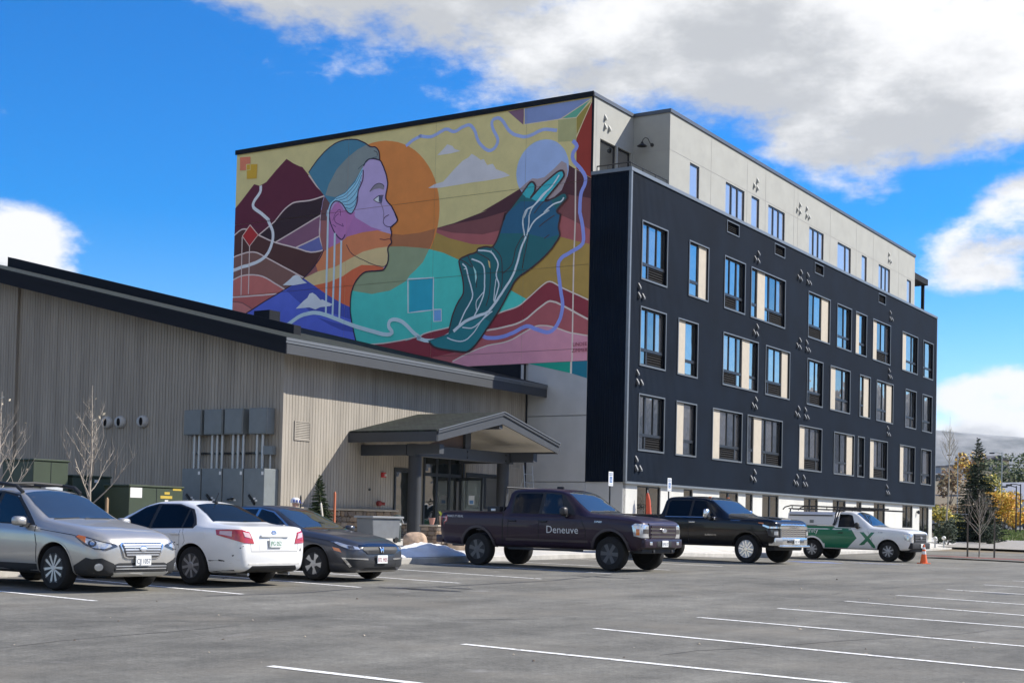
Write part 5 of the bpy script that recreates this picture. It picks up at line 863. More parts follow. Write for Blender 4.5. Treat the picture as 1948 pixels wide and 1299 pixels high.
# entrance canopy
CL, CR, CM, CO = -10.72, -3.45, -7.07, 3.42; ZE, ZP = 2.74, 3.56; T0 = TW-CO
for s, name in ((0, 'canopy_roof'), (1, 'canopy_roof')):
    mb = MB(); e = CL if s == 0 else CR
    mb.prism([(e, ZE), (CM, ZP), (CM, ZP-.10), (e, ZE-.10)], lambda x, z: (x, T0, z), lambda x, z: (x, TW-.02, z)); o = BP(mb, name, M_SHIN); uv_planar(o, lambda c: c.y, lambda c: c.x*1.02)
mb = MB()
for s in (-1, 1):
    e = CL if s < 0 else CR
    mb.prism([(e-.02*-s*0, ZE-.05), (CM, ZP-.05), (CM, ZP-.40), (e, ZE-.36)], lambda x, z: (x, T0-.06, z), lambda x, z: (x, T0-.005, z)); 
    mb.prism([(e+.02*s, ZE-.0), (CM, ZP+.005), (CM, ZP-.12), (e+.02*s, ZE-.12)], lambda x, z: (x, T0-.10, z), lambda x, z: (x, T0-.0605, z))
    mb.box(e+(.005 if s > 0 else -.05), e+(.05 if s > 0 else -.005), T0-.05, TW-.02, ZE-.36, ZE-.06)
BP(mb, 'canopy_fascia', M_FASC)
mb = MB()
for s in (-1, 1):
    e = CL if s < 0 else CR; mb.prism([(e+.03*s, ZE+.006), (CM, ZP+.012), (CM, ZP-.02), (e+.03*s, ZE-.025)], lambda x, z: (x, T0-.125, z), lambda x, z: (x, T0-.1005, z))
BP(mb, 'canopy_drip_edge', M_FASC2)
mb = MB()
for s in (-1, 1):
    e = CL if s < 0 else CR; mb.prism([(e, ZE-.30), (CM, ZP-.34), (CM, ZP-.31), (e, ZE-.27)], lambda x, z: (x, T0-.003, z), lambda x, z: (x, TW-.03, z))
BP(mb, 'canopy_soffit', M_SOFF)
PU, PT = (-9.85, -4.72), TW-2.0
mb = MB(); mb.box(-10.1, -4.3, PT-.16, PT+.16, 1.98, 2.36); bm_ = BP(mb, 'canopy_beam', M_FASC, bev=.012)
for u in (-9.6, -7.15, -4.8):
    for dz in (-.1, .1): mb = MB(); mb.tube([(u, PT-.161, 2.17+dz), (u, PT-.19, 2.17+dz)], .03, 8); mb.build('bolt', M_FRAME, bm_)
for u in (-10.0, -4.42): mb = MB(); mb.box(u-.12, u+.12, PT+.17, TW-.03, 2.0, 2.34); BP(mb, 'canopy_side_beam', M_FASC); mb = MB(); mb.box(u-.12, u+.12, T0+.3, PT-.17, 2.04, 2.34); BP(mb, 'canopy_side_beam', M_FASC)
mb = MB(); mb.box(CM-.16, CM+.16, PT-.12, PT+.12, 2.37, 3.2); BP(mb, 'king_post', M_FASC)
mb = MB(); mb.prism([(-9.2, 2.38), (CM-.17, 2.38), (CM-.17, 2.95)], lambda x, z: (x, PT-.02, z), lambda x, z: (x, PT+.02, z)); BP(mb, 'gable_infill', mat('gable_brown', (.10, .065, .05), rough=.7))
mb = MB(); mb.box(CM-.1, CM+.1, T0+.02, TW-.05, 3.0, 3.2); BP(mb, 'ridge_beam', M_FASC)
for u in PU:
    mb = MB(); mb.tube([(u, PT, -.72), (u, PT, 1.98)], .21, 20); BP(mb, 'post', mat('post_charcoal', (.022, .025, .03), rough=.6, var=.15, vscale=3), 40)
# electrical gear on the shaded gable wall
M_EGREY = mat('switchgear_grey', (.16, .18, .185), rough=.55, var=.08); M_COND = mat('conduit_metal', (.42, .44, .45), rough=.4, metal=.5)
for i, (a, b_) in enumerate(((7.3, 8.05), (6.41, 7.19), (5.57, 6.33), (4.59, 5.33))):
    mb = MB(); mb.box(-14.2, UC-.013, a, b_, 2.44, 3.22); o = BP(mb, 'meter_box', M_EGREY, bev=.012); mb = MB(); mb.box(-14.212, -14.201, a+.03, b_-.03, 2.48, 3.18); mb.build('cover', M_EGREY, o)
for t_ in (7.7, 7.5, 6.94, 6.73, 6.52, 6.07, 5.86, 5.65, 5.09, 4.87):
    mb = MB(); mb.tube([(-14.05, t_, 1.35), (-14.05, t_, 2.45)], .045, 10); o = BP(mb, 'conduit', M_COND, 40); mb = MB(); mb.tube([(-14.05, t_, 1.86), (-14.05, t_, 1.94)], .055, 10); mb.build('coupling', M_COND, o, 40)
mb = MB(); mb.box(UC-.06, UC-.013, 4.9, 7.9, 1.85, 1.91); BP(mb, 'strut_channel', M_FRAME)
M_HANDLE = mat('handle_black', (.01, .01, .01), rough=.4); M_STICK = mat('sticker_white', (.7, .7, .68), rough=.6)
for i, (a, b_) in enumerate(((6.96, 7.76), (6.08, 6.93), (5.23, 6.05), (4.37, 5.19))):
    mb = MB(); mb.box(-14.5, UC-.014, a+.006, b_-.006, -.8, 1.39); o = BP(mb, 'switch_cabinet', M_EGREY, bev=.012); mt_ = (a+b_)/2; s = 1 if i != 2 else -1
    mb = MB(); mb.prism([(mt_+.14*1, .55+.07*s), (mt_+.17, .50+.07*s), (mt_-.07, .38-.08*s), (mt_-.1, .44-.08*s)], lambda y, z: (-14.56, y, z), lambda y, z: (-14.505, y, z)); mb.build('lever_handle', M_HANDLE, o)
    for dt, dz in ((.08, .46), (-.12, .44), (-.05, .5)): mb = MB(); mb.box(-14.51, -14.501, mt_+dt-.04, mt_+dt+.04, dz-.025, dz+.025); mb.build('sticker', M_STICK, o)
    mb = MB(); mb.box(-14.51, -14.501, a+.03, a+.11, 1.2, 1.3); mb.build('sticker', M_STICK, o)
mb = MB(); mb.box(-14.08, UC-.013, 4.5, 4.84, 1.82, 2.08); BP(mb, 'junction_box', M_EGREY, bev=.01)
mb = MB(); mb.tube([(-13.97, 4.63, -.7), (-13.97, 4.63, 1.82)], .03, 8); BP(mb, 'conduit', M_COND, 40)
for t_ in (TW+7.59, TW+6.96, TW+5.92):
    mb = MB(); mb.lathe([(.0, .03), (.13, .03), (.2, .05), (.24, .10), (.25, .16)], 24, 'x', (UC-.18, 0, 0)); mb.v = [(x, t_+y*1.0, 2.93+z*.82) for x, y, z in mb.v]; o = BP(mb, 'wall_hood_vent', mat('vent_light_grey', (.42, .42, .41), rough=.6), 40)
    mb = MB(); mb.lathe([(.0, 0), (.085, 0), (.085, .02), (0, .02)], 16, 'x', (UC-.17, 0, 0)); mb.v = [(x, t_-.03+y*.8, 2.93+z*1.5) for x, y, z in mb.v]; mb.build('vent_mouth', M_LOUV, o)

# ================================================================== vehicles
def pchip(xs, ys):
    n = len(xs); h = [xs[i+1]-xs[i] for i in range(n-1)]; dl = [(ys[i+1]-ys[i])/h[i] for i in range(n-1)]; d = [0]*n
    for i in range(1, n-1):
        if dl[i-1]*dl[i] > 0: w1, w2 = 2*h[i]+h[i-1], h[i]+2*h[i-1]; d[i] = (w1+w2)/(w1/dl[i-1]+w2/dl[i])
    d[0], d[-1] = dl[0], dl[-1]
    def f(x):
        x = min(max(x, xs[0]), xs[-1]); i = 0
        while i < n-2 and x > xs[i+1]: i += 1
        t = (x-xs[i])/h[i]; return (1+2*t)*(1-t)**2*ys[i]+t*(1-t)**2*h[i]*d[i]+t*t*(3-2*t)*ys[i+1]+t*t*(t-1)*h[i]*d[i+1]
    return f
def crom(pts, n):
    out = []; m_ = len(pts)
    for i in range(m_-1):
        p0, p1, p2, p3 = (Vector(pts[max(i-1, 0)]), Vector(pts[i]), Vector(pts[i+1]), Vector(pts[min(i+2, m_-1)]))
        for k in range(n):
            t = k/n; out.append(.5*((2*p1)+(p2-p0)*t*.8+(2*p0-5*p1+4*p2-p3)*t*t*.8+(1-.8)*(-4*p1*0+0*p1)*t+(-p0+3*p1-3*p2+p3)*t**3*.8)+ (Vector((0, 0)) if True else 0))
    out.append(Vector(pts[-1])); return out
def hermite_section(pts, n, tens=.55):
    out = []; m_ = len(pts); P_ = [Vector(p) for p in pts]
    T_ = [(P_[min(i+1, m_-1)]-P_[max(i-1, 0)])*.5*tens for i in range(m_)]
    for i in range(m_-1):
        for k in range(n):
            t = k/n; out.append((2*t**3-3*t**2+1)*P_[i]+(t**3-2*t**2+t)*T_[i]+(-2*t**3+3*t**2)*P_[i+1]+(t**3-t**2)*T_[i+1])
    out.append(P_[-1]); return out
M_TYRE = mat('tyre_rubber', (.018, .018, .018), rough=.85, bump=.2, bscale=60, spec=.25)
M_PLAST = mat('black_plastic', (.022, .023, .025), rough=.6, spec=.35)
M_UNDER = mat('underbody', (.012, .012, .012), rough=.9)
M_CHROME = mat('chrome', (.74, .735, .73), rough=.16, metal=.95)
M_SILVER = mat('silver_trim', (.55, .55, .55), rough=.38, metal=.75)
M_CGLASS = glass_material('car_glass', (.010, .012, .012), .17, k=.2)
M_WSCREEN = glass_material('windscreen_glass', (.03, .036, .038), .30)
M_TINT = glass_material('tinted_glass', (.003, .003, .004), .135, k=.10)
M_LAMP = mat('headlamp_lens', (.62, .64, .66), rough=.12, metal=.6, coat=1)
M_LAMPD = mat('lamp_dark', (.05, .05, .055), rough=.15, coat=1)
M_TAIL = mat('tail_lamp_red', (.42, .02, .03), rough=.15, coat=1)
M_TAILC = mat('tail_lamp_clear', (.62, .42, .42), rough=.15, coat=1)
M_AMBER = mat('amber_lens', (.65, .16, .02), rough=.2, coat=1)
M_PLATE = mat('plate_white', (.72, .74, .73), rough=.5)
M_SEAM = mat('panel_gap', (.01, .01, .01), rough=.8)
M_INK = mat('plate_ink', (.05, .06, .12), rough=.6)
def carpaint(name, col, metal=.35, rough=.32):
    dk = max(col) < .1; return mat(name, col, rough=rough, metal=metal, coat=.28 if dk else .7, spec=.3 if dk else .5, var=.05, vscale=1.3)

class Car:
    def __init__(s, name, loc, heading, label, cat, paint):
        s.root = empty(name, (loc[0], loc[1], gz(*loc)), R(heading), label, cat, 'vehicles parked in the lot'); s.paint = paint
    def body(s, st, axles, rw, clad=1, track=1.6, cutters=(), n=3, name='body', wellw=.5, dark_floor=True):
        s.rw = rw; st = sorted(st); xs = [q[0] for q in st]; F_ = [pchip(xs, [q[i] for q in st]) for i in range(1, 6)]; s.F = F_
        xa = []
        for i in range(len(xs)-1):
            k = max(2, int(math.ceil((xs[i+1]-xs[i])/.07)));  xa += [xs[i]+(xs[i+1]-xs[i])*j/k for j in range(k)]
        xa.append(xs[-1]); mb = MB(); ring = None
        for x in xa:
            zb, zs, T, w, wt = [f(x) for f in F_]; dT = max(.02, T-zs); k8 = min(.09, .25*dT)
            cp = [(0, zb), (w*.78, zb), (w*.93, zb+.05), (w*.985, zb+.33*(zs-zb)), (w, zb+.62*(zs-zb)), (w*.99, zs-.07*min(1, (zs-zb)/.4)), (w*.955, zs), (w*.955-(w*.955-wt)*.10, zs+min(.05, .15*dT)), (wt+.03, T-k8), (wt*.9, T-.35*k8), (wt*.5, T-.006), (0, T)]
            half = hermite_section(cp, n); ringp = [(-p.x, p.y) for p in half]+[(p.x, p.y) for p in reversed(half[1:-1])]
            ring = len(ringp)
            mb.v += [(x, p[0], p[1]) for p in ringp]
        for i in range(len(xa)-1):
            for j in range(ring):
                jj = (j+1) % ring; seg = min(j, ring-1-j)//n; mb.face((i*ring+j, i*ring+jj, (i+1)*ring+jj, (i+1)*ring+j), 1 if seg < clad else 0)
        mb.face(range(ring-1, -1, -1)); mb.face(range((len(xa)-1)*ring, len(xa)*ring))
        o = mb.build(name, [s.paint, M_PLAST, M_UNDER], s.root)
        cuts = []
        for ax in axles:
            for sg in (-1, 1):
                c = MB(); c.lathe([(rw, -.35), (rw, .35)], 40, 'y', (ax, sg*(track/2+.09), rw-.07 if False else s.wz)); co = c.build('cut', [s.paint, M_PLAST, M_UNDER]); co.data.polygons.foreach_set('material_index', [2]*len(co.data.polygons)); cuts.append(co); co.parent = s.root
        for bx_ in cutters:
            c = MB(); c.box(*bx_); co = c.build('cut', [s.paint, M_PLAST, M_UNDER]); co.data.polygons.foreach_set('material_index', [1]*6); cuts.append(co); co.parent = s.root
        for co in cuts:
            md = o.modifiers.new('b', 'BOOLEAN'); md.operation = 'DIFFERENCE'; md.solver = 'EXACT'; md.object = co
        dg = bpy.context.evaluated_depsgraph_get(); dg.update(); me = bpy.data.meshes.new_from_object(o.evaluated_get(dg)); o.modifiers.clear(); o.data = me; me.name = name
        for co in cuts: bpy.data.objects.remove(co)
        shade(me, 40); s.b = o; s.tree()
        return o
    def tree(s):
        bm = bmesh.new(); bm.from_mesh(s.b.data); s.bvh = BVHTree.FromBMesh(bm); bm.free()
    def decal(s, name, poly, phi, mt, off=.004, cell=.07, parent=None, top=False, smooth=35):
        """panel laid on the body: poly in (u, v) seen from direction phi (90 = right side, 0 = front, 180 = rear)"""
        if top: nrm, U_, V_ = Vector((0, 0, 1)), Vector((1, 0, 0)), Vector((0, 1, 0))
        else: a = R(phi); nrm, U_, V_ = Vector((math.cos(a), -math.sin(a), 0)), Vector((math.sin(a), math.cos(a), 0)), Vector((0, 0, 1))
        bm = bmesh.new(); vs_ = [bm.verts.new((p[0], p[1], 0)) for p in poly]
        for tri in tessellate_polygon([[Vector((p[0], p[1], 0)) for p in poly]]):
            try: bm.faces.new([vs_[i] for i in tri])
            except ValueError: pass
        us_ = [p[0] for p in poly]; v_ = [p[1] for p in poly]
        for k in range(1, int((max(us_)-min(us_))/cell)+1): bmesh.ops.bisect_plane(bm, geom=bm.verts[:]+bm.edges[:]+bm.faces[:], plane_co=(min(us_)+k*cell, 0, 0), plane_no=(1, 0, 0), dist=1e-5)
        for k in range(1, int((max(v_)-min(v_))/cell)+1): bmesh.ops.bisect_plane(bm, geom=bm.verts[:]+bm.edges[:]+bm.faces[:], plane_co=(0, min(v_)+k*cell, 0), plane_no=(0, 1, 0), dist=1e-5)
        bmesh.ops.dissolve_degenerate(bm, edges=bm.edges[:], dist=1e-4)
        for v in bm.verts:
            o0 = U_*v.co.x+V_*v.co.y+nrm*6; h, nn, _, _ = s.bvh.ray_cast(o0, -nrm)
            if h is None: h, nn, _, _ = s.bvh.find_nearest(U_*v.co.x+V_*v.co.y+nrm*2.2)
            v.co = h+nrm*off*.5+nn*off*.5
        be = [e for e in bm.edges if e.is_boundary]; ex = bmesh.ops.extrude_edge_only(bm, edges=be)
        for v in [g for g in ex['geom'] if isinstance(g, bmesh.types.BMVert)]: v.co -= nrm*(off+.012)
        bmesh.ops.recalc_face_normals(bm, faces=bm.faces[:])
        me = bpy.data.meshes.new(name); bm.to_mesh(me); bm.free(); me.materials.append(mt)
        return link(name, me, parent or s.root, smooth)
    def sides(s, name, poly, mt, off=.004, both=True, **k):
        r = s.decal(name, poly, 90, mt, off, **k)
        if both: s.decal(name, [(-p[0], p[1]) for p in reversed(poly)], -90, mt, off, **k)
        return r
    def corner(s, name, poly, phi, mt, off=.006, **k):
        r = s.decal(name, poly, phi, mt, off, **k); s.decal(name, [(-p[0], p[1]) for p in reversed(poly)], -phi, mt, off, **k); return r
    def cuv(s, p, phi): a = R(phi); return (p[0]*math.sin(a)-p[1]*math.cos(a), p[2])
    def corner3(s, name, pts, phi, mt, off=.006, side='both'):
        poly = [s.cuv(p, phi) for p in pts]; r = None
        if side in ('both', 'R'): r = s.decal(name, poly, phi, mt, off)
        if side in ('both', 'L'): r = s.decal(name, [(-p[0], p[1]) for p in reversed(poly)], -phi, mt, off)
        return r
    def cring(s, name, c3, rx, rz, phi, mt, off): u, v = s.cuv(c3, phi); return s.corner(name, oval(u, v, rx, rz), phi, mt, off)
    def line(s, pts, phi, w_=.016, mt=None, name='panel_gap', off=.002, both=True):
        P_ = [Vector(p) for p in pts]; lf, rt = [], []
        for i, p in enumerate(P_):
            d = (P_[min(i+1, len(P_)-1)]-P_[max(i-1, 0)]).normalized(); nn = Vector((-d.y, d.x))*w_/2; lf.append(tuple(p+nn)); rt.append(tuple(p-nn))
        poly = lf+rt[::-1]
        if phi == 90: return s.sides(name, poly, mt or M_SEAM, off, both=both)
        return s.decal(name, poly, phi, mt or M_SEAM, off)
    def arch(s, ax, r0, r1, mt, off=.02, a0=-12, a1=192):
        r0 = max(r0, s.rw+.004); r1 = max(r1, r0+.02); n_ = 36; A = [R(a0+(a1-a0)*i/n_) for i in range(n_+1)]; poly = [(ax+r1*math.cos(t), s.wz+r1*math.sin(t)) for t in A]+[(ax+r0*math.cos(t), s.wz+r0*math.sin(t)) for t in reversed(A)]
        poly = [(x, max(z, .2)) for x, z in poly]; s.sides('wheel_arch_trim', poly, mt, off)
    def wheels(s, axles, track, r, wd, rim, style, m_rim, m_face=None):
        mb = MB(); h = wd/2; mb.lathe([(rim*.9, -h+.03), (rim, -h), (rim+.03, -h-.004), (r-.035, -h+.0), (r-.008, -h+.025), (r, -h+.05), (r, h-.05), (r-.008, h-.025), (r-.035, h), (rim, h), (rim*.9, h-.03)], 40, 'y'); tm = mb.mesh('wheel', M_TYRE); 
        bm = bmesh.new(); bm.from_mesh(tm); bmesh.ops.recalc_face_normals(bm, faces=bm.faces); bm.to_mesh(tm); bm.free(); shade(tm, 35)
        rb = MB(); rb.lathe([(rim, -h+.004), (rim-.012, -h-.003), (rim-.028, -h+.004), (rim-.04, -h+.07), (.06, -h+.10), (.0, -h+.10)], 40, 'y', mi=1); 
        k = style['n']; hub = style.get('hub', .065)
        rb.lathe([(hub, -h+.09), (hub, -h+.005), (hub*.8, -h-.004), (0, -h-.004)], 20, 'y')
        for i in range(k):
            a = 2*math.pi*(i+style.get('ph', .25))/k
            for (o0, o1, w0, w1) in style['sp']:
                c_, s_ = math.cos(a), math.sin(a)
                def pt(rr, tt, y): return (rr*c_-tt*s_, y, rr*s_+tt*c_)
                q0, q1 = hub*.7, rim-.012; y0, y1 = -h+.004, -h+.0
                A_ = [pt(q0, o0-w0, y0), pt(q0, o0+w0, y0), pt(q1, o1+w1, y1), pt(q1, o1-w1, y1)]; B_ = [pt(q0, o0-w0, y0+.05), pt(q0, o0+w0, y0+.05), pt(q1, o1+w1, y1+.05), pt(q1, o1-w1, y1+.05)]
                n0 = len(rb.v); rb.v += A_+B_
                for f in ((0, 1, 2, 3), (0, 4, 5, 1), (1, 5, 6, 2), (2, 6, 7, 3), (3, 7, 4, 0)): rb.face([n0+j for j in f], 0)
        rm = rb.mesh('rim', [m_face or m_rim, m_rim]); bm = bmesh.new(); bm.from_mesh(rm); bmesh.ops.recalc_face_normals(bm, faces=bm.faces); bm.to_mesh(rm); bm.free(); shade(rm, 30)
        for ax in axles:
            for sg in (-1, 1):
                o = link('wheel', tm, s.root); o.location = (ax, sg*track/2, s.wz); o.rotation_euler = (0, R(random.uniform(0, 70)), 0 if sg < 0 else math.pi); link('rim', rm, o)
    def mirror(s, x, y, z, mt, sz=(.11, .10, .085), mt2=None):
        for sg in (-1, 1):
            bm = bmesh.new(); bmesh.ops.create_uvsphere(bm, u_segments=16, v_segments=10, radius=1)
            for v in bm.verts:
                c = v.co; f = lambda q, e: math.copysign(abs(q)**e, q); v.co = Vector((x+f(c.x, .7)*sz[0]*(.7 if c.x < 0 else 1), sg*(y+sz[1])+f(c.y, .6)*sz[1], z+f(c.z, .6)*sz[2]))
            me = bpy.data.meshes.new('mirror'); bm.to_mesh(me); bm.free(); me.materials.append(mt); o = link('mirror', me, s.root, 50)
            mb = MB(); mb.box(x-.04, x+.05, min(sg*(y-.10), sg*(y+.06)), max(sg*(y-.10), sg*(y+.06)), z-sz[2]-.02, z-sz[2]*.4); mb.build('mirror_arm', M_PLAST, o)
    def handle(s, x, z, mt, w_=.2, h_=.035):
        for sg in (1, -1):
            hp, nn, _, _ = s.bvh.ray_cast(Vector((x, -sg*4, z)), Vector((0, sg, 0))); y = hp.y
            mb = MB(); mb.box(x-w_/2, x+w_/2, min(y-sg*.035, y-sg*.012), max(y-sg*.035, y-sg*.012), z-h_/2, z+h_/2); mb.box(x-w_/2, x-w_/2+.03, min(y, y-sg*.034), max(y, y-sg*.034), z-h_/2, z+h_/2); mb.box(x+w_/2-.03, x+w_/2, min(y, y-sg*.034), max(y, y-sg*.034), z-h_/2, z+h_/2); bevel(mb.build('door_handle', mt, s.root), .006, 1)
    def plate(s, x, z, front, txt, m_ink=None, tilt=0):
        sg = 1 if front else -1; mb = MB(); mb.box(x-.008, x+.008, -.155, .155, z-.078, z+.078); o = mb.build('licence_plate', M_PLATE, s.root); bevel(o, .006, 1)
        me = text_mesh(txt, .11, .001); k = min(1, .27/max(.01, max(v.co.x for v in me.vertices)-min(v.co.x for v in me.vertices))); me.transform(Matrix.Diagonal((k, 1, 1, 1))); me.materials.clear(); me.materials.append(m_ink or M_INK); t = link('plate_number', me, o); t.location = (x+sg*.0095, 0, z-.012); t.rotation_euler = (R(90), 0, R(90*sg))
    def text(s, body, size, x, z, mt, side='R', shear=0, y=None, name='lettering', spacing=1.0):
        hp, nn, _, _ = s.bvh.ray_cast(Vector((x, -4 if side == 'R' else 4, z)), Vector((0, 1 if side == 'R' else -1, 0)))
        me = text_mesh(body, size, .0015, shear=shear, spacing=spacing); me.materials.clear(); me.materials.append(mt); o = link(name, me, s.root)
        o.location = hp+nn*.008; tilt = math.asin(max(-1, min(1, nn.z))); o.rotation_euler = (R(90)-tilt, 0, 0 if side == 'R' else math.pi); return o
    def box(s, name, x0, x1, y0, y1, z0, z1, mt, bev=.01, parent=None):
        mb = MB(); mb.box(x0, x1, y0, y1, z0, z1); o = mb.build(name, mt, parent or s.root)
        if bev: bevel(o, bev, 2); shade(o.data, 40)
        return o
def oval(cx, cz, rx, rz, n=20): return [(cx+rx*math.cos(2*math.pi*i/n), cz+rz*math.sin(2*math.pi*i/n)) for i in range(n)]
def oval_ring(cx, cz, rx, rz, th, n=24):
    return oval(cx, cz, rx, rz, n), oval(cx, cz, rx-th, rz-th, n)
def rect(x0, x1, z0, z1): return [(x0, z0), (x1, z0), (x1, z1), (x0, z1)]

# ------------------------------------------------------------------ silver estate SUV
def suv():
    P_ = carpaint('paint_tan_silver', (.44, .425, .395), metal=.5, rough=.32)
    c = Car('estate_suv', (-7.69, 23.09), -34, 'tan silver estate car with roof rails and black lower cladding, leftmost in the row', 'car', P_); c.wz = .345
    AX = (1.372, -1.372)
    c.body([(2.33,.36,.60,.66,.50,.42),(2.30,.28,.66,.79,.68,.54),(2.22,.25,.70,.87,.79,.62),(2.02,.24,.77,.945,.88,.68),(1.6,.24,.86,1.025,.91,.71),(1.2,.24,.93,1.08,.918,.73),(.95,.24,.96,1.12,.92,.735),(.55,.24,.97,1.33,.92,.685),(.15,.24,.98,1.53,.92,.61),(-.05,.24,.985,1.575,.92,.595),(-.6,.24,1.0,1.61,.92,.585),(-1.2,.24,1.02,1.60,.918,.575),(-1.7,.25,1.04,1.56,.905,.56),(-2.0,.27,1.05,1.50,.89,.54),(-2.25,.30,1.05,1.25,.87,.56),(-2.42,.32,1.0,1.08,.82,.6),(-2.5,.36,.85,.95,.75,.55)], AX, .405, clad=2, track=1.57)
    c.wheels(AX, 1.60, .345, .225, .232, dict(n=5, sp=[(-.016, -.062, .013, .024), (.016, .062, .013, .024)], hub=.045), M_PLAST, M_SILVER)
    for ax in AX: c.arch(ax, .40, .425, P_, .010)
    c.sides('sill_cladding', [(-.95, .25), (.95, .25), (.95, .40), (-.95, .40)], M_PLAST, .012)
    c.sides('bumper_cladding', [(1.8, .27), (2.16, .27), (2.2, .5), (2.08, .53), (1.95, .46), (1.82, .40)], M_PLAST, .012)
    c.sides('window_surround', [(.84, 1.0), (.12, 1.48), (-.3, 1.535), (-1.2, 1.53), (-1.75, 1.45), (-1.95, 1.10), (-.3, 1.02)], M_PLAST, .004)
    c.sides('side_window', [(.72, 1.02), (.1, 1.44), (-.25, 1.50), (-.27, 1.035)], M_CGLASS, .008); c.sides('side_window', [(-.36, 1.04), (-.35, 1.50), (-1.08, 1.50), (-1.15, 1.07)], M_TINT, .008); c.sides('side_window', [(-1.22, 1.08), (-1.18, 1.49), (-1.68, 1.42), (-1.85, 1.13)], M_TINT, .008)
    c.decal('windscreen', [(.93, -.66), (.98, 0), (.93, .66), (.5, .62), (.14, .545), (.06, 0), (.14, -.545), (.5, -.62)], 0, M_WSCREEN, .006, top=True)
    for y in (-.35, .25): c.decal('wiper', [(.99, y-.28), (1.01, y-.28), (.95, y+.25), (.93, y+.25)], 0, M_PLAST, .012, top=True)
    for sg in (-1, 1):
        mb = MB(); mb.tube([(.12, sg*.57, 1.52), (-.05, sg*.575, 1.625), (-.5, sg*.57, 1.665), (-1.2, sg*.565, 1.655), (-1.7, sg*.555, 1.62), (-1.9, sg*.54, 1.54)], .03, 8); c_ = mb.build('roof_rail', M_PLAST, c.root, 40)
    for x in (-.35, -1.1): mb = MB(); mb.tube([(x, -.57, 1.66), (x, 0, 1.685), (x, .57, 1.66)], .022, 8); mb.build('roof_crossbar', M_PLAST, c.root, 40)
    # face
    H = [(2.29,.44,.70),(2.25,.62,.64),(2.15,.77,.655),(2.0,.865,.73),(1.84,.895,.84),(1.90,.885,.87),(2.05,.84,.845),(2.2,.66,.78),(2.28,.48,.74)]
    c.corner3('headlight_surround', H, 38, M_LAMPD, .006); c.corner3('headlight', [(2.25,.52,.705),(2.22,.64,.665),(2.13,.78,.68),(2.03,.85,.75),(2.03,.85,.825),(2.18,.68,.765),(2.25,.55,.735)], 38, M_LAMP, .012)
    c.cring('projector_lens', (2.12,.79,.745), .062, .048, 38, M_LAMPD, .018); c.cring('projector_ring', (2.12,.79,.745), .034, .03, 38, M_CHROME, .024); c.corner3('side_marker', [(2.03,.85,.75),(1.86,.893,.84),(1.90,.885,.865),(2.03,.85,.84)], 45, M_AMBER, .016)
    gp = [(-.40, .72), (-.33, .55), (-.27, .53), (.27, .53), (.33, .55), (.40, .72), (.36, .755), (-.36, .755)]
    c.decal('grille', [(x*1.08, .645+(z-.645)*1.12) for x, z in gp], 0, M_CHROME, .02); c.decal('grille_mesh', gp, 0, M_LAMPD, .026)
    for i, z in enumerate((.575, .615, .655, .695, .73)): c.decal('grille_bar', rect(-.32-.015*i, .32+.015*i, z-.011, z+.011), 0, M_SILVER, .036)
    c.decal('badge', oval(0, .668, .075, .042), 0, M_CHROME, .046); c.decal('badge_field', oval(0, .668, .06, .03), 0, M_SILVER, .05)
    c.decal('lower_intake', [(-.5, .32), (.5, .32), (.55, .42), (.45, .45), (-.45, .45), (-.55, .42)], 0, M_PLAST, .012)
    for z in (.36, .40): c.decal('intake_bar', rect(-.5, .5, z-.008, z+.008), 0, M_SILVER, .018)
    c.decal('skid_plate', [(-.48, .25), (.48, .25), (.54, .31), (-.54, .31)], 0, mat('skid_silver', (.62, .61, .58), rough=.4, metal=.3), .035)
    c.corner3('fog_light_pocket', [(2.30,.52,.30),(2.12,.80,.27),(2.0,.87,.38),(2.06,.85,.50),(2.22,.68,.525),(2.31,.52,.44)], 40, M_PLAST, .012); c.cring('fog_light', (2.19,.71,.39), .062, .056, 40, M_LAMP, .022)
    c.plate(2.375, .485, True, 'CJJ 1057'); c.mirror(.66, .93, 1.06, P_, (.10, .11, .075))
    for x in (-.31, -1.16): c.line([(x, .42), (x+.02, .9), (x+.03, 1.03)], 90)
    c.line([(.93, .42), (.95, .7), (.86, 1.0)], 90); c.line([(1.0, .94), (1.7, .87), (2.1, .80)], 90, .008)
    c.handle(-.18, .93, P_); c.handle(-1.0, .96, P_)
suv()

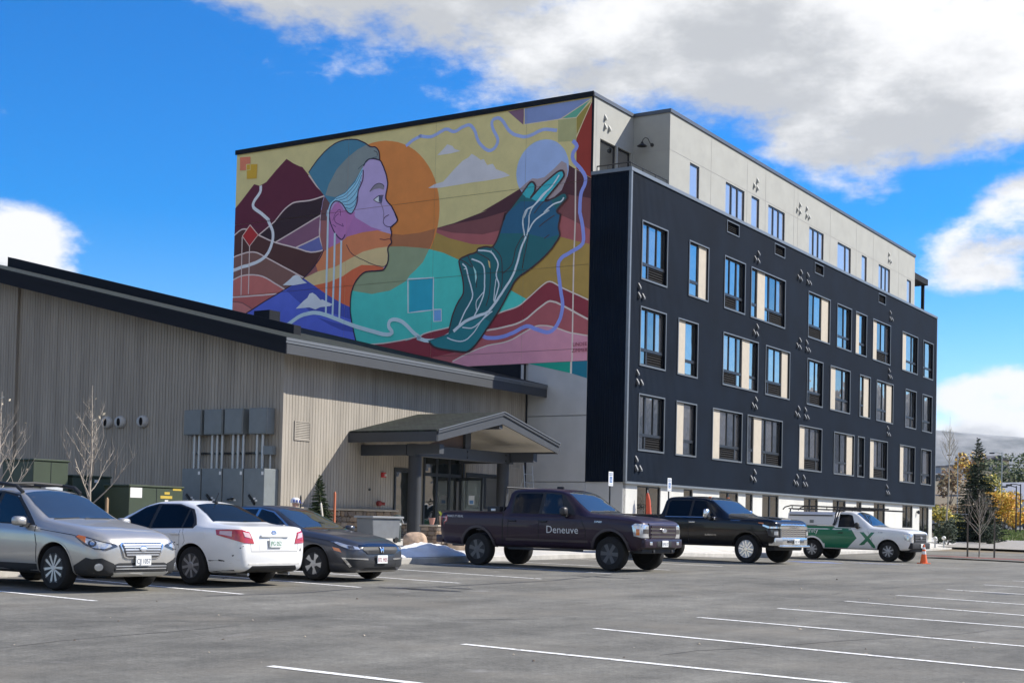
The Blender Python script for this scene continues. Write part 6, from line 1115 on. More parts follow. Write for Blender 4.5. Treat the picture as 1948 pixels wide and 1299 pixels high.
# ------------------------------------------------------------------ white saloon, parked nose-in
def saloon():
    P_ = carpaint('paint_white', (.74, .745, .74), metal=0, rough=.35)
    c = Car('white_saloon', (-6.12, 25.42), 146, 'white saloon parked nose-in with tinted windows and dented rear bumper', 'car', P_); c.wz = .33; AX = (1.388, -1.388)
    c.body([(2.33,.30,.58,.64,.55,.45),(2.27,.24,.62,.72,.72,.55),(2.1,.2,.68,.80,.83,.62),(1.7,.19,.78,.90,.895,.68),(1.2,.19,.86,.97,.905,.71),(.95,.19,.88,1.0,.91,.72),(.5,.19,.9,1.22,.91,.66),(.1,.19,.91,1.39,.91,.58),(-.2,.19,.92,1.445,.91,.565),(-.7,.19,.935,1.458,.91,.555),(-1.05,.19,.95,1.41,.91,.56),(-1.4,.2,.965,1.26,.905,.61),(-1.72,.21,.975,1.09,.90,.69),(-2.0,.22,.975,1.055,.885,.72),(-2.28,.24,.96,1.04,.85,.70),(-2.40,.27,.93,1.02,.80,.68),(-2.455,.31,.80,.90,.74,.62),(-2.48,.36,.62,.70,.68,.56)], AX, .385, clad=1, track=1.575)
    c.wheels(AX, 1.60, .33, .215, .218, dict(n=8, sp=[(0, 0, .02, .024)], hub=.07), mat('rim_dark', (.06, .06, .06), rough=.5, metal=.3), mat('rim_dull2', (.34, .34, .35), rough=.4, metal=.6))  # dark rim barrel and lip behind dull grey spokes
    for ax in AX: c.arch(ax, .382, .402, P_, .008)
    c.sides('window_surround', [(.78, .925), (.1, 1.32), (-.2, 1.385), (-.75, 1.385), (-1.12, 1.30), (-1.42, 1.03), (-1.38, .97), (-.3, .945)], M_PLAST, .004)
    c.sides('side_window', [(.68, .945), (.1, 1.295), (-.22, 1.36), (-.24, .955)], M_TINT, .008); c.sides('side_window', [(-.32, .957), (-.31, 1.362), (-.74, 1.362), (-1.02, 1.30), (-1.08, .975)], M_TINT, .008); c.sides('side_window', [(-1.13, .98), (-1.07, 1.285), (-1.32, 1.07), (-1.36, .99)], M_TINT, .008)
    c.decal('rear_window', [(-1.08, -.52), (-1.06, 0), (-1.08, .52), (-1.4, .58), (-1.66, .66), (-1.72, 0), (-1.66, -.66), (-1.4, -.58)], 0, M_CGLASS, .006, top=True)
    c.decal('windscreen', [(.9, -.64), (.93, 0), (.9, .64), (.12, .53), (.05, 0), (.12, -.53)], 0, M_WSCREEN, .006, top=True)
    def rear(name, poly, mt, off=.006): return c.decal(name, poly, 180, mt, off)
    c.corner3('tail_light', [(-1.96,.888,.955),(-1.98,.888,.87),(-2.2,.865,.825),(-2.36,.82,.785),(-2.45,.70,.745),(-2.475,.50,.735),(-2.465,.52,.80),(-2.44,.58,.93),(-2.40,.72,.965),(-2.25,.86,.97)], 140, M_TAIL, .012)
    c.corner3('tail_light_clear', [(-2.05,.885,.935),(-2.05,.885,.885),(-2.3,.845,.85),(-2.3,.845,.935)], 130, M_TAILC, .018); c.corner3('tail_light_clear', [(-2.42,.72,.93),(-2.45,.70,.85),(-2.47,.56,.82),(-2.45,.6,.91)], 150, M_TAILC, .018)
    c.box('boot_garnish', -2.50, -2.40, -.34, .34, .845, .885, P_, .01); rear('plate_recess', [(-.36, .62), (.36, .62), (.38, .85), (-.38, .85)], P_, .003); c.plate(-2.505, .745, False, 'JPG 052', mat('plate_green', (.04, .22, .12), rough=.6))
    for (cx, rx, rz_) in ((0, .062, .04), (0, .028, .038), (0, .045, .016)):
        a, b_ = oval_ring(0, .925 if rz_ > .02 else .945, rx, rz_, .010); rear('badge', a+[a[0]]+[b_[0]]+b_[::-1], M_CHROME, .012)
    c.line([(-.62, 1.0), (-.60, .80), (-.56, .60), (.56, .60), (.60, .80), (.62, 1.0)], 180, .01, mat('gap_grey', (.25, .25, .25), rough=.8))
    rear('bumper_crease', rect(-.62, .62, .375, .40), mat('paint_white_dirty', (.55, .54, .51), rough=.5, var=.2), .004)
    c.sides('lower_valance', [(-2.3, .2), (-1.85, .2), (-1.85, .25), (-2.3, .29)], M_PLAST, .003)
    for i, (x, y, v, w_, h_) in enumerate(((-2.42,.76,.66,.04,.022),(-2.44,.72,.69,.03,.015),(-2.33,.84,.53,.04,.03),(-2.40,.78,.46,.10,.006),(-2.3,.85,.40,.08,.006))): u, _ = c.cuv((x, y, v), 142); u = -u; c.decal('paint_scrape', [(u-w_/2, v), (u, v-h_/2), (u+w_/2, v+h_*.2), (u+w_*.1, v+h_/2)], -142, M_LAMPD if i < 3 else mat('paint_white_dirty', (.5, .5, .5)), .003)
    for y in (-.70,): c.decal('paint_scrape', [(.62, .61), (.65, .60), (.66, .65), (.64, .66)], 180, M_LAMPD, .003)
    for i, (u, v) in enumerate(((1.06, .68), (1.0, .60), (1.12, .62), (.98, .72))): c.decal('paint_scrape', [(u-.03, v), (u+.01, v-.008), (u+.03, v+.006), (u-.01, v+.01)], -90, M_LAMPD, .003)
    for x in (-.28, -1.1): c.line([(x, .27), (x+.01, .7), (x+.02, .94)], 90, .01, mat('gap_grey', (.25, .25, .25)))
    c.line([(-1.10, .55), (-1.22, .75), (-1.14, .96)], 90, .01, mat('gap_grey', (.25, .25, .25))); c.sides('fuel_flap', oval(-1.62, .86, .09, .075), P_, .004)
    c.handle(-.98, .87, P_); c.handle(-.15, .85, P_); c.mirror(.62, .92, 1.0, P_, (.1, .1, .07))
    mb = MB(); mb.tube([(-1.0, 0, 1.42), (-1.09, 0, 1.6)], .006, 6); mb.build('aerial', M_PLAST, c.root); c.box('aerial_base', -1.06, -.95, -.02, .02, 1.41, 1.45, M_PLAST, .008)
    for sg in (-1, 1): mb = MB(); mb.tube([(-2.1, sg*.5, .22), (-2.36, sg*.5, .21)], .025, 10); mb.build('exhaust_pipe', M_SILVER, c.root, 40)
saloon()

# ------------------------------------------------------------------ dark grey compact saloon
def compact():
    P_ = carpaint('paint_graphite', (.075, .078, .088), metal=.6, rough=.3)
    c = Car('compact_saloon', (-4.35, 27.71), -33, 'dark grey compact saloon with black grille and chrome fog light trim', 'car', P_); c.wz = .318; AX = (1.35, -1.35)
    c.body([(2.26,.30,.52,.60,.5,.4),(2.21,.22,.58,.68,.70,.52),(2.07,.17,.64,.76,.82,.6),(1.7,.16,.74,.85,.885,.68),(1.2,.16,.82,.92,.895,.71),(.95,.16,.85,.95,.9,.72),(.5,.16,.87,1.15,.9,.65),(.05,.16,.885,1.345,.9,.57),(-.3,.16,.9,1.405,.9,.555),(-.8,.16,.92,1.405,.9,.54),(-1.2,.17,.94,1.31,.9,.56),(-1.6,.18,.96,1.15,.89,.6),(-2.0,.2,.97,1.06,.87,.66),(-2.28,.24,.92,1.0,.8,.64),(-2.38,.3,.7,.8,.7,.5)], AX, .37, clad=1, track=1.547)
    c.wheels(AX, 1.575, .318, .215, .215, dict(n=5, sp=[(-.02, .045, .026, .018), (.01, -.02, .014, .03)], hub=.045), M_PLAST, M_SILVER)
    for ax in AX: c.arch(ax, .366, .382, P_, .008)
    c.sides('window_surround', [(.80, .895), (.05, 1.285), (-.3, 1.345), (-.8, 1.34), (-1.3, 1.2), (-1.45, 1.0), (-.3, .915)], M_CHROME, .003); c.sides('side_window', [(.70, .915), (.05, 1.26), (-.28, 1.325), (-.3, .925)], M_CGLASS, .008); c.sides('side_window', [(-.38, .93), (-.36, 1.325), (-.78, 1.318), (-1.2, 1.19), (-1.36, 1.01)], M_CGLASS, .008)
    c.decal('windscreen', [(.93, -.64), (.97, 0), (.93, .64), (.5, .6), (.08, .52), (0, 0), (.08, -.52), (.5, -.6)], 0, M_WSCREEN, .006, top=True)
    for y in (-.35, .25): c.decal('wiper', [(.98, y-.28), (1.0, y-.28), (.95, y+.25), (.93, y+.25)], 0, M_PLAST, .012, top=True)
    c.corner3('headlight_surround', [(2.25,.44,.61),(2.2,.62,.575),(2.1,.78,.595),(1.95,.85,.65),(1.76,.885,.745),(1.9,.865,.75),(2.08,.78,.70),(2.2,.6,.67),(2.24,.46,.655)], 40, M_LAMPD, .006); c.corner3('headlight', [(2.21,.58,.605),(2.1,.77,.615),(1.97,.845,.665),(1.84,.875,.73),(1.92,.86,.735),(2.08,.78,.685),(2.2,.62,.65)], 40, M_LAMP, .012); c.corner3('headlight_inner', [(2.16,.68,.62),(2.10,.77,.625),(2.08,.78,.67),(2.15,.7,.665)], 40, M_LAMPD, .018)
    c.corner3('side_marker', [(2.0,.85,.55),(1.84,.88,.585),(1.80,.883,.645),(1.95,.86,.62)], 50, M_AMBER, .008)
    c.decal('grille', [(-.52, .60), (-.40, .52), (.40, .52), (.52, .60), (.50, .665), (.3, .69), (-.3, .69), (-.50, .665)], 0, M_PLAST, .012); c.decal('grille_wing', [(-.60, .655), (.60, .655), (.56, .69), (.3, .71), (-.3, .71), (-.56, .69)], 0, mat('gloss_black', (.012, .012, .014), rough=.15, coat=1), .02)
    a = [(-.055, .645), (-.035, .545), (-.018, .545), (-.014, .59), (.014, .59), (.018, .545), (.035, .545), (.055, .645), (.032, .645), (.02, .61), (-.02, .61), (-.032, .645)]; c.decal('badge', a, 0, M_CHROME, .036)
    c.decal('lower_intake', [(-.55, .27), (.55, .27), (.5, .40), (-.5, .40)], 0, M_PLAST, .008); c.corner3('fog_light_pocket', [(2.24,.45,.27),(2.12,.76,.28),(2.02,.84,.36),(2.08,.79,.43),(2.24,.42,.40)], 40, M_PLAST, .01)
    c.corner3('chrome_trim', [(2.25,.38,.41),(2.06,.81,.435),(2.15,.73,.295),(2.12,.76,.275),(2.0,.85,.455),(2.25,.38,.44)], 40, M_CHROME, .018); c.decal('lower_lip', [(-.6, .19), (.6, .19), (.62, .215), (-.62, .215)], 0, M_SILVER, .02)
    c.plate(2.30, .42, True, 'BTL M05', mat('plate_red', (.3, .05, .08), rough=.6)); c.mirror(.64, .91, .98, P_, (.09, .1, .065))
    for x in (-.33, -1.2): c.line([(x, .25), (x+.01, .7), (x+.02, .91)], 90)
    c.line([(.92, .25), (.94, .6), (.86, .89)], 90); c.line([(.95, .83), (1.6, .765), (2.0, .69)], 90, .008); c.handle(-.2, .84, P_); c.handle(-1.05, .87, P_)
compact()

# ------------------------------------------------------------------ pickups
def pickup_common(c, AX, track, r, wd, rim, style, m_rim, m_face, arch_m, arch_off=.03):
    c.wheels(AX, track, r, wd, rim, style, m_rim, m_face)
    for ax in AX: c.arch(ax, r+.055, r+.135, arch_m, arch_off, -8, 188)
def purple_pickup():
    P_ = carpaint('paint_plum', (.026, .014, .026), metal=.2, rough=.36)
    c = Car('crew_cab_pickup', (1.34, 35.6), -35.2, 'dark plum crew cab pickup with white lettering on its door', 'pickup', P_); c.wz = .415; AX = (1.99, -1.99)
    c.body([(2.87,.60,1.02,1.07,.86,.74),(2.83,.50,1.07,1.13,.95,.82),(2.70,.44,1.12,1.19,1.0,.86),(2.2,.43,1.19,1.27,1.01,.84),(1.6,.43,1.22,1.31,1.01,.82),(1.35,.43,1.23,1.34,1.01,.81),(.95,.43,1.24,1.60,1.01,.76),(.6,.43,1.25,1.84,1.01,.71),(.35,.43,1.25,1.91,1.01,.69),(-.3,.43,1.25,1.945,1.01,.68),(-1.0,.43,1.25,1.93,1.01,.68),(-1.13,.43,1.255,1.86,1.01,.70),(-1.18,.43,1.26,1.40,1.01,.88),(-1.24,.43,1.27,1.34,1.01,.95),(-3.1,.47,1.27,1.34,1.005,.95),(-3.2,.56,1.25,1.33,.985,.93)], AX, .485, clad=1, track=1.72, cutters=[(-3.12, -1.32, -.78, .78, .85, 1.6)])
    pickup_common(c, AX, 1.74, .415, .27, .262, dict(n=6, sp=[(0, 0, .038, .05)], hub=.07), M_PLAST, mat('rim_gunmetal', (.10, .10, .105), rough=.4, metal=.6), mat('arch_plum_grey', (.045, .035, .04), rough=.5))
    c.sides('window_surround', [(.98, 1.27), (.52, 1.76), (.3, 1.83), (-.95, 1.83), (-1.02, 1.75), (-1.0, 1.30)], M_PLAST, .003); c.sides('side_window', [(.86, 1.29), (.62, 1.34), (.42, 1.77), (.15, 1.80), (-.03, 1.80), (-.03, 1.30)], M_CGLASS, .008); c.sides('side_window', [(-.14, 1.30), (-.14, 1.80), (-.88, 1.80), (-.95, 1.73), (-.93, 1.30)], M_TINT, .008)
    c.decal('windscreen', [(1.33, -.76), (1.38, 0), (1.33, .76), (.95, .71), (.58, .65), (.5, 0), (.58, -.65), (.95, -.71)], 0, M_WSCREEN, .008, top=True)
    c.decal('wiper', [(1.40, -.6), (1.42, -.6), (1.35, .0), (1.33, .0)], 0, M_PLAST, .014, top=True)
    c.decal('grille', [(-.60, .74), (.60, .74), (.66, .82), (.66, 1.10), (-.66, 1.10), (-.66, .82)], 0, P_, .03); c.decal('grille_mesh', [(-.56, .77), (.56, .77), (.61, .83), (.61, 1.06), (-.61, 1.06), (-.61, .83)], 0, M_LAMPD, .035)
    for z in (.845, .94, 1.03): c.decal('grille_bar', rect(-.60, .60, z-.022, z+.022), 0, P_, .05)
    c.decal('badge', oval(0, .94, .125, .055), 0, M_CHROME, .07); c.decal('badge_field', oval(0, .94, .11, .043), 0, mat('badge_grey', (.35, .36, .40), rough=.3, metal=.5), .075)
    c.corner3('headlight', [(2.865,.62,.76),(2.82,.92,.76),(2.66,1.0,.80),(2.60,1.0,1.05),(2.70,.99,1.10),(2.84,.9,1.085),(2.865,.68,1.06)], 38, M_LAMP, .014); c.corner3('headlight_inner', [(2.865,.66,.86),(2.84,.90,.86),(2.84,.90,.97),(2.865,.66,.97)], 25, M_LAMPD, .02); c.corner3('side_marker', [(2.79,.965,.82),(2.71,.985,.82),(2.71,.985,.97),(2.79,.965,.97)], 45, M_AMBER, .024)
    fb = c.box('front_bumper', 2.70, 2.94, -.92, .92, .52, .74, P_, .05); c.box('lower_bumper', 2.5, 2.80, -.82, .82, .38, .53, M_PLAST, .05); c.box('number_bracket', 2.93, 2.95, -.36, .36, .55, .68, M_PLAST, .01); c.plate(2.965, .62, True, 'EFB 07')
    for sg in (-1, 1): c.box('fog_light', 2.93, 2.955, sg*.66-.06, sg*.66+.06, .59, .67, M_LAMP, .01); c.box('tow_hook', 2.88, 2.92, sg*.45-.04, sg*.45+.04, .40, .47, M_PLAST, .01)
    c.sides('tail_light', [(-3.17, .92), (-3.06, .92), (-3.06, 1.02), (-2.98, 1.06), (-2.98, 1.2), (-3.17, 1.2)], M_TAIL, .006); c.sides('tail_light_outline', [(-3.10, .95), (-3.08, .95), (-3.08, 1.035), (-3.0, 1.075), (-3.0, 1.17), (-3.13, 1.17), (-3.13, 1.155), (-3.02, 1.155), (-3.02, 1.085), (-3.10, 1.045)], M_TAILC, .010)
    c.box('rear_bumper', -3.38, -3.16, -.95, .95, .50, .70, P_, .03); c.box('tow_hitch', -3.52, -3.2, -.06, .06, .40, .50, M_PLAST, .01)
    c.mirror(.72, 1.02, 1.36, mat('mirror_plastic', (.03, .028, .03), rough=.45), (.10, .11, .11))
    for x in (-.09, -1.03): c.line([(x, .5), (x, .9), (x+.01, 1.27)], 90)
    c.line([(1.28, .5), (1.30, .9), (1.12, 1.25)], 90); c.line([(-1.20, .45), (-1.20, .9), (-1.20, 1.33)], 90, .03); c.line([(-3.1, .70), (-2.6, .70)], 90, .01)
    c.sides('door_crease', [(-1.1, .60), (1.35, .60), (1.35, .66), (-1.1, .66)], mat('paint_plum2', (.036, .024, .03), rough=.35, coat=1), .006)
    c.handle(.06, 1.10, M_PLAST); c.handle(-.88, 1.10, M_PLAST)
    WH = mat('vinyl_silver', (.62, .61, .60), rough=.5); c.text('Deneuve', .26, .62, .90, WH, spacing=1.02); c.text('MAKE IT REAL', .085, -2.72, 1.19, WH, shear=.2); c.text('E-MAX', .07, 1.66, 1.12, M_CHROME)
    c.box('running_board', -1.0, 1.2, -1.02, -.92, .38, .43, M_PLAST, .015); c.box('running_board', -1.0, 1.2, .92, 1.02, .38, .43, M_PLAST, .015)
    tb = c.box('tool_box', -1.75, -1.35, -.92, .92, 1.25, 1.46, M_PLAST, .02); c.box('tool_box_latch', -1.62, -1.48, -.935, -.921, 1.34, 1.40, M_SILVER, .004, parent=tb)
    for sg in (-1, 1): mb = MB(); mb.tube([(-1.28, sg*.86, 1.30), (-1.24, sg*.80, 1.96)], .025, 8); mb.build('headache_rack_post', M_PLAST, c.root, 40)
    mb = MB(); mb.tube([(-1.24, -.8, 1.95), (-1.24, .8, 1.95)], .025, 8); mb.build('headache_rack_bar', M_PLAST, c.root, 40); c.box('roof_fin', -.2, .0, -.03, .03, 1.93, 2.0, M_PLAST, .015)
purple_pickup()
for ch in bpy.data.objects['crew_cab_pickup'].children:
    if not ch.name.startswith('wheel') or ch.name.startswith('wheel_arch'): ch.location.z += .06
def black_pickup():
    P_ = carpaint('paint_black', (.006, .006, .0065), metal=.0, rough=.22)
    c = Car('heavy_duty_pickup', (6.25, 43.95), -42, 'glossy black crew cab pickup with big chrome grille and bumper', 'pickup', P_); c.wz = .425; AX = (2.015, -2.015)
    c.body([(2.98,.66,1.10,1.17,.88,.76),(2.94,.56,1.16,1.25,.97,.84),(2.8,.50,1.22,1.32,1.02,.87),(2.2,.48,1.28,1.38,1.035,.85),(1.6,.48,1.30,1.42,1.035,.83),(1.3,.48,1.31,1.45,1.035,.82),(.9,.48,1.32,1.70,1.035,.77),(.55,.48,1.33,1.92,1.035,.72),(.3,.48,1.33,1.98,1.035,.70),(-.3,.48,1.33,2.015,1.035,.69),(-1.0,.48,1.33,2.0,1.035,.69),(-1.14,.48,1.335,1.92,1.035,.71),(-1.19,.48,1.34,1.48,1.035,.88),(-1.26,.48,1.36,1.43,1.035,.97),(-3.2,.52,1.36,1.43,1.03,.97),(-3.32,.6,1.34,1.42,1.0,.95)], AX, .50, clad=1, track=1.74, cutters=[(-3.22, -1.34, -.8, .8, .9, 1.7)])
    pickup_common(c, AX, 1.76, .425, .275, .27, dict(n=6, sp=[(-.03, -.05, .02, .022), (.03, .05, .02, .022)], hub=.075), M_SILVER, M_CHROME, P_, .022)
    c.sides('window_surround', [(.95, 1.345), (.48, 1.83), (.25, 1.90), (-.98, 1.90), (-1.05, 1.82), (-1.02, 1.365)], M_PLAST, .003); c.sides('side_window', [(.84, 1.37), (.4, 1.84), (.15, 1.87), (-.03, 1.87), (-.03, 1.38)], M_TINT, .008); c.sides('side_window', [(-.12, 1.38), (-.12, 1.87), (-.9, 1.87), (-.97, 1.8), (-.95, 1.38)], M_TINT, .008); c.sides('chrome_strip', rect(-1.0, .9, 1.345, 1.362), M_CHROME, .012)
    c.decal('windscreen', [(1.28, -.77), (1.33, 0), (1.28, .77), (.9, .72), (.54, .66), (.46, 0), (.54, -.66), (.9, -.72)], 0, M_WSCREEN, .008, top=True)
    c.decal('grille', [(-.70, .78), (.70, .78), (.74, .9), (.74, 1.19), (-.74, 1.19), (-.74, .9)], 0, M_LAMPD, .03)
    for i, z in enumerate((.81, .87, .93, .99, 1.16)): 
        pts = [(-.70+k*.1, z-.018+(.012 if k % 2 else 0)) for k in range(15)]+[(.70-k*.1, z+.014+(.012 if k % 2 else 0)) for k in range(15)]; c.decal('grille_bar', pts, 0, M_CHROME, .055)
    c.decal('grille_banner', rect(-.74, .74, 1.035, 1.125), 0, M_CHROME, .075); me = text_mesh('CHEVROLET', .075, .001, spacing=1.25); me.materials.clear(); me.materials.append(M_LAMPD); t = link('grille_lettering', me, c.root); t.location = (3.09, 0, 1.08); t.rotation_euler = (R(90), 0, R(90))
    c.corner3('headlight', [(2.97,.74,.82),(2.93,.94,.81),(2.80,1.02,.84),(2.74,1.03,1.02),(2.9,.96,1.03),(2.97,.76,1.0)], 38, M_LAMPD, .016); c.corner3('headlight_lens', [(2.96,.80,.86),(2.92,.95,.86),(2.92,.95,.97),(2.96,.80,.97)], 38, M_LAMP, .024); c.corner3('headlight_trim', [(2.97,.7,1.055),(2.8,1.02,1.055),(2.60,1.03,1.12),(2.60,1.03,1.17),(2.82,1.01,1.11),(2.97,.7,1.11)], 40, M_CHROME, .022); c.corner3('side_marker', [(2.62,1.03,1.18),(2.45,1.03,1.2),(2.45,1.03,1.225),(2.62,1.03,1.215)], 60, M_AMBER, .012)
    bp = [(2.78, -.98), (2.98, -.92), (3.1, -.7), (3.13, 0), (3.1, .7), (2.98, .92), (2.78, .98), (2.7, .9), (2.7, -.9)]
    mb = MB(); mb.prism(bp, lambda x, y: (x, y, .54), lambda x, y: (x, y, .79)); fb = mb.build('front_bumper', M_CHROME, c.root); bevel(fb, .03, 2); shade(fb.data, 40)
    c.box('bumper_slot', 3.06, 3.145, -.45, .45, .63, .72, M_LAMPD, .02); c.box('bumper_step', 3.0, 3.15, -.8, .8, .50, .56, M_CHROME, .02); c.plate(3.16, .675, True, '1B2 47'); c.box('air_dam', 2.6, 2.88, -.8, .8, .40, .54, M_PLAST, .05)
    c.decal('bonnet_scoop', [(2.2, -.35), (2.75, -.3), (2.75, .3), (2.2, .35)], 0, mat('scoop_black', (.03, .03, .032), rough=.4), .03, top=True); c.decal('bonnet_scoop_trim', [(2.7, -.26), (2.78, -.26), (2.78, .26), (2.7, .26)], 0, M_CHROME, .04, top=True)
    c.mirror(.70, 1.08, 1.46, M_CHROME, (.09, .13, .15)); 
    for sg in (-1, 1): c.box('mirror_arm', .66, .74, min(sg*.95, sg*1.12), max(sg*.95, sg*1.12), 1.34, 1.39, M_PLAST, .01)
    c.handle(.06, 1.20, M_CHROME, .22, .04); c.handle(-.88, 1.20, M_CHROME, .22, .04)
    for x in (-.08, -1.03): c.line([(x, .55), (x, .9), (x+.01, 1.34)], 90)
    c.text('DURAMAX', .07, 1.62, 1.27, M_CHROME, shear=.2); c.text('SILVERADO HD', .06, .75, .82, M_CHROME)
    c.box('rear_bumper', -3.5, -3.28, -1.0, 1.0, .52, .72, M_CHROME, .03)
    for k in range(5): c.box('roof_marker_lamp', .32, .40, -.5+.25*k-.03, -.5+.25*k+.03, 1.965, 2.0, M_AMBER, .01) if k in (0, 4) else None
    c.sides('tail_light', [(-3.28, .95), (-3.16, .95), (-3.16, 1.35), (-3.28, 1.35)], M_TAIL, .006)
black_pickup()
def work_pickup():
    P_ = carpaint('paint_work_white', (.76, .765, .76), metal=0, rough=.35); GR = mat('vinyl_green', (.0, .16, .075), rough=.35, coat=.6)
    c = Car('work_pickup', (13.73, 54.86), -36.4, 'white and green work pickup with cap and black ladder rack', 'pickup', P_); c.wz = .39; AX = (1.555, -1.555)
    c.body([(2.43,.60,1.0,1.06,.86,.74),(2.39,.50,1.06,1.13,.95,.82),(2.26,.44,1.11,1.18,1.0,.86),(1.8,.42,1.18,1.26,1.01,.84),(1.2,.42,1.21,1.30,1.01,.82),(.92,.42,1.22,1.33,1.01,.81),(.52,.42,1.23,1.60,1.01,.76),(.18,.42,1.24,1.83,1.01,.71),(-.05,.42,1.24,1.90,1.01,.69),(-.35,.42,1.24,1.915,1.01,.68),(-.52,.42,1.24,1.88,1.01,.69),(-.60,.42,1.25,1.40,1.01,.88),(-.66,.42,1.26,1.33,1.01,.95),(-2.58,.45,1.26,1.33,1.005,.95),(-2.68,.52,1.24,1.32,.98,.93)], AX, .46, clad=1, track=1.72)
    pickup_common(c, AX, 1.74, .39, .25, .235, dict(n=8, sp=[(0, 0, .028, .022)], hub=.085), mat('steel_wheel_dark', (.06, .06, .062), rough=.5, metal=.4), mat('steel_wheel', (.40, .41, .42), rough=.45, metal=.5), P_, .02)
    c.sides('side_window', [(.50, 1.27), (.20, 1.32), (.02, 1.74), (-.12, 1.78), (-.50, 1.78), (-.50, 1.27)], M_TINT, .006)
    c.decal('windscreen', [(.90, -.76), (.95, 0), (.90, .76), (.52, .71), (.16, .65), (.08, 0), (.16, -.65), (.52, -.71)], 0, M_WSCREEN, .008, top=True)
    c.sides('green_wrap', [(-2.6, .52), (.32, .52), (.62, .86), (.36, 1.25), (-2.6, 1.25)], GR, .004) if False else None
    hole = lambda ax: [(ax+.53*math.cos(R(a)), c.wz+.53*math.sin(R(a))) for a in range(0, 181, 15)]
    c.sides('green_wrap', [(-2.60, .55), (-1.555-.53, .55)]+hole(-1.555)[::-1]+[(-1.555+.53, .47), (-.10, .47), (.30, .86), (.05, 1.24), (-.6, 1.25), (-.66, 1.305), (-2.60, 1.305)], GR, .004)
    c.sides('white_chevron', [(.08, 1.22), (.24, 1.22), (.52, .86), (.16, .50), (.0, .50), (.34, .86)], P_, .0065)
    c.sides('green_letter_x', [(.42, 1.10), (.58, 1.10), (.86, .82), (1.10, .50), (.95, .50), (.74, .75), (.52, .60), (.38, .60), (.66, .84)], GR, .008); c.sides('green_letter_x', [(1.02, 1.10), (.88, 1.10), (.44, .62), (.60, .62)], GR, .011)
    c.text('finity', .26, -1.55, 1.12, P_, name='lettering')
    cap = MB(); cap.prism([(-1.0, 1.34), (1.0, 1.34), (.93, 1.78), (.80, 1.86), (-.80, 1.86), (-.93, 1.78)], lambda y, z: (-2.62, y, z), lambda y, z: (-.66, y, z)); cp_ = cap.build('truck_cap', mat('cap_white', (.66, .67, .70), rough=.4), c.root); bevel(cp_, .025, 2); shade(cp_.data, 40)
    for sg in (-1, 1):
        mb = MB(); mb.prism([(-2.55, 1.70), (-.72, 1.70), (-.72, 1.74), (-2.55, 1.74)], lambda x, z: (x, sg*.95, z), lambda x, z: (x, sg*.975, z)); mb.build('cap_door_rail', M_PLAST, cp_); mb = MB(); mb.box(-1.66, -1.50, min(sg*.97, sg*1.0), max(sg*.97, sg*1.0), 1.42, 1.54, 0); mb.build('cap_latch', M_EGREY, cp_)
    for sg in (-1, 1):
        mb = MB(); mb.tube([(-2.95, sg*.72, 1.94), (-2.85, sg*.72, 2.04), (-2.6, sg*.72, 2.10), (.9, sg*.72, 2.02)], .025, 8); mb.build('ladder_rack_rail', M_PLAST, c.root, 40); mb = MB(); mb.tube([(-2.7, sg*.72, 1.98), (.35, sg*.72, 1.94)], .02, 8); mb.build('ladder_rack_rail', M_PLAST, c.root, 40)
        for x in (-2.55, -1.7, -.75, .1): mb = MB(); mb.tube([(x, sg*.72, 2.09), (x, sg*.72, 1.95)], .02, 8); mb.build('rack_strut', M_PLAST, c.root, 40)
        for x, x2 in ((-2.6, -2.62), (-.62, -.68), (-.50, -.62)): mb = MB(); mb.tube([(x, sg*.74, 1.98), (x2, sg*.99, 1.35)], .028, 8); mb.build('rack_leg', M_PLAST, c.root, 40)
    for x in (-2.5, -1.6, -.7): mb = MB(); mb.tube([(x, -.74, 1.96), (x, .74, 1.96)], .025, 8); mb.build('rack_crossbar', M_PLAST, c.root, 40)
    mb = MB(); mb.tube([(-.9, .3, 2.02), (1.7, .3, 1.93)], .03, 8); mb.tube([(-.9, .12, 2.02), (1.7, .12, 1.93)], .03, 8); mb.build('rack_pole', M_PLAST, c.root, 40)
    c.decal('grille', [(-.64, .74), (.64, .74), (.66, 1.08), (-.66, 1.08)], 0, M_PLAST, .03)
    for z in (.83, .93, 1.02): c.decal('grille_bar', rect(-.6, .6, z-.022, z+.022), 0, mat('grille_grey', (.07, .07, .075), rough=.5), .05)
    c.decal('badge', oval(0, .93, .11, .05), 0, mat('badge_grey', (.35, .36, .40)), .065); c.corner3('headlight', [(2.425,.66,.76),(2.38,.93,.76),(2.21,1.0,.84),(2.17,1.0,1.06),(2.37,.93,1.08),(2.425,.7,1.05)], 38, M_LAMP, .014)
    c.box('front_bumper', 2.28, 2.51, -.93, .93, .50, .74, M_PLAST, .05); c.box('lower_bumper', 2.1, 2.38, -.82, .82, .38, .52, M_PLAST, .05); c.plate(2.535, .62, True, '34 T')
    c.mirror(.34, 1.02, 1.36, M_PLAST, (.09, .10, .11)); c.handle(-.36, 1.06, M_PLAST); c.line([(-.58, .47), (-.58, .9), (-.58, 1.24)], 90, .015, mat('gap_grey', (.25, .25, .25))); c.line([(.88, .5), (.9, .85), (.70, 1.22)], 90, .012, mat('gap_grey', (.25, .25, .25))); c.line([(-.64, .45), (-.64, .9), (-.64, 1.3)], 90, .02, mat('gap_grey', (.25, .25, .25)))
    c.text('XL', .06, 1.4, .88, M_EGREY); c.text('F-150', .07, 1.25, 1.10, M_EGREY); c.box('rear_bumper', -2.82, -2.62, -.95, .95, .5, .68, M_PLAST, .03); c.sides('tail_light', [(-2.66, .92), (-2.56, .92), (-2.56, 1.2), (-2.66, 1.2)], M_TAIL, .006)
work_pickup()

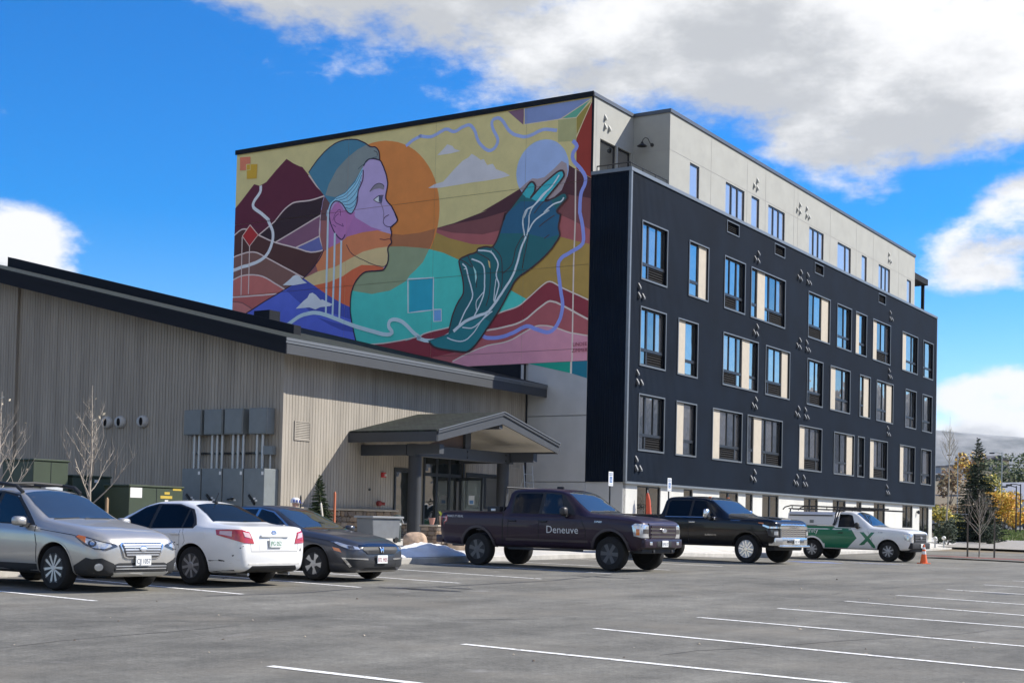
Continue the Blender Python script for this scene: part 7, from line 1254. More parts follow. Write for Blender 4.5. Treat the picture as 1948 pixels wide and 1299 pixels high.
# ================================================================== street furniture, equipment and odds and ends
def az(u, t_): return apron_z(u, t_)
def at(name, u, t_, label, cat, rz=0, group=None, z=None):
    p = W(u, t_); return empty(name, (p.x, p.y, az(u, t_) if z is None else z), BROT+rz, label, cat, group)
M_TGREEN = mat('transformer_green', (.035, .052, .028), rough=.5, var=.12, vscale=2); M_YEL = mat('sticker_yellow', (.5, .36, .05), rough=.5)
def transformer(u0, u1, t0, t1, ztop, label, stick=True):
    r = at('electrical_transformer', (u0+u1)/2, (t0+t1)/2, label, 'transformer', group='green transformer cabinets'); hu, ht = (u1-u0)/2, (t1-t0)/2; h = ztop+EYE-r.location.z
    mb = MB(); mb.box(-hu, hu, -ht, ht, -.05, h-.06); o = mb.build('cabinet', M_TGREEN, r); bevel(o, .015, 1)
    mb = MB(); mb.box(-hu-.03, hu+.03, -ht-.03, ht+.03, h-.058, h); bevel(mb.build('lid', M_TGREEN, r), .015, 1)
    mb = MB(); mb.box(-.006, .006, -ht-.008, -ht-.001, .1, h-.08); mb.build('door_gap', M_FRAME, r)
    mb = MB(); mb.box(-hu-.1, hu+.1, -ht-.1, ht+.1, -.2, .0); mb.build('concrete_pad', M_KERB, r)
    if stick:
        for (a, b_, c, d, m_) in stick: mb = MB(); mb.box(a, b_, -ht-.006, -ht-.001, c+h, d+h); mb.build('sticker', m_, r)
    return r
transformer(-18.2, -16.15, 6.0, 7.0, .78, 'long green transformer cabinet with yellow and white stickers', [(-.98, -.55, -.36, -.08, M_STICK), (.62, .95, -.12, -.04, M_YEL), (.3, .5, -.24, -.17, M_YEL), (.15, .6, -.36, -.28, M_YEL), (.32, .45, -.62, -.40, M_STICK)])
transformer(-18.5, -17.1, 8.0, 9.6, 1.04, 'dark green transformer box between the bare tree and the long cabinet', [(.1, .25, -.2, -.12, M_STICK)])
t1_ = transformer(-20.1, -18.9, 7.7, 9.0, 1.42, 'tall green transformer box with a grey meter on its side', None)
mb = MB(); mb.box(-.35, .25, -.87, -.68, .75, 1.35); o = mb.build('meter_housing', mat('meter_grey', (.48, .51, .54), rough=.5), t1_); bevel(o, .012, 1); mb = MB(); mb.lathe([(.14, .0), (.13, -.06), (.10, -.13), (0, -.14)], 20, 'y', (-.05, -.871, 1.12)); mb.build('meter_dial', mat('meter_glass', (.35, .38, .4), rough=.15, metal=.4), o, 40)
# wooden and orange stakes
M_WOOD = mat('stake_wood', (.32, .22, .13), rough=.9, var=.2, vscale=8)
def stake(u, t_, h, label, m_=M_WOOD, lean=0, w_=.025, loc=None):
    if loc: r = empty('stake', (loc[0], loc[1], gz(*loc) if len(loc) < 3 else loc[2]), 0, label, 'stake', 'garden stakes')
    else: r = at('stake', u, t_, label, 'stake', group='garden stakes')
    mb = MB(); mb.prism([(-w_, -w_), (w_, -w_), (w_, w_), (-w_, w_)], lambda x, y: (x, y, -.1), lambda x, y: (x+lean, y, h)); o = mb.build('shaft', m_, r); mb = MB(); mb.prism([(-w_, -w_), (w_, -w_), (w_, w_), (-w_, w_)], lambda x, y: (x+lean, y, h), lambda x, y: (x*.4+lean, y*.4, h+.05)); mb.build('tip', m_, r); return r
stake(-24.0, .3, 1.15, 'wooden stake to the right of the larger bare tree'); stake(-25.4, .4, .95, 'short wooden stake to the left of the larger bare tree')
stake(-15.3, 1.0, 1.45, 'thin orange stake beside the stone wall', mat('stake_orange', (.42, .12, .05), rough=.7)); stake(-16.5, 1.2, 1.3, 'dark thin stake left of the small spruce', M_FRAME, w_=.015); stake(-15.9, .75, 1.15, 'pale stake leaning against the small spruce', mat('stake_pale', (.6, .56, .48), rough=.8), lean=-.28, w_=.02)
# person behind the dark grey car: only the cap shows over its roof
def person():
    p = W(-20.4, -2.0); z = az(-20.4, -2.0); r = empty('person', (p.x, p.y, z), R(-60), 'person in white and blue cap standing behind the dark grey car', 'person')
    H_ = 1.78-z; k = H_/1.68
    J = {'pel': (0, 0, .93), 'spi': (0, .0, 1.12), 'che': (0, 0, 1.30), 'nec': (0, .02, 1.45), 'hea': (0, .03, 1.54), 'cro': (0, .02, 1.62)}
    for s, n_ in ((-1, 'l'), (1, 'r')):
        J.update({n_+'hi': (s*.10, 0, .90), n_+'kn': (s*.11, .03, .50), n_+'an': (s*.11, -.02, .09), n_+'to': (s*.13, .14, .03), n_+'sh': (s*.19, 0, 1.37), n_+'el': (s*.26, -.02, 1.10), n_+'wr': (s*.25, .14, .90), n_+'pa': (s*.24, .19, .85)})
        for f in range(5): J[n_+'f%d' % f] = (s*(.20+.018*f), .20+.015*(2-abs(f-2)), .80); J[n_+'g%d' % f] = (s*(.20+.018*f), .20+.01*(2-abs(f-2)), .765)
    RA = {'pel': .15, 'spi': .14, 'che': .165, 'nec': .06, 'hea': .095, 'cro': .085}
    E_ = [('pel', 'spi'), ('spi', 'che'), ('che', 'nec'), ('nec', 'hea'), ('hea', 'cro')]
    for n_ in 'lr':
        E_ += [('pel', n_+'hi'), (n_+'hi', n_+'kn'), (n_+'kn', n_+'an'), (n_+'an', n_+'to'), ('che', n_+'sh'), (n_+'sh', n_+'el'), (n_+'el', n_+'wr'), (n_+'wr', n_+'pa')]
        RA.update({n_+'hi': .10, n_+'kn': .065, n_+'an': .045, n_+'to': .04, n_+'sh': .075, n_+'el': .05, n_+'wr': .032, n_+'pa': .035})
        for f in range(5): E_ += [(n_+'pa', n_+'f%d' % f), (n_+'f%d' % f, n_+'g%d' % f)]; RA[n_+'f%d' % f] = .009; RA[n_+'g%d' % f] = .008
    keys = list(J); me = bpy.data.meshes.new('body'); me.from_pydata([tuple(c*k for c in J[q]) for q in keys], [(keys.index(a), keys.index(b_)) for a, b_ in E_], [])
    o = bpy.data.objects.new('body', me); C.objects.link(o); o.modifiers.new('s', 'SKIN'); sv = me.skin_vertices[0].data
    for i, q in enumerate(keys): sv[i].radius = (RA[q]*k, RA[q]*k); sv[i].use_root = q == 'pel'
    sb_ = o.modifiers.new('u', 'SUBSURF'); sb_.levels = 2; sb_.render_levels = 2
    dg = bpy.context.evaluated_depsgraph_get(); m2 = bpy.data.meshes.new_from_object(o.evaluated_get(dg)); o.modifiers.clear(); o.data = m2; o.parent = r
    for m_ in (mat('jacket_navy', (.03, .035, .06), rough=.85, var=.2), mat('skin', (.50, .30, .22), rough=.55), mat('trousers_grey', (.06, .06, .065), rough=.9)): m2.materials.append(m_)
    for pl in m2.polygons: z_ = pl.center.z/k; pl.material_index = 1 if (z_ > 1.44 or (z_ < .9 and abs(pl.center.x)/k > .19)) else (2 if z_ < .92 else 0)
    shade(m2, 80)
    # cap, brim, face details
    mb = MB(); mb.lathe([(.108, .0), (.112, .04), (.10, .085), (.06, .12), (.0, .128)], 20, 'z', (0, .025*k, 1.575*k)); cap = mb.build('cap', mat('cap_white_cloth', (.75, .75, .78), rough=.8), r, 60); mb = MB(); mb.prism([(-.09, .10), (.09, .10), (.075, .19), (0, .215), (-.075, .19)], lambda x, y: (x, y, 1.575*k), lambda x, y: (x, y, 1.59*k)); mb.build('brim', mat('cap_blue', (.06, .08, .30), rough=.8), cap)
    for a in (-40, 0, 40, 140, 220): mb = MB(); c_, s_ = math.cos(R(a)), math.sin(R(a)); mb.tube([(c_*.112, .025+s_*.112, 1.59*k), (c_*.103, .025+s_*.103, 1.66*k)], .022, 6); mb.build('cap_stripe', mat('cap_blue', (.06, .08, .30)), cap)
    for s in (-1, 1): mb = MB(); mb.lathe([(.0, .0), (.012, .004), (.0, .02)], 8, 'y', (s*.033, .118*k, 1.54*k)); mb.build('eye', M_FRAME, r)
    mb = MB(); mb.prism([(-.012, 1.49), (.012, 1.49), (0, 1.54)], lambda x, z_: (x, .115*k, z_*k), lambda x, z_: (x*.4, .14*k, (z_*.6+.4*1.49)*k)); mb.build('nose', MATS['skin'], r)
person()
# entrance clutter
M_CART = mat('cart_grey_plastic', (.13, .14, .15), rough=.5, var=.1)
r = at('utility_cart', -12.4, 1.7, 'grey plastic utility cart with a pale lid in front of the stone wall', 'cart')
mb = MB(); mb.prism([(-.62, .12), (.62, .12), (.68, .72), (-.68, .72)], lambda x, z: (x, -.3, z), lambda x, z: (x, .3, z)); bevel(mb.build('tub', M_CART, r), .03, 2); mb = MB(); mb.box(-.74, .78, -.36, .36, .725, .79); bevel(mb.build('lid', mat('cart_lid', (.2, .21, .22), rough=.45), r), .02, 2)
for x in (-.5, .5):
    for y in (-.27, .27): mb = MB(); mb.lathe([(.09, -.03), (.09, .03)], 14, 'y', (x, y, .09)); mb.build('caster', M_TYRE, r)
mb = MB(); mb.tube([(.78, -.25, .76), (.9, -.25, .6), (.9, .25, .6), (.78, .25, .76)], .018, 8); mb.build('push_handle', M_SILVER, r, 40)
r = at('bollard', -11.1, 2.0, 'dark green round bollard beside the dark entrance post', 'bollard'); mb = MB(); mb.lathe([(.13, -.1), (.13, .62), (.135, .63), (.135, .67), (.13, .68), (.13, .78), (.09, .82), (0, .83)], 20, 'z'); mb.build('shaft', mat('bollard_green', (.035, .05, .05), rough=.45), r, 40); mb = MB(); mb.lathe([(.134, .5), (.138, .51), (.138, .55), (.134, .56)], 20, 'z'); mb.build('reflective_band', M_COND, r, 40)
def rock(name, u, t_, sx_, sy_, sz_, label, col, seed, cat='boulder'):
    rnd = random.Random(seed); bm = bmesh.new(); bmesh.ops.create_icosphere(bm, subdivisions=3, radius=1); ph = [Vector((rnd.uniform(-3, 3), rnd.uniform(-3, 3), rnd.uniform(-3, 3))) for _ in range(6)]
    for v in bm.verts:
        c = v.co.copy(); d = sum(math.sin(c.dot(p)+p.x)*.06 for p in ph); f = lambda q: math.copysign(abs(q)**.6, q); v.co = Vector((f(c.x)*sx_, f(c.y)*sy_, f(c.z)*sz_))*(1+d)
    me = bpy.data.meshes.new(name); bm.to_mesh(me); bm.free(); me.materials.append(mat('rock_%d' % seed, col, rough=.9, var=.35, vscale=5, bump=.6, bscale=9)); p = W(u, t_); o = link(name, me); o.location = (p.x, p.y, az(u, t_)+sz_*.75); o.rotation_euler = (0, 0, rnd.uniform(0, 3)); shade(me, 30); return tag(o, label, cat)
rock('boulder', -13.0, -.1, .42, .32, .30, 'tan boulder with a flat pale face left of the round post', (.42, .30, .21), 3)
rock('boulder', -11.2, -.2, .36, .3, .27, 'rounded tan boulder right beside the stone pier', (.40, .31, .23), 5)
r = at('stone_pier', -11.75, .1, 'short stacked stone pier carrying clay pots behind the pickup', 'pier', group=None)
rr2 = random.Random(9); z = 0
mb = MB(); mb.box(-.24, .24, -.24, .24, -.1, .62); mb.build('mortar_core', M_MORT, r)
while z < .6:
    h = rr2.uniform(.09, .16); x = -.30
    for face in range(4):
        x = -.28
        while x < .25:
            w_ = rr2.uniform(.14, .3); w_ = min(w_, .30-x); o = link('stone', STM[rr2.randrange(10)], r); a = face*math.pi/2; q = Vector((x+w_/2, -.25, 0)); q.rotate(Matrix.Rotation(a, 3, 'Z')); o.location = (q.x, q.y, z+h/2); o.rotation_euler = (0, 0, a); o.scale = (w_*.95, .13, h*.92); x += w_
    z += h
mb = MB(); mb.box(-.34, .34, -.34, .34, z+.005, z+.065); bevel(mb.build('cap_stone', mat('sandstone_cap', (.36, .31, .24)), r), .015, 1); pier_top = r.location.z+z+.065
def pot(u, t_, z, h, rr_, label, col, kind):
    p = W(u, t_); r = empty('clay_pot', (p.x, p.y, z), 0, label, 'pot', 'clay pots on the pier')
    mb = MB(); mb.lathe([(rr_*.6, 0), (rr_*.9, h*.5), (rr_, h*.85), (rr_*1.1, h*.86), (rr_*1.1, h), (rr_*.9, h), (rr_*.85, h*.8), (0, h*.8)], 16, 'z'); mb.build('vessel', mat('clay_%s' % kind, col, rough=.8, var=.15), r, 40)
    return r
pot(-11.85, .15, pier_top, .20, .09, 'rose clay pot on the stone pier', (.48, .25, .20), 'rose'); g = pot(-11.6, .0, pier_top, .26, .055, 'slim pale clay pot on the stone pier', (.55, .38, .27), 'pale')
mb = MB(); rp = random.Random(3)
for i in range(26):
    a, l = rp.uniform(0, 6.28), rp.uniform(.08, .2); d = Vector((math.cos(a)*.5, math.sin(a)*.5, 1)).normalized()*l; s_ = Vector((-math.sin(a), math.cos(a), 0))*.012; b0 = Vector((0, 0, .24)); mb.quad(b0-s_, b0+s_, b0+d+s_*.3, b0+d-s_*.3)
mb.build('sprout', mat('sprout_green', (.35, .42, .05), rough=.7), g)
# white plastic sheeting heaped along the kerb
def tarp(u0, u1, t0, t1, hmax, label, seed):
    rnd = random.Random(seed); nx, ny = 60, 22; mb = MB(); uc, tc_ = (u0+u1)/2, (t0+t1)/2; p = W(uc, tc_); zb_ = az(uc, tc_); ph = [(rnd.uniform(2, 9), rnd.uniform(4, 14), rnd.uniform(0, 6)) for _ in range(10)]
    for i in range(nx+1):
        for j in range(ny+1):
            a, b_ = i/nx, j/ny; e = max(0, 1-abs(2*a-1)**2.2)*max(0, 1-abs(2*b_-1)**2.0); prof_ = .45+.55*math.exp(-((a-.55)/.3)**2); wr = sum(abs(math.sin(a*q[0]*2+b_*q[1]+q[2]))-.5 for q in ph)/10
            uu, tt = u0+(u1-u0)*a, t0+(t1-t0)*b_; mb.v.append((uu-uc, tt-tc_, az(uu, tt)-zb_+.012+e**.75*hmax*prof_*(1+1.1*wr)+e*.022*math.sin(a*31+b_*17+math.sin(b_*11)*2)+e*.008*math.sin(a*61-b_*30)))
    for i in range(nx):
        for j in range(ny): mb.face((i*(ny+1)+j, i*(ny+1)+j+1, (i+1)*(ny+1)+j+1, (i+1)*(ny+1)+j))
    o = mb.build('plastic_sheeting', mat('white_plastic_film', (.84, .84, .83), rough=.3, var=.06, spec=.5), None, 50); o.location = (p.x, p.y, zb_); o.rotation_euler = (0, 0, BROT); return tag(o, label, 'sheeting')
tarp(-16.9, -13.0, -2.4, -1.2, .27, 'crumpled white plastic sheeting heaped on the kerb behind the pickup', 4)
r = at('concrete_block', -15.1, -.6, 'pale grey concrete block beside the white plastic sheeting', 'block'); mb = MB(); mb.box(-.2, .2, -.15, .15, -.02, .38); bevel(mb.build('shell', M_KERB, r), .012, 1); mb = MB(); mb.box(-.17, -.02, -.11, .11, .381, .384); mb.box(.02, .17, -.11, .11, .381, .384); mb.build('core_holes', M_UNDER if 'underbody' in MATS else M_FRAME, r)
# ladder by the inner corner
r = at('stepladder', -1.7, 2.9, 'aluminium ladder frame standing by the grey wall corner', 'ladder'); Hl = 2.72
for x in (-.3, .3): mb = MB(); mb.tube([(x, 0, 0), (x, .25, Hl)], .022, 8); mb.build('rail', M_COND, r, 40); mb = MB(); mb.tube([(x*.9, 1.0, 0), (x*.9, .28, Hl-.5)], .016, 8); mb.build('rear_rail', M_COND, r, 40)
for i in range(8): zz = .3+.3*i; mb = MB(); mb.tube([(-.3, .25*zz/Hl, zz), (.3, .25*zz/Hl, zz)], .018, 8); mb.build('rung', M_COND, r, 40)
# accessible parking signs
M_SIGN = mat('sign_white', (.78, .80, .80), rough=.4); M_SBLUE = mat('sign_blue', (.03, .13, .38), rough=.4)
def pk_sign(u, t_, ztop, label):
    r = at('accessible_parking_sign', u, t_, label, 'sign', group='accessible parking signs'); h = ztop+EYE-r.location.z
    mb = MB(); mb.box(-.02, .02, -.02, .02, -.2, h-.02); mb.build('post', M_FRAME, r)
    mb = MB(); mb.box(-.155, .155, -.031, -.021, h-.47, h); o = mb.build('plate', M_SIGN, r); bevel(o, .004, 1)
    mb = MB(); mb.box(-.085, .085, -.034, -.0312, h-.36, h-.16); mb.build('symbol_field', M_SBLUE, o)
    sym = MB(); sym.lathe([(.016, 0), (.016, -.002)], 12, 'y', (-.01, -.0342, h-.19)); sym.prism([(-.022, -.215), (.0, -.215), (.002, -.255), (.035, -.255), (.05, -.30), (.06, -.295), (.062, -.305), (.045, -.315), (.026, -.27), (-.02, -.27)], lambda x, z: (x, -.0365, h+z), lambda x, z: (x, -.0345, h+z))
    arc = [(-.005+.045*math.cos(R(a)), -.292+.045*math.sin(R(a))) for a in range(120, 345, 15)]; arc2 = [(-.005+.033*math.cos(R(a)), -.292+.033*math.sin(R(a))) for a in range(120, 345, 15)]; sym.prism(arc+arc2[::-1], lambda x, z: (x, -.0365, h+z), lambda x, z: (x, -.0345, h+z)); so = sym.build('wheelchair_symbol', M_SIGN, o); so['kind'] = 'stuff'
    for tx, zz, sz in (('RESERVED', -.06, .055), ('PARKING', -.115, .055)):
        me = text_mesh(tx, sz, .0008); me.materials.clear(); me.materials.append(M_SBLUE); q = link('lettering', me, o); q.location = (0, -.033, h+zz); q.rotation_euler = (R(90), 0, 0)
    me = text_mesh('VAN ACCESSIBLE', .03, .0008); me.materials.clear(); me.materials.append(M_SBLUE); q = link('lettering', me, o); q.location = (0, -.033, h-.42); q.rotation_euler = (R(90), 0, 0)
pk_sign(-4.85, -2.0, 1.70, 'white and blue accessible parking sign beside the grey wall'); pk_sign(-.45, -2.0, 1.66, 'white and blue accessible parking sign in front of the ground floor door')
# things by the ground-floor door
r = at('furled_banner', 1.4, -.35, 'tall furled orange banner leaning by the ground floor door', 'banner'); mb = MB(); mb.lathe([(.03, 0), (.10, .25), (.11, .9), (.09, 1.6), (.05, 1.85), (0, 1.9)], 14, 'z'); mb.v = [(x+.02*math.sin(z*9), y+.06*z, z) for x, y, z in mb.v]; mb.build('fabric', mat('banner_orange', (.50, .07, .03), rough=.7), r, 50); mb = MB(); mb.tube([(0, 0, 0), (0, .12, 2.0)], .015, 8); mb.build('pole', M_SILVER, r)
def sack_pile(u, t_, label):
    r = at('sack_pile', u, t_, label, 'sacks')
    for i, (x, y, z) in enumerate(((-.3, 0, .12), (.3, .05, .12), (0, .02, .33))):
        bm = bmesh.new(); bmesh.ops.create_uvsphere(bm, u_segments=18, v_segments=10, radius=1); rnd = random.Random(i)
        for v in bm.verts: c = v.co; f = lambda q, e: math.copysign(abs(q)**e, q); v.co = Vector((x+f(c.x, .6)*.36, y+f(c.y, .7)*.24, z+f(c.z, .8)*.14*(1+.15*math.sin(c.x*5+i))))
        me = bpy.data.meshes.new('sack'); bm.to_mesh(me); bm.free(); me.materials.append(mat('sack_white', (.70, .70, .68), rough=.7, var=.1)); link('sack', me, r, 60)
sack_pile(2.3, -.5, 'white sacks piled by the ground floor door')
# traffic cone
def cone(x, y, label):
    r = empty('traffic_cone', (x, y, gz(x, y)), R(20), label, 'cone'); M_O = mat('cone_orange', (.80, .13, .02), rough=.5)
    mb = MB(); mb.box(-.18, .18, -.18, .18, .0, .035); bevel(mb.build('base', M_O, r), .012, 2); mb = MB(); mb.lathe([(.135, .035), (.03, .71), (.026, .72), (0, .72)], 24, 'z'); o = mb.build('shell', M_O, r, 40)
    for z0, z1 in ((.36, .47), (.54, .62)): f = lambda z: .135-(z-.035)*.1555+.003; mb = MB(); mb.lathe([(f(z0), z0), (f(z1), z1)], 24, 'z'); mb.build('reflective_collar', mat('collar_white', (.8, .8, .78), rough=.4), o, 40)
cone(15.36, 51.77, 'orange traffic cone with white collars in front of the work pickup')
for i, (px, py) in enumerate(((23.3, 76.5), (24.4, 78.5))):
    r = empty('path_light', (px, py, terr(px, py)+.1), 0, ('globe path light nearer the work pickup', 'globe path light nearer the dark shrub')[i], 'light', 'globe path lights'); mb = MB(); mb.tube([(0, 0, 0), (0, 0, .45)], .04, 8); mb.build('stem', M_COND, r); mb = MB(); mb.lathe([(.05, .44), (.10, .48), (.12, .54), (.10, .61), (.04, .65), (0, .66)], 16, 'z'); mb.build('globe', mat('globe_white', (.78, .78, .74), rough=.4), r, 50)
# grit and fallen leaves on the asphalt
mb = MB(); rg = random.Random(12)
for i in range(110):
    d = rg.uniform(8, 34); x = d*rg.uniform(-.36, .38); y = d; s_ = rg.choice([.008, .011, .014, .02]); z0 = gz(x, y)+.004
    if rg.random() < .25: s_ *= 1.6
    pts = [(x+s_*rg.uniform(.6, 1.3)*math.cos(a+rg.uniform(-.3, .3)), y+s_*rg.uniform(.6, 1.3)*math.sin(a)) for a in (0, 1.25, 2.5, 3.8, 5.0)]
    n0 = len(mb.v); mb.v += [(px, py, z0) for px, py in pts]+[(x, y, z0+s_*rg.uniform(.4, .9))]
    for k in range(5): mb.face((n0+k, n0+(k+1) % 5, n0+5), rg.choice([0, 0, 1]) if k == 0 else (mb.mi[-1] if mb.mi else 0))
tag(mb.build('asphalt_grit', [mat('grit_pale', (.36, .31, .24), rough=.9), mat('grit_dark', (.10, .07, .05), rough=.9)]), 'loose grit and dead leaves scattered over the asphalt', 'grit', kind='stuff')

# ================================================================== trees, shrubs and the far right-hand background
def limb(mb, p, d, L_, r0, rnd, depth, tips, spread=.6, up=.25, kids=3, mi=0):
    n = 5; pts = [Vector(p)]; d = Vector(d).normalized()
    for i in range(n): d = (d+Vector((rnd.uniform(-.12, .12), rnd.uniform(-.12, .12), rnd.uniform(-.05, .12)+up*.12))).normalized(); pts.append(pts[-1]+d*L_/n)
    mb.tube(pts, r0, 6 if r0 > .012 else 4, mi, r2=r0*.45, cap=False)
    if depth <= 0: tips.append((pts[-1], d)); return
    for k in range(kids):
        f = rnd.uniform(.35, .95); i = min(n-1, int(f*n)); q = pts[i].lerp(pts[i+1], f*n-i); sd2 = Vector((rnd.uniform(-1, 1), rnd.uniform(-1, 1), rnd.uniform(-.1, .7))).normalized(); nd = (d*(1-spread)+sd2*spread).normalized(); limb(mb, q, nd, L_*rnd.uniform(.45, .7), r0*.5, rnd, depth-1, tips, spread, up, kids, mi)
    tips.append((pts[-1], d))
M_BARK = mat('pale_bark', (.34, .30, .25), rough=.9, var=.3, vscale=9); M_BARKD = mat('grey_bark', (.13, .11, .09), rough=.9, var=.3, vscale=9)
def leafset(mb, pts, rnd, size, mi=0, n=1, jit=.1):
    for p in pts:
        for _ in range(n):
            q = Vector(p)+Vector((rnd.gauss(0, jit), rnd.gauss(0, jit), rnd.gauss(0, jit))); a = Vector((rnd.uniform(-1, 1), rnd.uniform(-1, 1), rnd.uniform(-1, 1))).normalized(); b_ = a.orthogonal().normalized(); s = size*rnd.uniform(.6, 1.3); mb.quad(q-a*s, q+b_*s*.55, q+a*s, q-b_*s*.55, mi)
def bare_tree(loc, h, label, seed, bark=M_BARK, vase=True, group='bare young trees', first=.28, nb=16, leaves=10, lean=(0, 0), wide=.33):
    rnd = random.Random(seed); r = empty('bare_tree', loc, 0, label, 'tree', group); mb = MB(); r0 = .022+.006*h
    tr = [Vector((lean[0]*f*h, lean[1]*f*h, h*f*.97))+Vector((rnd.uniform(-.02, .02), rnd.uniform(-.02, .02), 0))*h*.3 for f in (0, .2, .4, .6, .8, 1)]; tr[0] = Vector((0, 0, -.1)); mb.tube(tr, r0, 8, 0, r2=.006)
    mb.build('trunk', bark, r, 60); br = MB(); tips = []
    for i in range(nb):
        f = first+(.85-first)*(i/nb)**1.15; k = min(4, int(f*5)); q = tr[k].lerp(tr[k+1], f*5-k); a = i*2.4+rnd.uniform(-.4, .4); el = rnd.uniform(.8, 1.5); d = Vector((math.cos(a), math.sin(a), el)); limb(br, q, d, h*wide*(1.15-f)*rnd.uniform(.8, 1.1), r0*.42*(1.1-f*.7), rnd, 2 if h < 6 else 2, tips, .45, .5, 3)
    br.build('branches', bark, r, 60)
    if leaves:
        lf = MB(); leafset(lf, [t[0] for t in rnd.sample(tips, min(leaves, len(tips)))], rnd, .045 if h < 6 else .06); lf.build('last_leaves', mat('pale_dead_leaf', (.55, .48, .35), rough=.8), r)
    return r
p = W(-24.75, 0); bare_tree((p.x, p.y, az(-24.75, 0)), 3.75, 'bare young tree with pale branches in front of the shaded board wall', 21, leaves=7)
p = W(-27.1, 0); bare_tree((p.x, p.y, az(-27.1, 0)), 3.4, 'bare young tree cut by the left edge of the view', 22, leaves=9)
# conifers
def conifer(loc, h, rad, label, seed, cols, dens=1.0, name='spruce_tree', group=None, bare=.06, tuft=.11):
    rnd = random.Random(seed); r = empty(name, loc, 0, label, 'tree', group); mb = MB(); mb.tube([(0, 0, -.1), (0, 0, h*.97)], .02+.018*h, 8, 0, r2=.01); mb.build('trunk', M_BARKD, r, 60); lf = MB(); n_w = int((16 if h > 3 else 13)*dens+h*2.2)
    for i in range(n_w):
        f = bare+(1-bare)*i/n_w; z = h*f; Rr = rad*(1-f)**.9+.012*h*.3; nb_ = int(max(5, 11*(1-f)+4)*dens)
        for k in range(nb_):
            a = 2*math.pi*(k+rnd.random()*.7)/nb_+i*.7; L_ = Rr*rnd.uniform(.7, 1.12); droop = rnd.uniform(-.30, -.02) if f < .75 else rnd.uniform(.1, .6); q0 = Vector((0, 0, z+rnd.uniform(-.7, .7)*h/n_w)); dr = Vector((math.cos(a), math.sin(a), droop)); nseg = max(3, int(L_/(tuft*.75)))
            for s in range(1, nseg+1):
                q = q0+dr*L_*s/nseg+Vector((0, 0, .10*L_*(s/nseg)**2)); w_ = tuft*(1.25-.6*s/nseg)*rnd.uniform(.7, 1.3)*(.4+.6*min(1, (1-f)*2.2)); side = Vector((-math.sin(a), math.cos(a), 0))
                for sg in (-1, 1):
                    tip = q+(dr*.75+side*sg*rnd.uniform(.5, 1.1)+Vector((0, 0, rnd.uniform(-.25, .15))))*w_; lf.quad(q-dr*w_*.5, q+Vector((0, 0, w_*.22)), tip, q-Vector((0, 0, w_*.25)), rnd.choice([0, 0, 1]))
                if rnd.random() < .6: lf.quad(q-side*w_*.25, q+dr*w_*.9, q+side*w_*.25, q+Vector((0, 0, w_*.35)), rnd.choice([0, 1, 1]))
    lf.build('crown', cols, r, fix=False); return r
M_SPR = [mat('spruce_dark', (.022, .038, .018), rough=.85, var=.35, vscale=3), mat('spruce_light', (.05, .075, .04), rough=.85, var=.3, vscale=3)]
M_FIR = [mat('fir_green', (.03, .05, .018), rough=.85, var=.35, vscale=4), mat('fir_light', (.06, .085, .03), rough=.85, var=.3, vscale=4)]
p = W(-15.95, 1.0); conifer((p.x, p.y, az(-16, 1)), 1.95, .52, 'small young spruce standing by the stone wall behind the grey car', 31, M_FIR, 1.7, tuft=.10)
def on(px, d): return ((px-974)/2648*d, d)
x, y = on(1861, 92); conifer((x, y, terr(x, y)+.1), 6.9, 1.95, 'tall dark spruce at the right corner of the building', 33, M_SPR, 1.45, bare=.02, tuft=.24)
def shrub(px, d, h, rad, label, cols, seed, name='shrub', n=1500, leaf=.09, cat='shrub', group=None, z=None, flat=1.0, lobes=7, trunk=0.0):
    x, y = on(px, d); rnd = random.Random(seed); r = empty(name, (x, y, (terr(x, y)+.08) if z is None else z), 0, label, cat, group); st = MB(); lf = MB(); cen = []
    for i in range(lobes):
        a = i*2.4; rr_ = rad*rnd.uniform(.2, .62); cen.append((Vector((rr_*math.cos(a), rr_*math.sin(a)*flat, trunk+(h-trunk)*rnd.uniform(.25, .78))), rad*rnd.uniform(.35, .55), (h-trunk)*rnd.uniform(.2, .3)))
    for c, ra, rh in cen: st.tube([(0, 0, -.05), tuple(Vector((c.x*.3, c.y*.3, max(.1, trunk*.8)))), tuple(c)], .02+.012*h, 6, 0, r2=.01)
    st.build('stems', M_BARKD, r, 60)
    for i in range(n):
        c, ra, rh = rnd.choice(cen); d_ = Vector((rnd.gauss(0, 1), rnd.gauss(0, 1), rnd.gauss(0, 1))).normalized()*rnd.uniform(.55, 1.08)**.6; q = c+Vector((d_.x*ra, d_.y*ra, d_.z*rh))
        if q.z < .02: q.z = rnd.uniform(.02, .3)
        a = Vector((rnd.uniform(-1, 1), rnd.uniform(-1, 1), rnd.uniform(-.7, .7))).normalized(); b_ = a.orthogonal().normalized(); s = leaf*rnd.uniform(.6, 1.35); lf.quad(q-a*s, q+b_*s*.6, q+a*s, q-b_*s*.6, rnd.randrange(len(cols)))
    lf.build('crown', cols, r, fix=False); return r
M_YL = [mat('leaf_gold', (.72, .40, .02), rough=.75, var=.25, vscale=2), mat('leaf_amber', (.60, .30, .02), rough=.75), mat('leaf_lemon', (.70, .52, .05), rough=.75)]
M_LIME = [mat('leaf_lime', (.30, .27, .03), rough=.75), mat('leaf_olive', (.14, .15, .03), rough=.75), mat('leaf_lemon', (.55, .40, .04))]
M_GRN = [mat('leaf_green', (.06, .09, .02), rough=.8), mat('leaf_deep', (.03, .05, .015), rough=.8), mat('leaf_mid', (.10, .13, .035), rough=.8)]
M_RUST = [mat('leaf_rust', (.22, .11, .04), rough=.85), mat('leaf_straw', (.34, .26, .12), rough=.85), mat('leaf_brown', (.12, .08, .04), rough=.85)]
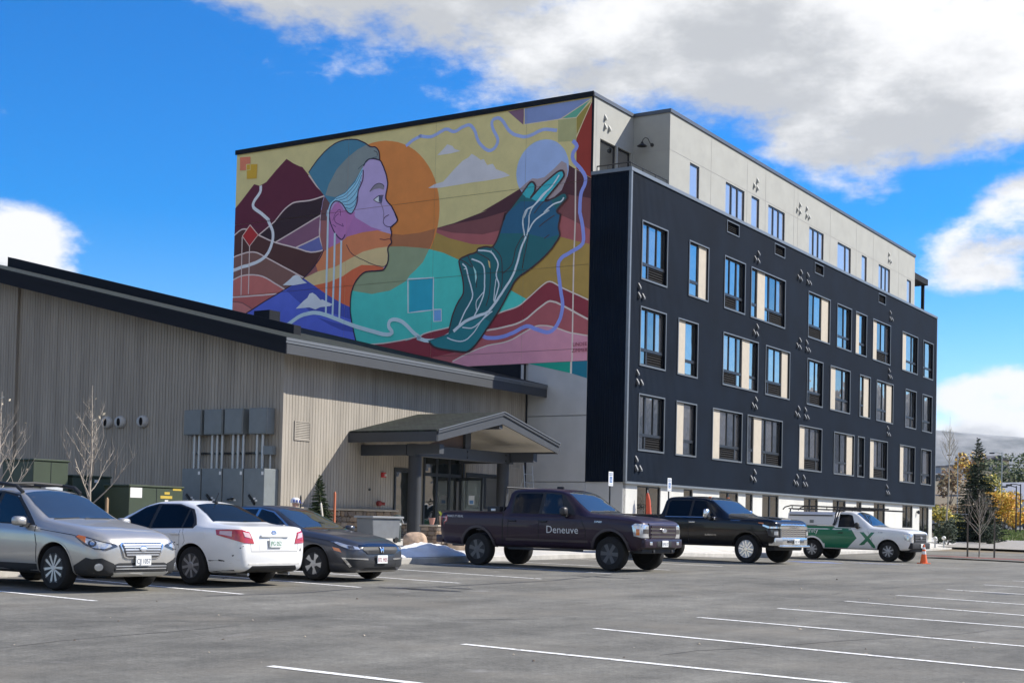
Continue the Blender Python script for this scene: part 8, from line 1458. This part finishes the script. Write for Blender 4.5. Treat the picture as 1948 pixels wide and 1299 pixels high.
shrub(1803, 84, 1.75, .85, 'dark dense evergreen shrub at the foot of the building', M_SPR, 41, 'evergreen_shrub', 1500, .08, group='evergreen shrubs')
shrub(1882, 88, 1.6, .75, 'dark evergreen shrub right of the tall spruce', M_SPR, 42, 'evergreen_shrub', 1200, .08, group='evergreen shrubs')
shrub(1793, 108, 2.6, 1.1, 'yellow green shrub showing past the building corner', M_LIME, 43, 'autumn_shrub', 1100, .1, group='autumn shrubs'); shrub(1832, 112, 1.7, 1.7, 'low green shrub behind the tall spruce', M_LIME+M_GRN, 44, 'autumn_shrub', 1300, .1, group='autumn shrubs')
shrub(1903, 128, 3.9, 2.3, 'golden autumn tree right of the tall spruce', M_YL, 45, 'autumn_tree', 2600, .13, 'tree', 'autumn trees', trunk=.5); shrub(1926, 134, 3.2, 1.7, 'smaller golden tree at the right edge by the parked cars', M_YL, 46, 'autumn_tree', 1500, .13, 'tree', 'autumn trees', trunk=.4); shrub(1880, 150, 7.2, 2.2, 'lime yellow tree rising behind the tall spruce', M_LIME, 47, 'autumn_tree', 1900, .16, 'tree', 'autumn trees', trunk=1.5)
shrub(1936, 185, 9.5, 6.4, 'broad green tree at the right edge', M_GRN, 48, 'green_tree', 4200, .26, 'tree', trunk=1.5, lobes=12)
shrub(1808, 300, 9, 3.6, 'rust coloured tree on the dry slope', M_RUST, 49, 'slope_tree', 900, .35, 'tree', 'trees on the dry slope', trunk=1.5); shrub(1842, 330, 10, 4.2, 'amber tree on the dry slope right of the pale house', M_YL+M_RUST, 50, 'slope_tree', 1100, .4, 'tree', 'trees on the dry slope', trunk=2)
for i, (px, d, h, ra) in enumerate(((1790, 240, 3, 4), (1806, 250, 2.6, 4.5), (1822, 235, 3.2, 4), (1838, 260, 3, 5), (1853, 245, 3, 4), (1797, 215, 2.4, 3.4), (1828, 205, 2.2, 3.6), (1900, 230, 4, 5), (1872, 240, 4, 4), (1918, 250, 5, 5), (1940, 240, 4, 5))):
    shrub(px, d, h, ra, ('low', 'wide', 'dense', 'rounded', 'straggly', 'pale', 'small', 'tall', 'dark', 'bushy', 'loose')[i]+' rust brown scrub bush, '+('leftmost by the building corner', 'second from the corner', 'below the pale house', 'left of the spruce', 'behind the spruce', 'low down by the corner', 'low down left of the spruce', 'right of the golden tree top', 'right behind the spruce', 'left of the broad green tree', 'at the right edge')[i], M_RUST, 60+i, 'scrub_bush', 420, .24, group='scrub bushes on the slope')
x, y = on(1803, 98); bare_tree((x, y, terr(x, y)), 9.0, 'tall slim bare aspen at the building corner', 71, mat('aspen_bark', (.42, .38, .30), rough=.85, var=.3, vscale=3), group='tall bare trees', first=.62, nb=16, leaves=30, lean=(.02, 0), wide=.22)
bare_tree((20.72, 61.6, terr(20.72, 61.6)+.15), 3.0, 'staked bare sapling in the red mulch strip', 72, M_BARK, leaves=12, nb=20, first=.3, wide=.5)
stake(0, 0, 1.75, 'left tree stake in the red mulch strip', M_BARKD, w_=.03, loc=(20.3, 61.9, terr(20.3, 61.9)+.12)); stake(0, 0, 1.75, 'right tree stake in the red mulch strip', M_BARKD, w_=.03, loc=(21.25, 61.2, terr(21.25, 61.2)+.12))
# lawn grass: one mass of blades
mb = MB(); rg = random.Random(5)
for i in range(8000):
    d = rg.uniform(96, 140); x, y = on(rg.uniform(1778, 1960), d); z = max(terr(x, y), 0)+.19; a = rg.uniform(0, 6.28); w_ = .05; hh = rg.uniform(.05, .15); mb.v += [(x-w_*math.cos(a), y-w_*math.sin(a), z-.05), (x+w_*math.cos(a), y+w_*math.sin(a), z-.05), (x+rg.uniform(-.06, .06), y, z+hh)]; n0 = len(mb.v)-3; mb.face((n0, n0+1, n0+2), rg.choice([0, 0, 1]))
tag(mb.build('lawn_grass', [mat('blade_green', (.13, .20, .03), rough=.8), mat('blade_straw', (.24, .23, .09), rough=.8)], fix=False), 'green lawn grass beyond the side road', 'grass', kind='stuff')
# far houses, parked cars and lamp posts
def house(px, d, w_, dp, h, rh, zoff, label, cw, cr_, rot=0, wins=3):
    x, y = on(px, d); r = empty('house', (x, y, terr(x, y)+zoff), R(rot), label, 'house', 'houses in the far distance'); mb = MB(); mb.box(-w_/2, w_/2, -dp/2, dp/2, -3, h); mb.build('wall', cw, r)
    if rh > 0: mb = MB(); mb.prism([(-w_/2-.4, h), (w_/2+.4, h), (0, h+rh)], lambda u, z: (u, -dp/2-.4, z), lambda u, z: (u, dp/2+.4, z)); mb.build('roof', cr_, r)
    else: mb = MB(); mb.box(-w_/2-.3, w_/2+.3, -dp/2-.3, dp/2+.3, h, h+.4); mb.build('roof', cr_, r)
    for i in range(wins):
        u = -w_/2+w_*(i+.5)/wins; mb = MB(); mb.box(u-.6, u+.6, -dp/2-.05, -dp/2-.002, h*.35, h*.75); f = mb.build('window', M_FRAME, r); mb = MB(); mb.box(u-.5, u+.5, -dp/2-.06, -dp/2-.051, h*.38, h*.72); mb.build('pane', M_GLASS, f)
    return r
HW, HG, HT = mat('house_white', (.66, .65, .62), rough=.8), mat('house_grey', (.34, .35, .36), rough=.8), mat('house_tan', (.62, .55, .38), rough=.8); RF = mat('house_roof', (.16, .15, .15), rough=.8)
house(1801, 420, 6.5, 6, 4.6, 0, 0, 'flat roofed pale house on top of the dry slope', HG, RF, 8); house(1815, 425, 3.6, 5, 5.2, 0, 0, 'narrow white house beside the flat roofed one on the slope', HW, RF, -4, 2); house(1789, 418, 5, 6, 3.2, 0, -1.0, 'dark low house at the left of the slope top', mat('house_dark', (.05, .06, .06), rough=.8), HW, 0, 2)
house(1884, 330, 6, 6, 4, 1.2, 4.0, 'tan gabled house behind the spruce tip', HT, RF, 15); house(1946, 170, 9, 7, 3.4, 2.2, 0, 'white gabled house at the right edge behind the dark car', HW, mat('house_roof_pale', (.45, .45, .46), rough=.7), 35, 2)
def far_car(px, d, paint, rot, label, tall=1.0, name='far_car'):
    x, y = on(px, d); r = empty(name, (x, y, terr(x, y)+.22), R(rot), label, 'car', 'cars in the far lot'); mb = MB(); P0 = [(-2.3, .45), (-2.25, .9*tall), (-1.9, 1.0*tall), (-1.5, 1.5*tall), (.5, 1.52*tall), (1.1, 1.02*tall), (2.1, .88*tall), (2.3, .5), (2.2, .35), (-2.2, .35)]
    n0 = len(P0)
    for k, (yy, s) in enumerate(((-.88, .97), (-.8, 1), (.8, 1), (.88, .97))): mb.v += [(q[0]*s, yy*(1 if q[1] < 1.05*tall else .84), q[1]) for q in P0]
    for k in range(3):
        for i in range(n0): mb.face((k*n0+i, k*n0+(i+1) % n0, (k+1)*n0+(i+1) % n0, (k+1)*n0+i))
    mb.face(range(n0)); mb.face(range(4*n0-1, 3*n0-1, -1)); mb.build('body', paint, r, 30)
    for s in (-1, 1):
        mb = MB(); mb.prism([(-1.62, 1.05*tall), (.85, 1.05*tall), (.42, 1.44*tall), (-1.38, 1.44*tall)], lambda u, z: (u, s*.80, z), lambda u, z: (u, s*.86, z)); mb.build('side_window', M_TINT, r)
        for ax in (-1.4, 1.4): mb = MB(); mb.lathe([(.2, -.1), (.33, -.1), (.34, 0), (.33, .1), (.2, .1)], 16, 'y', (ax, s*.82, .33)); w_ = mb.build('wheel', M_TYRE, r, 40); mb = MB(); mb.lathe([(.2, 0), (.0, 0)], 12, 'y', (ax, s*.925, .33)); mb.build('rim', M_SILVER, w_)
    mb = MB(); mb.quad((.56, -.62, 1.47*tall), (1.06, -.72, 1.06*tall), (1.06, .72, 1.06*tall), (.56, .62, 1.47*tall)); mb.v = [(a+.03, b_, c+.02) for a, b_, c in mb.v]; mb.build('windscreen', M_WSCREEN, r)
far_car(1923, 150, carpaint('paint_black', (.006, .006, .0065)), 205, 'small black car parked in the far lot at the right', 1.15); far_car(1813, 118, carpaint('paint_far_silver', (.5, .5, .52)), 160, 'silver car glimpsed past the building corner'); far_car(1910, 175, carpaint('paint_white', (.74, .745, .74)), 190, 'white car partly hidden behind the black car')
for i, (px, d, h, lab) in enumerate(((1906, 140, 8.0, 'tall thin grey lamp post right of the spruce'), (1934, 120, 4.2, 'short black lamp post at the right edge'), (1942, 122, 4.4, 'black lamp post nearest the right edge'), (1822, 160, 8.6, 'thin utility pole behind the spruce'))):
    x, y = on(px, d); r = empty('lamp_post', (x, y, terr(x, y)), 0, lab, 'lamp post', 'lamp posts'); mb = MB(); mb.tube([(0, 0, 0), (0, 0, h)], .07, 8, r2=.05); mb.build('pole', M_FRAME if i in (1, 2) else M_COND, r, 40); mb = MB(); mb.tube([(0, 0, h-.1), (-.5, 0, h), (-.9, 0, h-.02)], .04, 6); mb.build('arm', M_FRAME if i in (1, 2) else M_COND, r, 40); mb = MB(); mb.box(-1.25, -.8, -.15, .15, h-.16, h-.03); bevel(mb.build('lamp_head', M_FRAME, r), .03, 2)

# ------------------------------------------------------------------ thin valley haze
mb = MB(); mb.box(-5200, 5200, -5200, 5200, -3, 470)
me = mb.mesh('haze', []); hz = link('haze', me)
mt = bpy.data.materials.new('haze_air'); mt.use_nodes = True; t = mt.node_tree; t.nodes.remove(t.nodes['Principled BSDF']); pv = N(t, 'ShaderNodeVolumePrincipled'); pv.inputs['Color'].default_value = (.78, .86, 1, 1); pv.inputs['Density'].default_value = .00005; pv.inputs['Anisotropy'].default_value = .2; lk(t, pv.outputs[0], t.nodes['Material Output'].inputs['Volume']); me.materials.append(mt)
tag(hz, 'thin blue haze in the valley air', 'haze', kind='stuff')
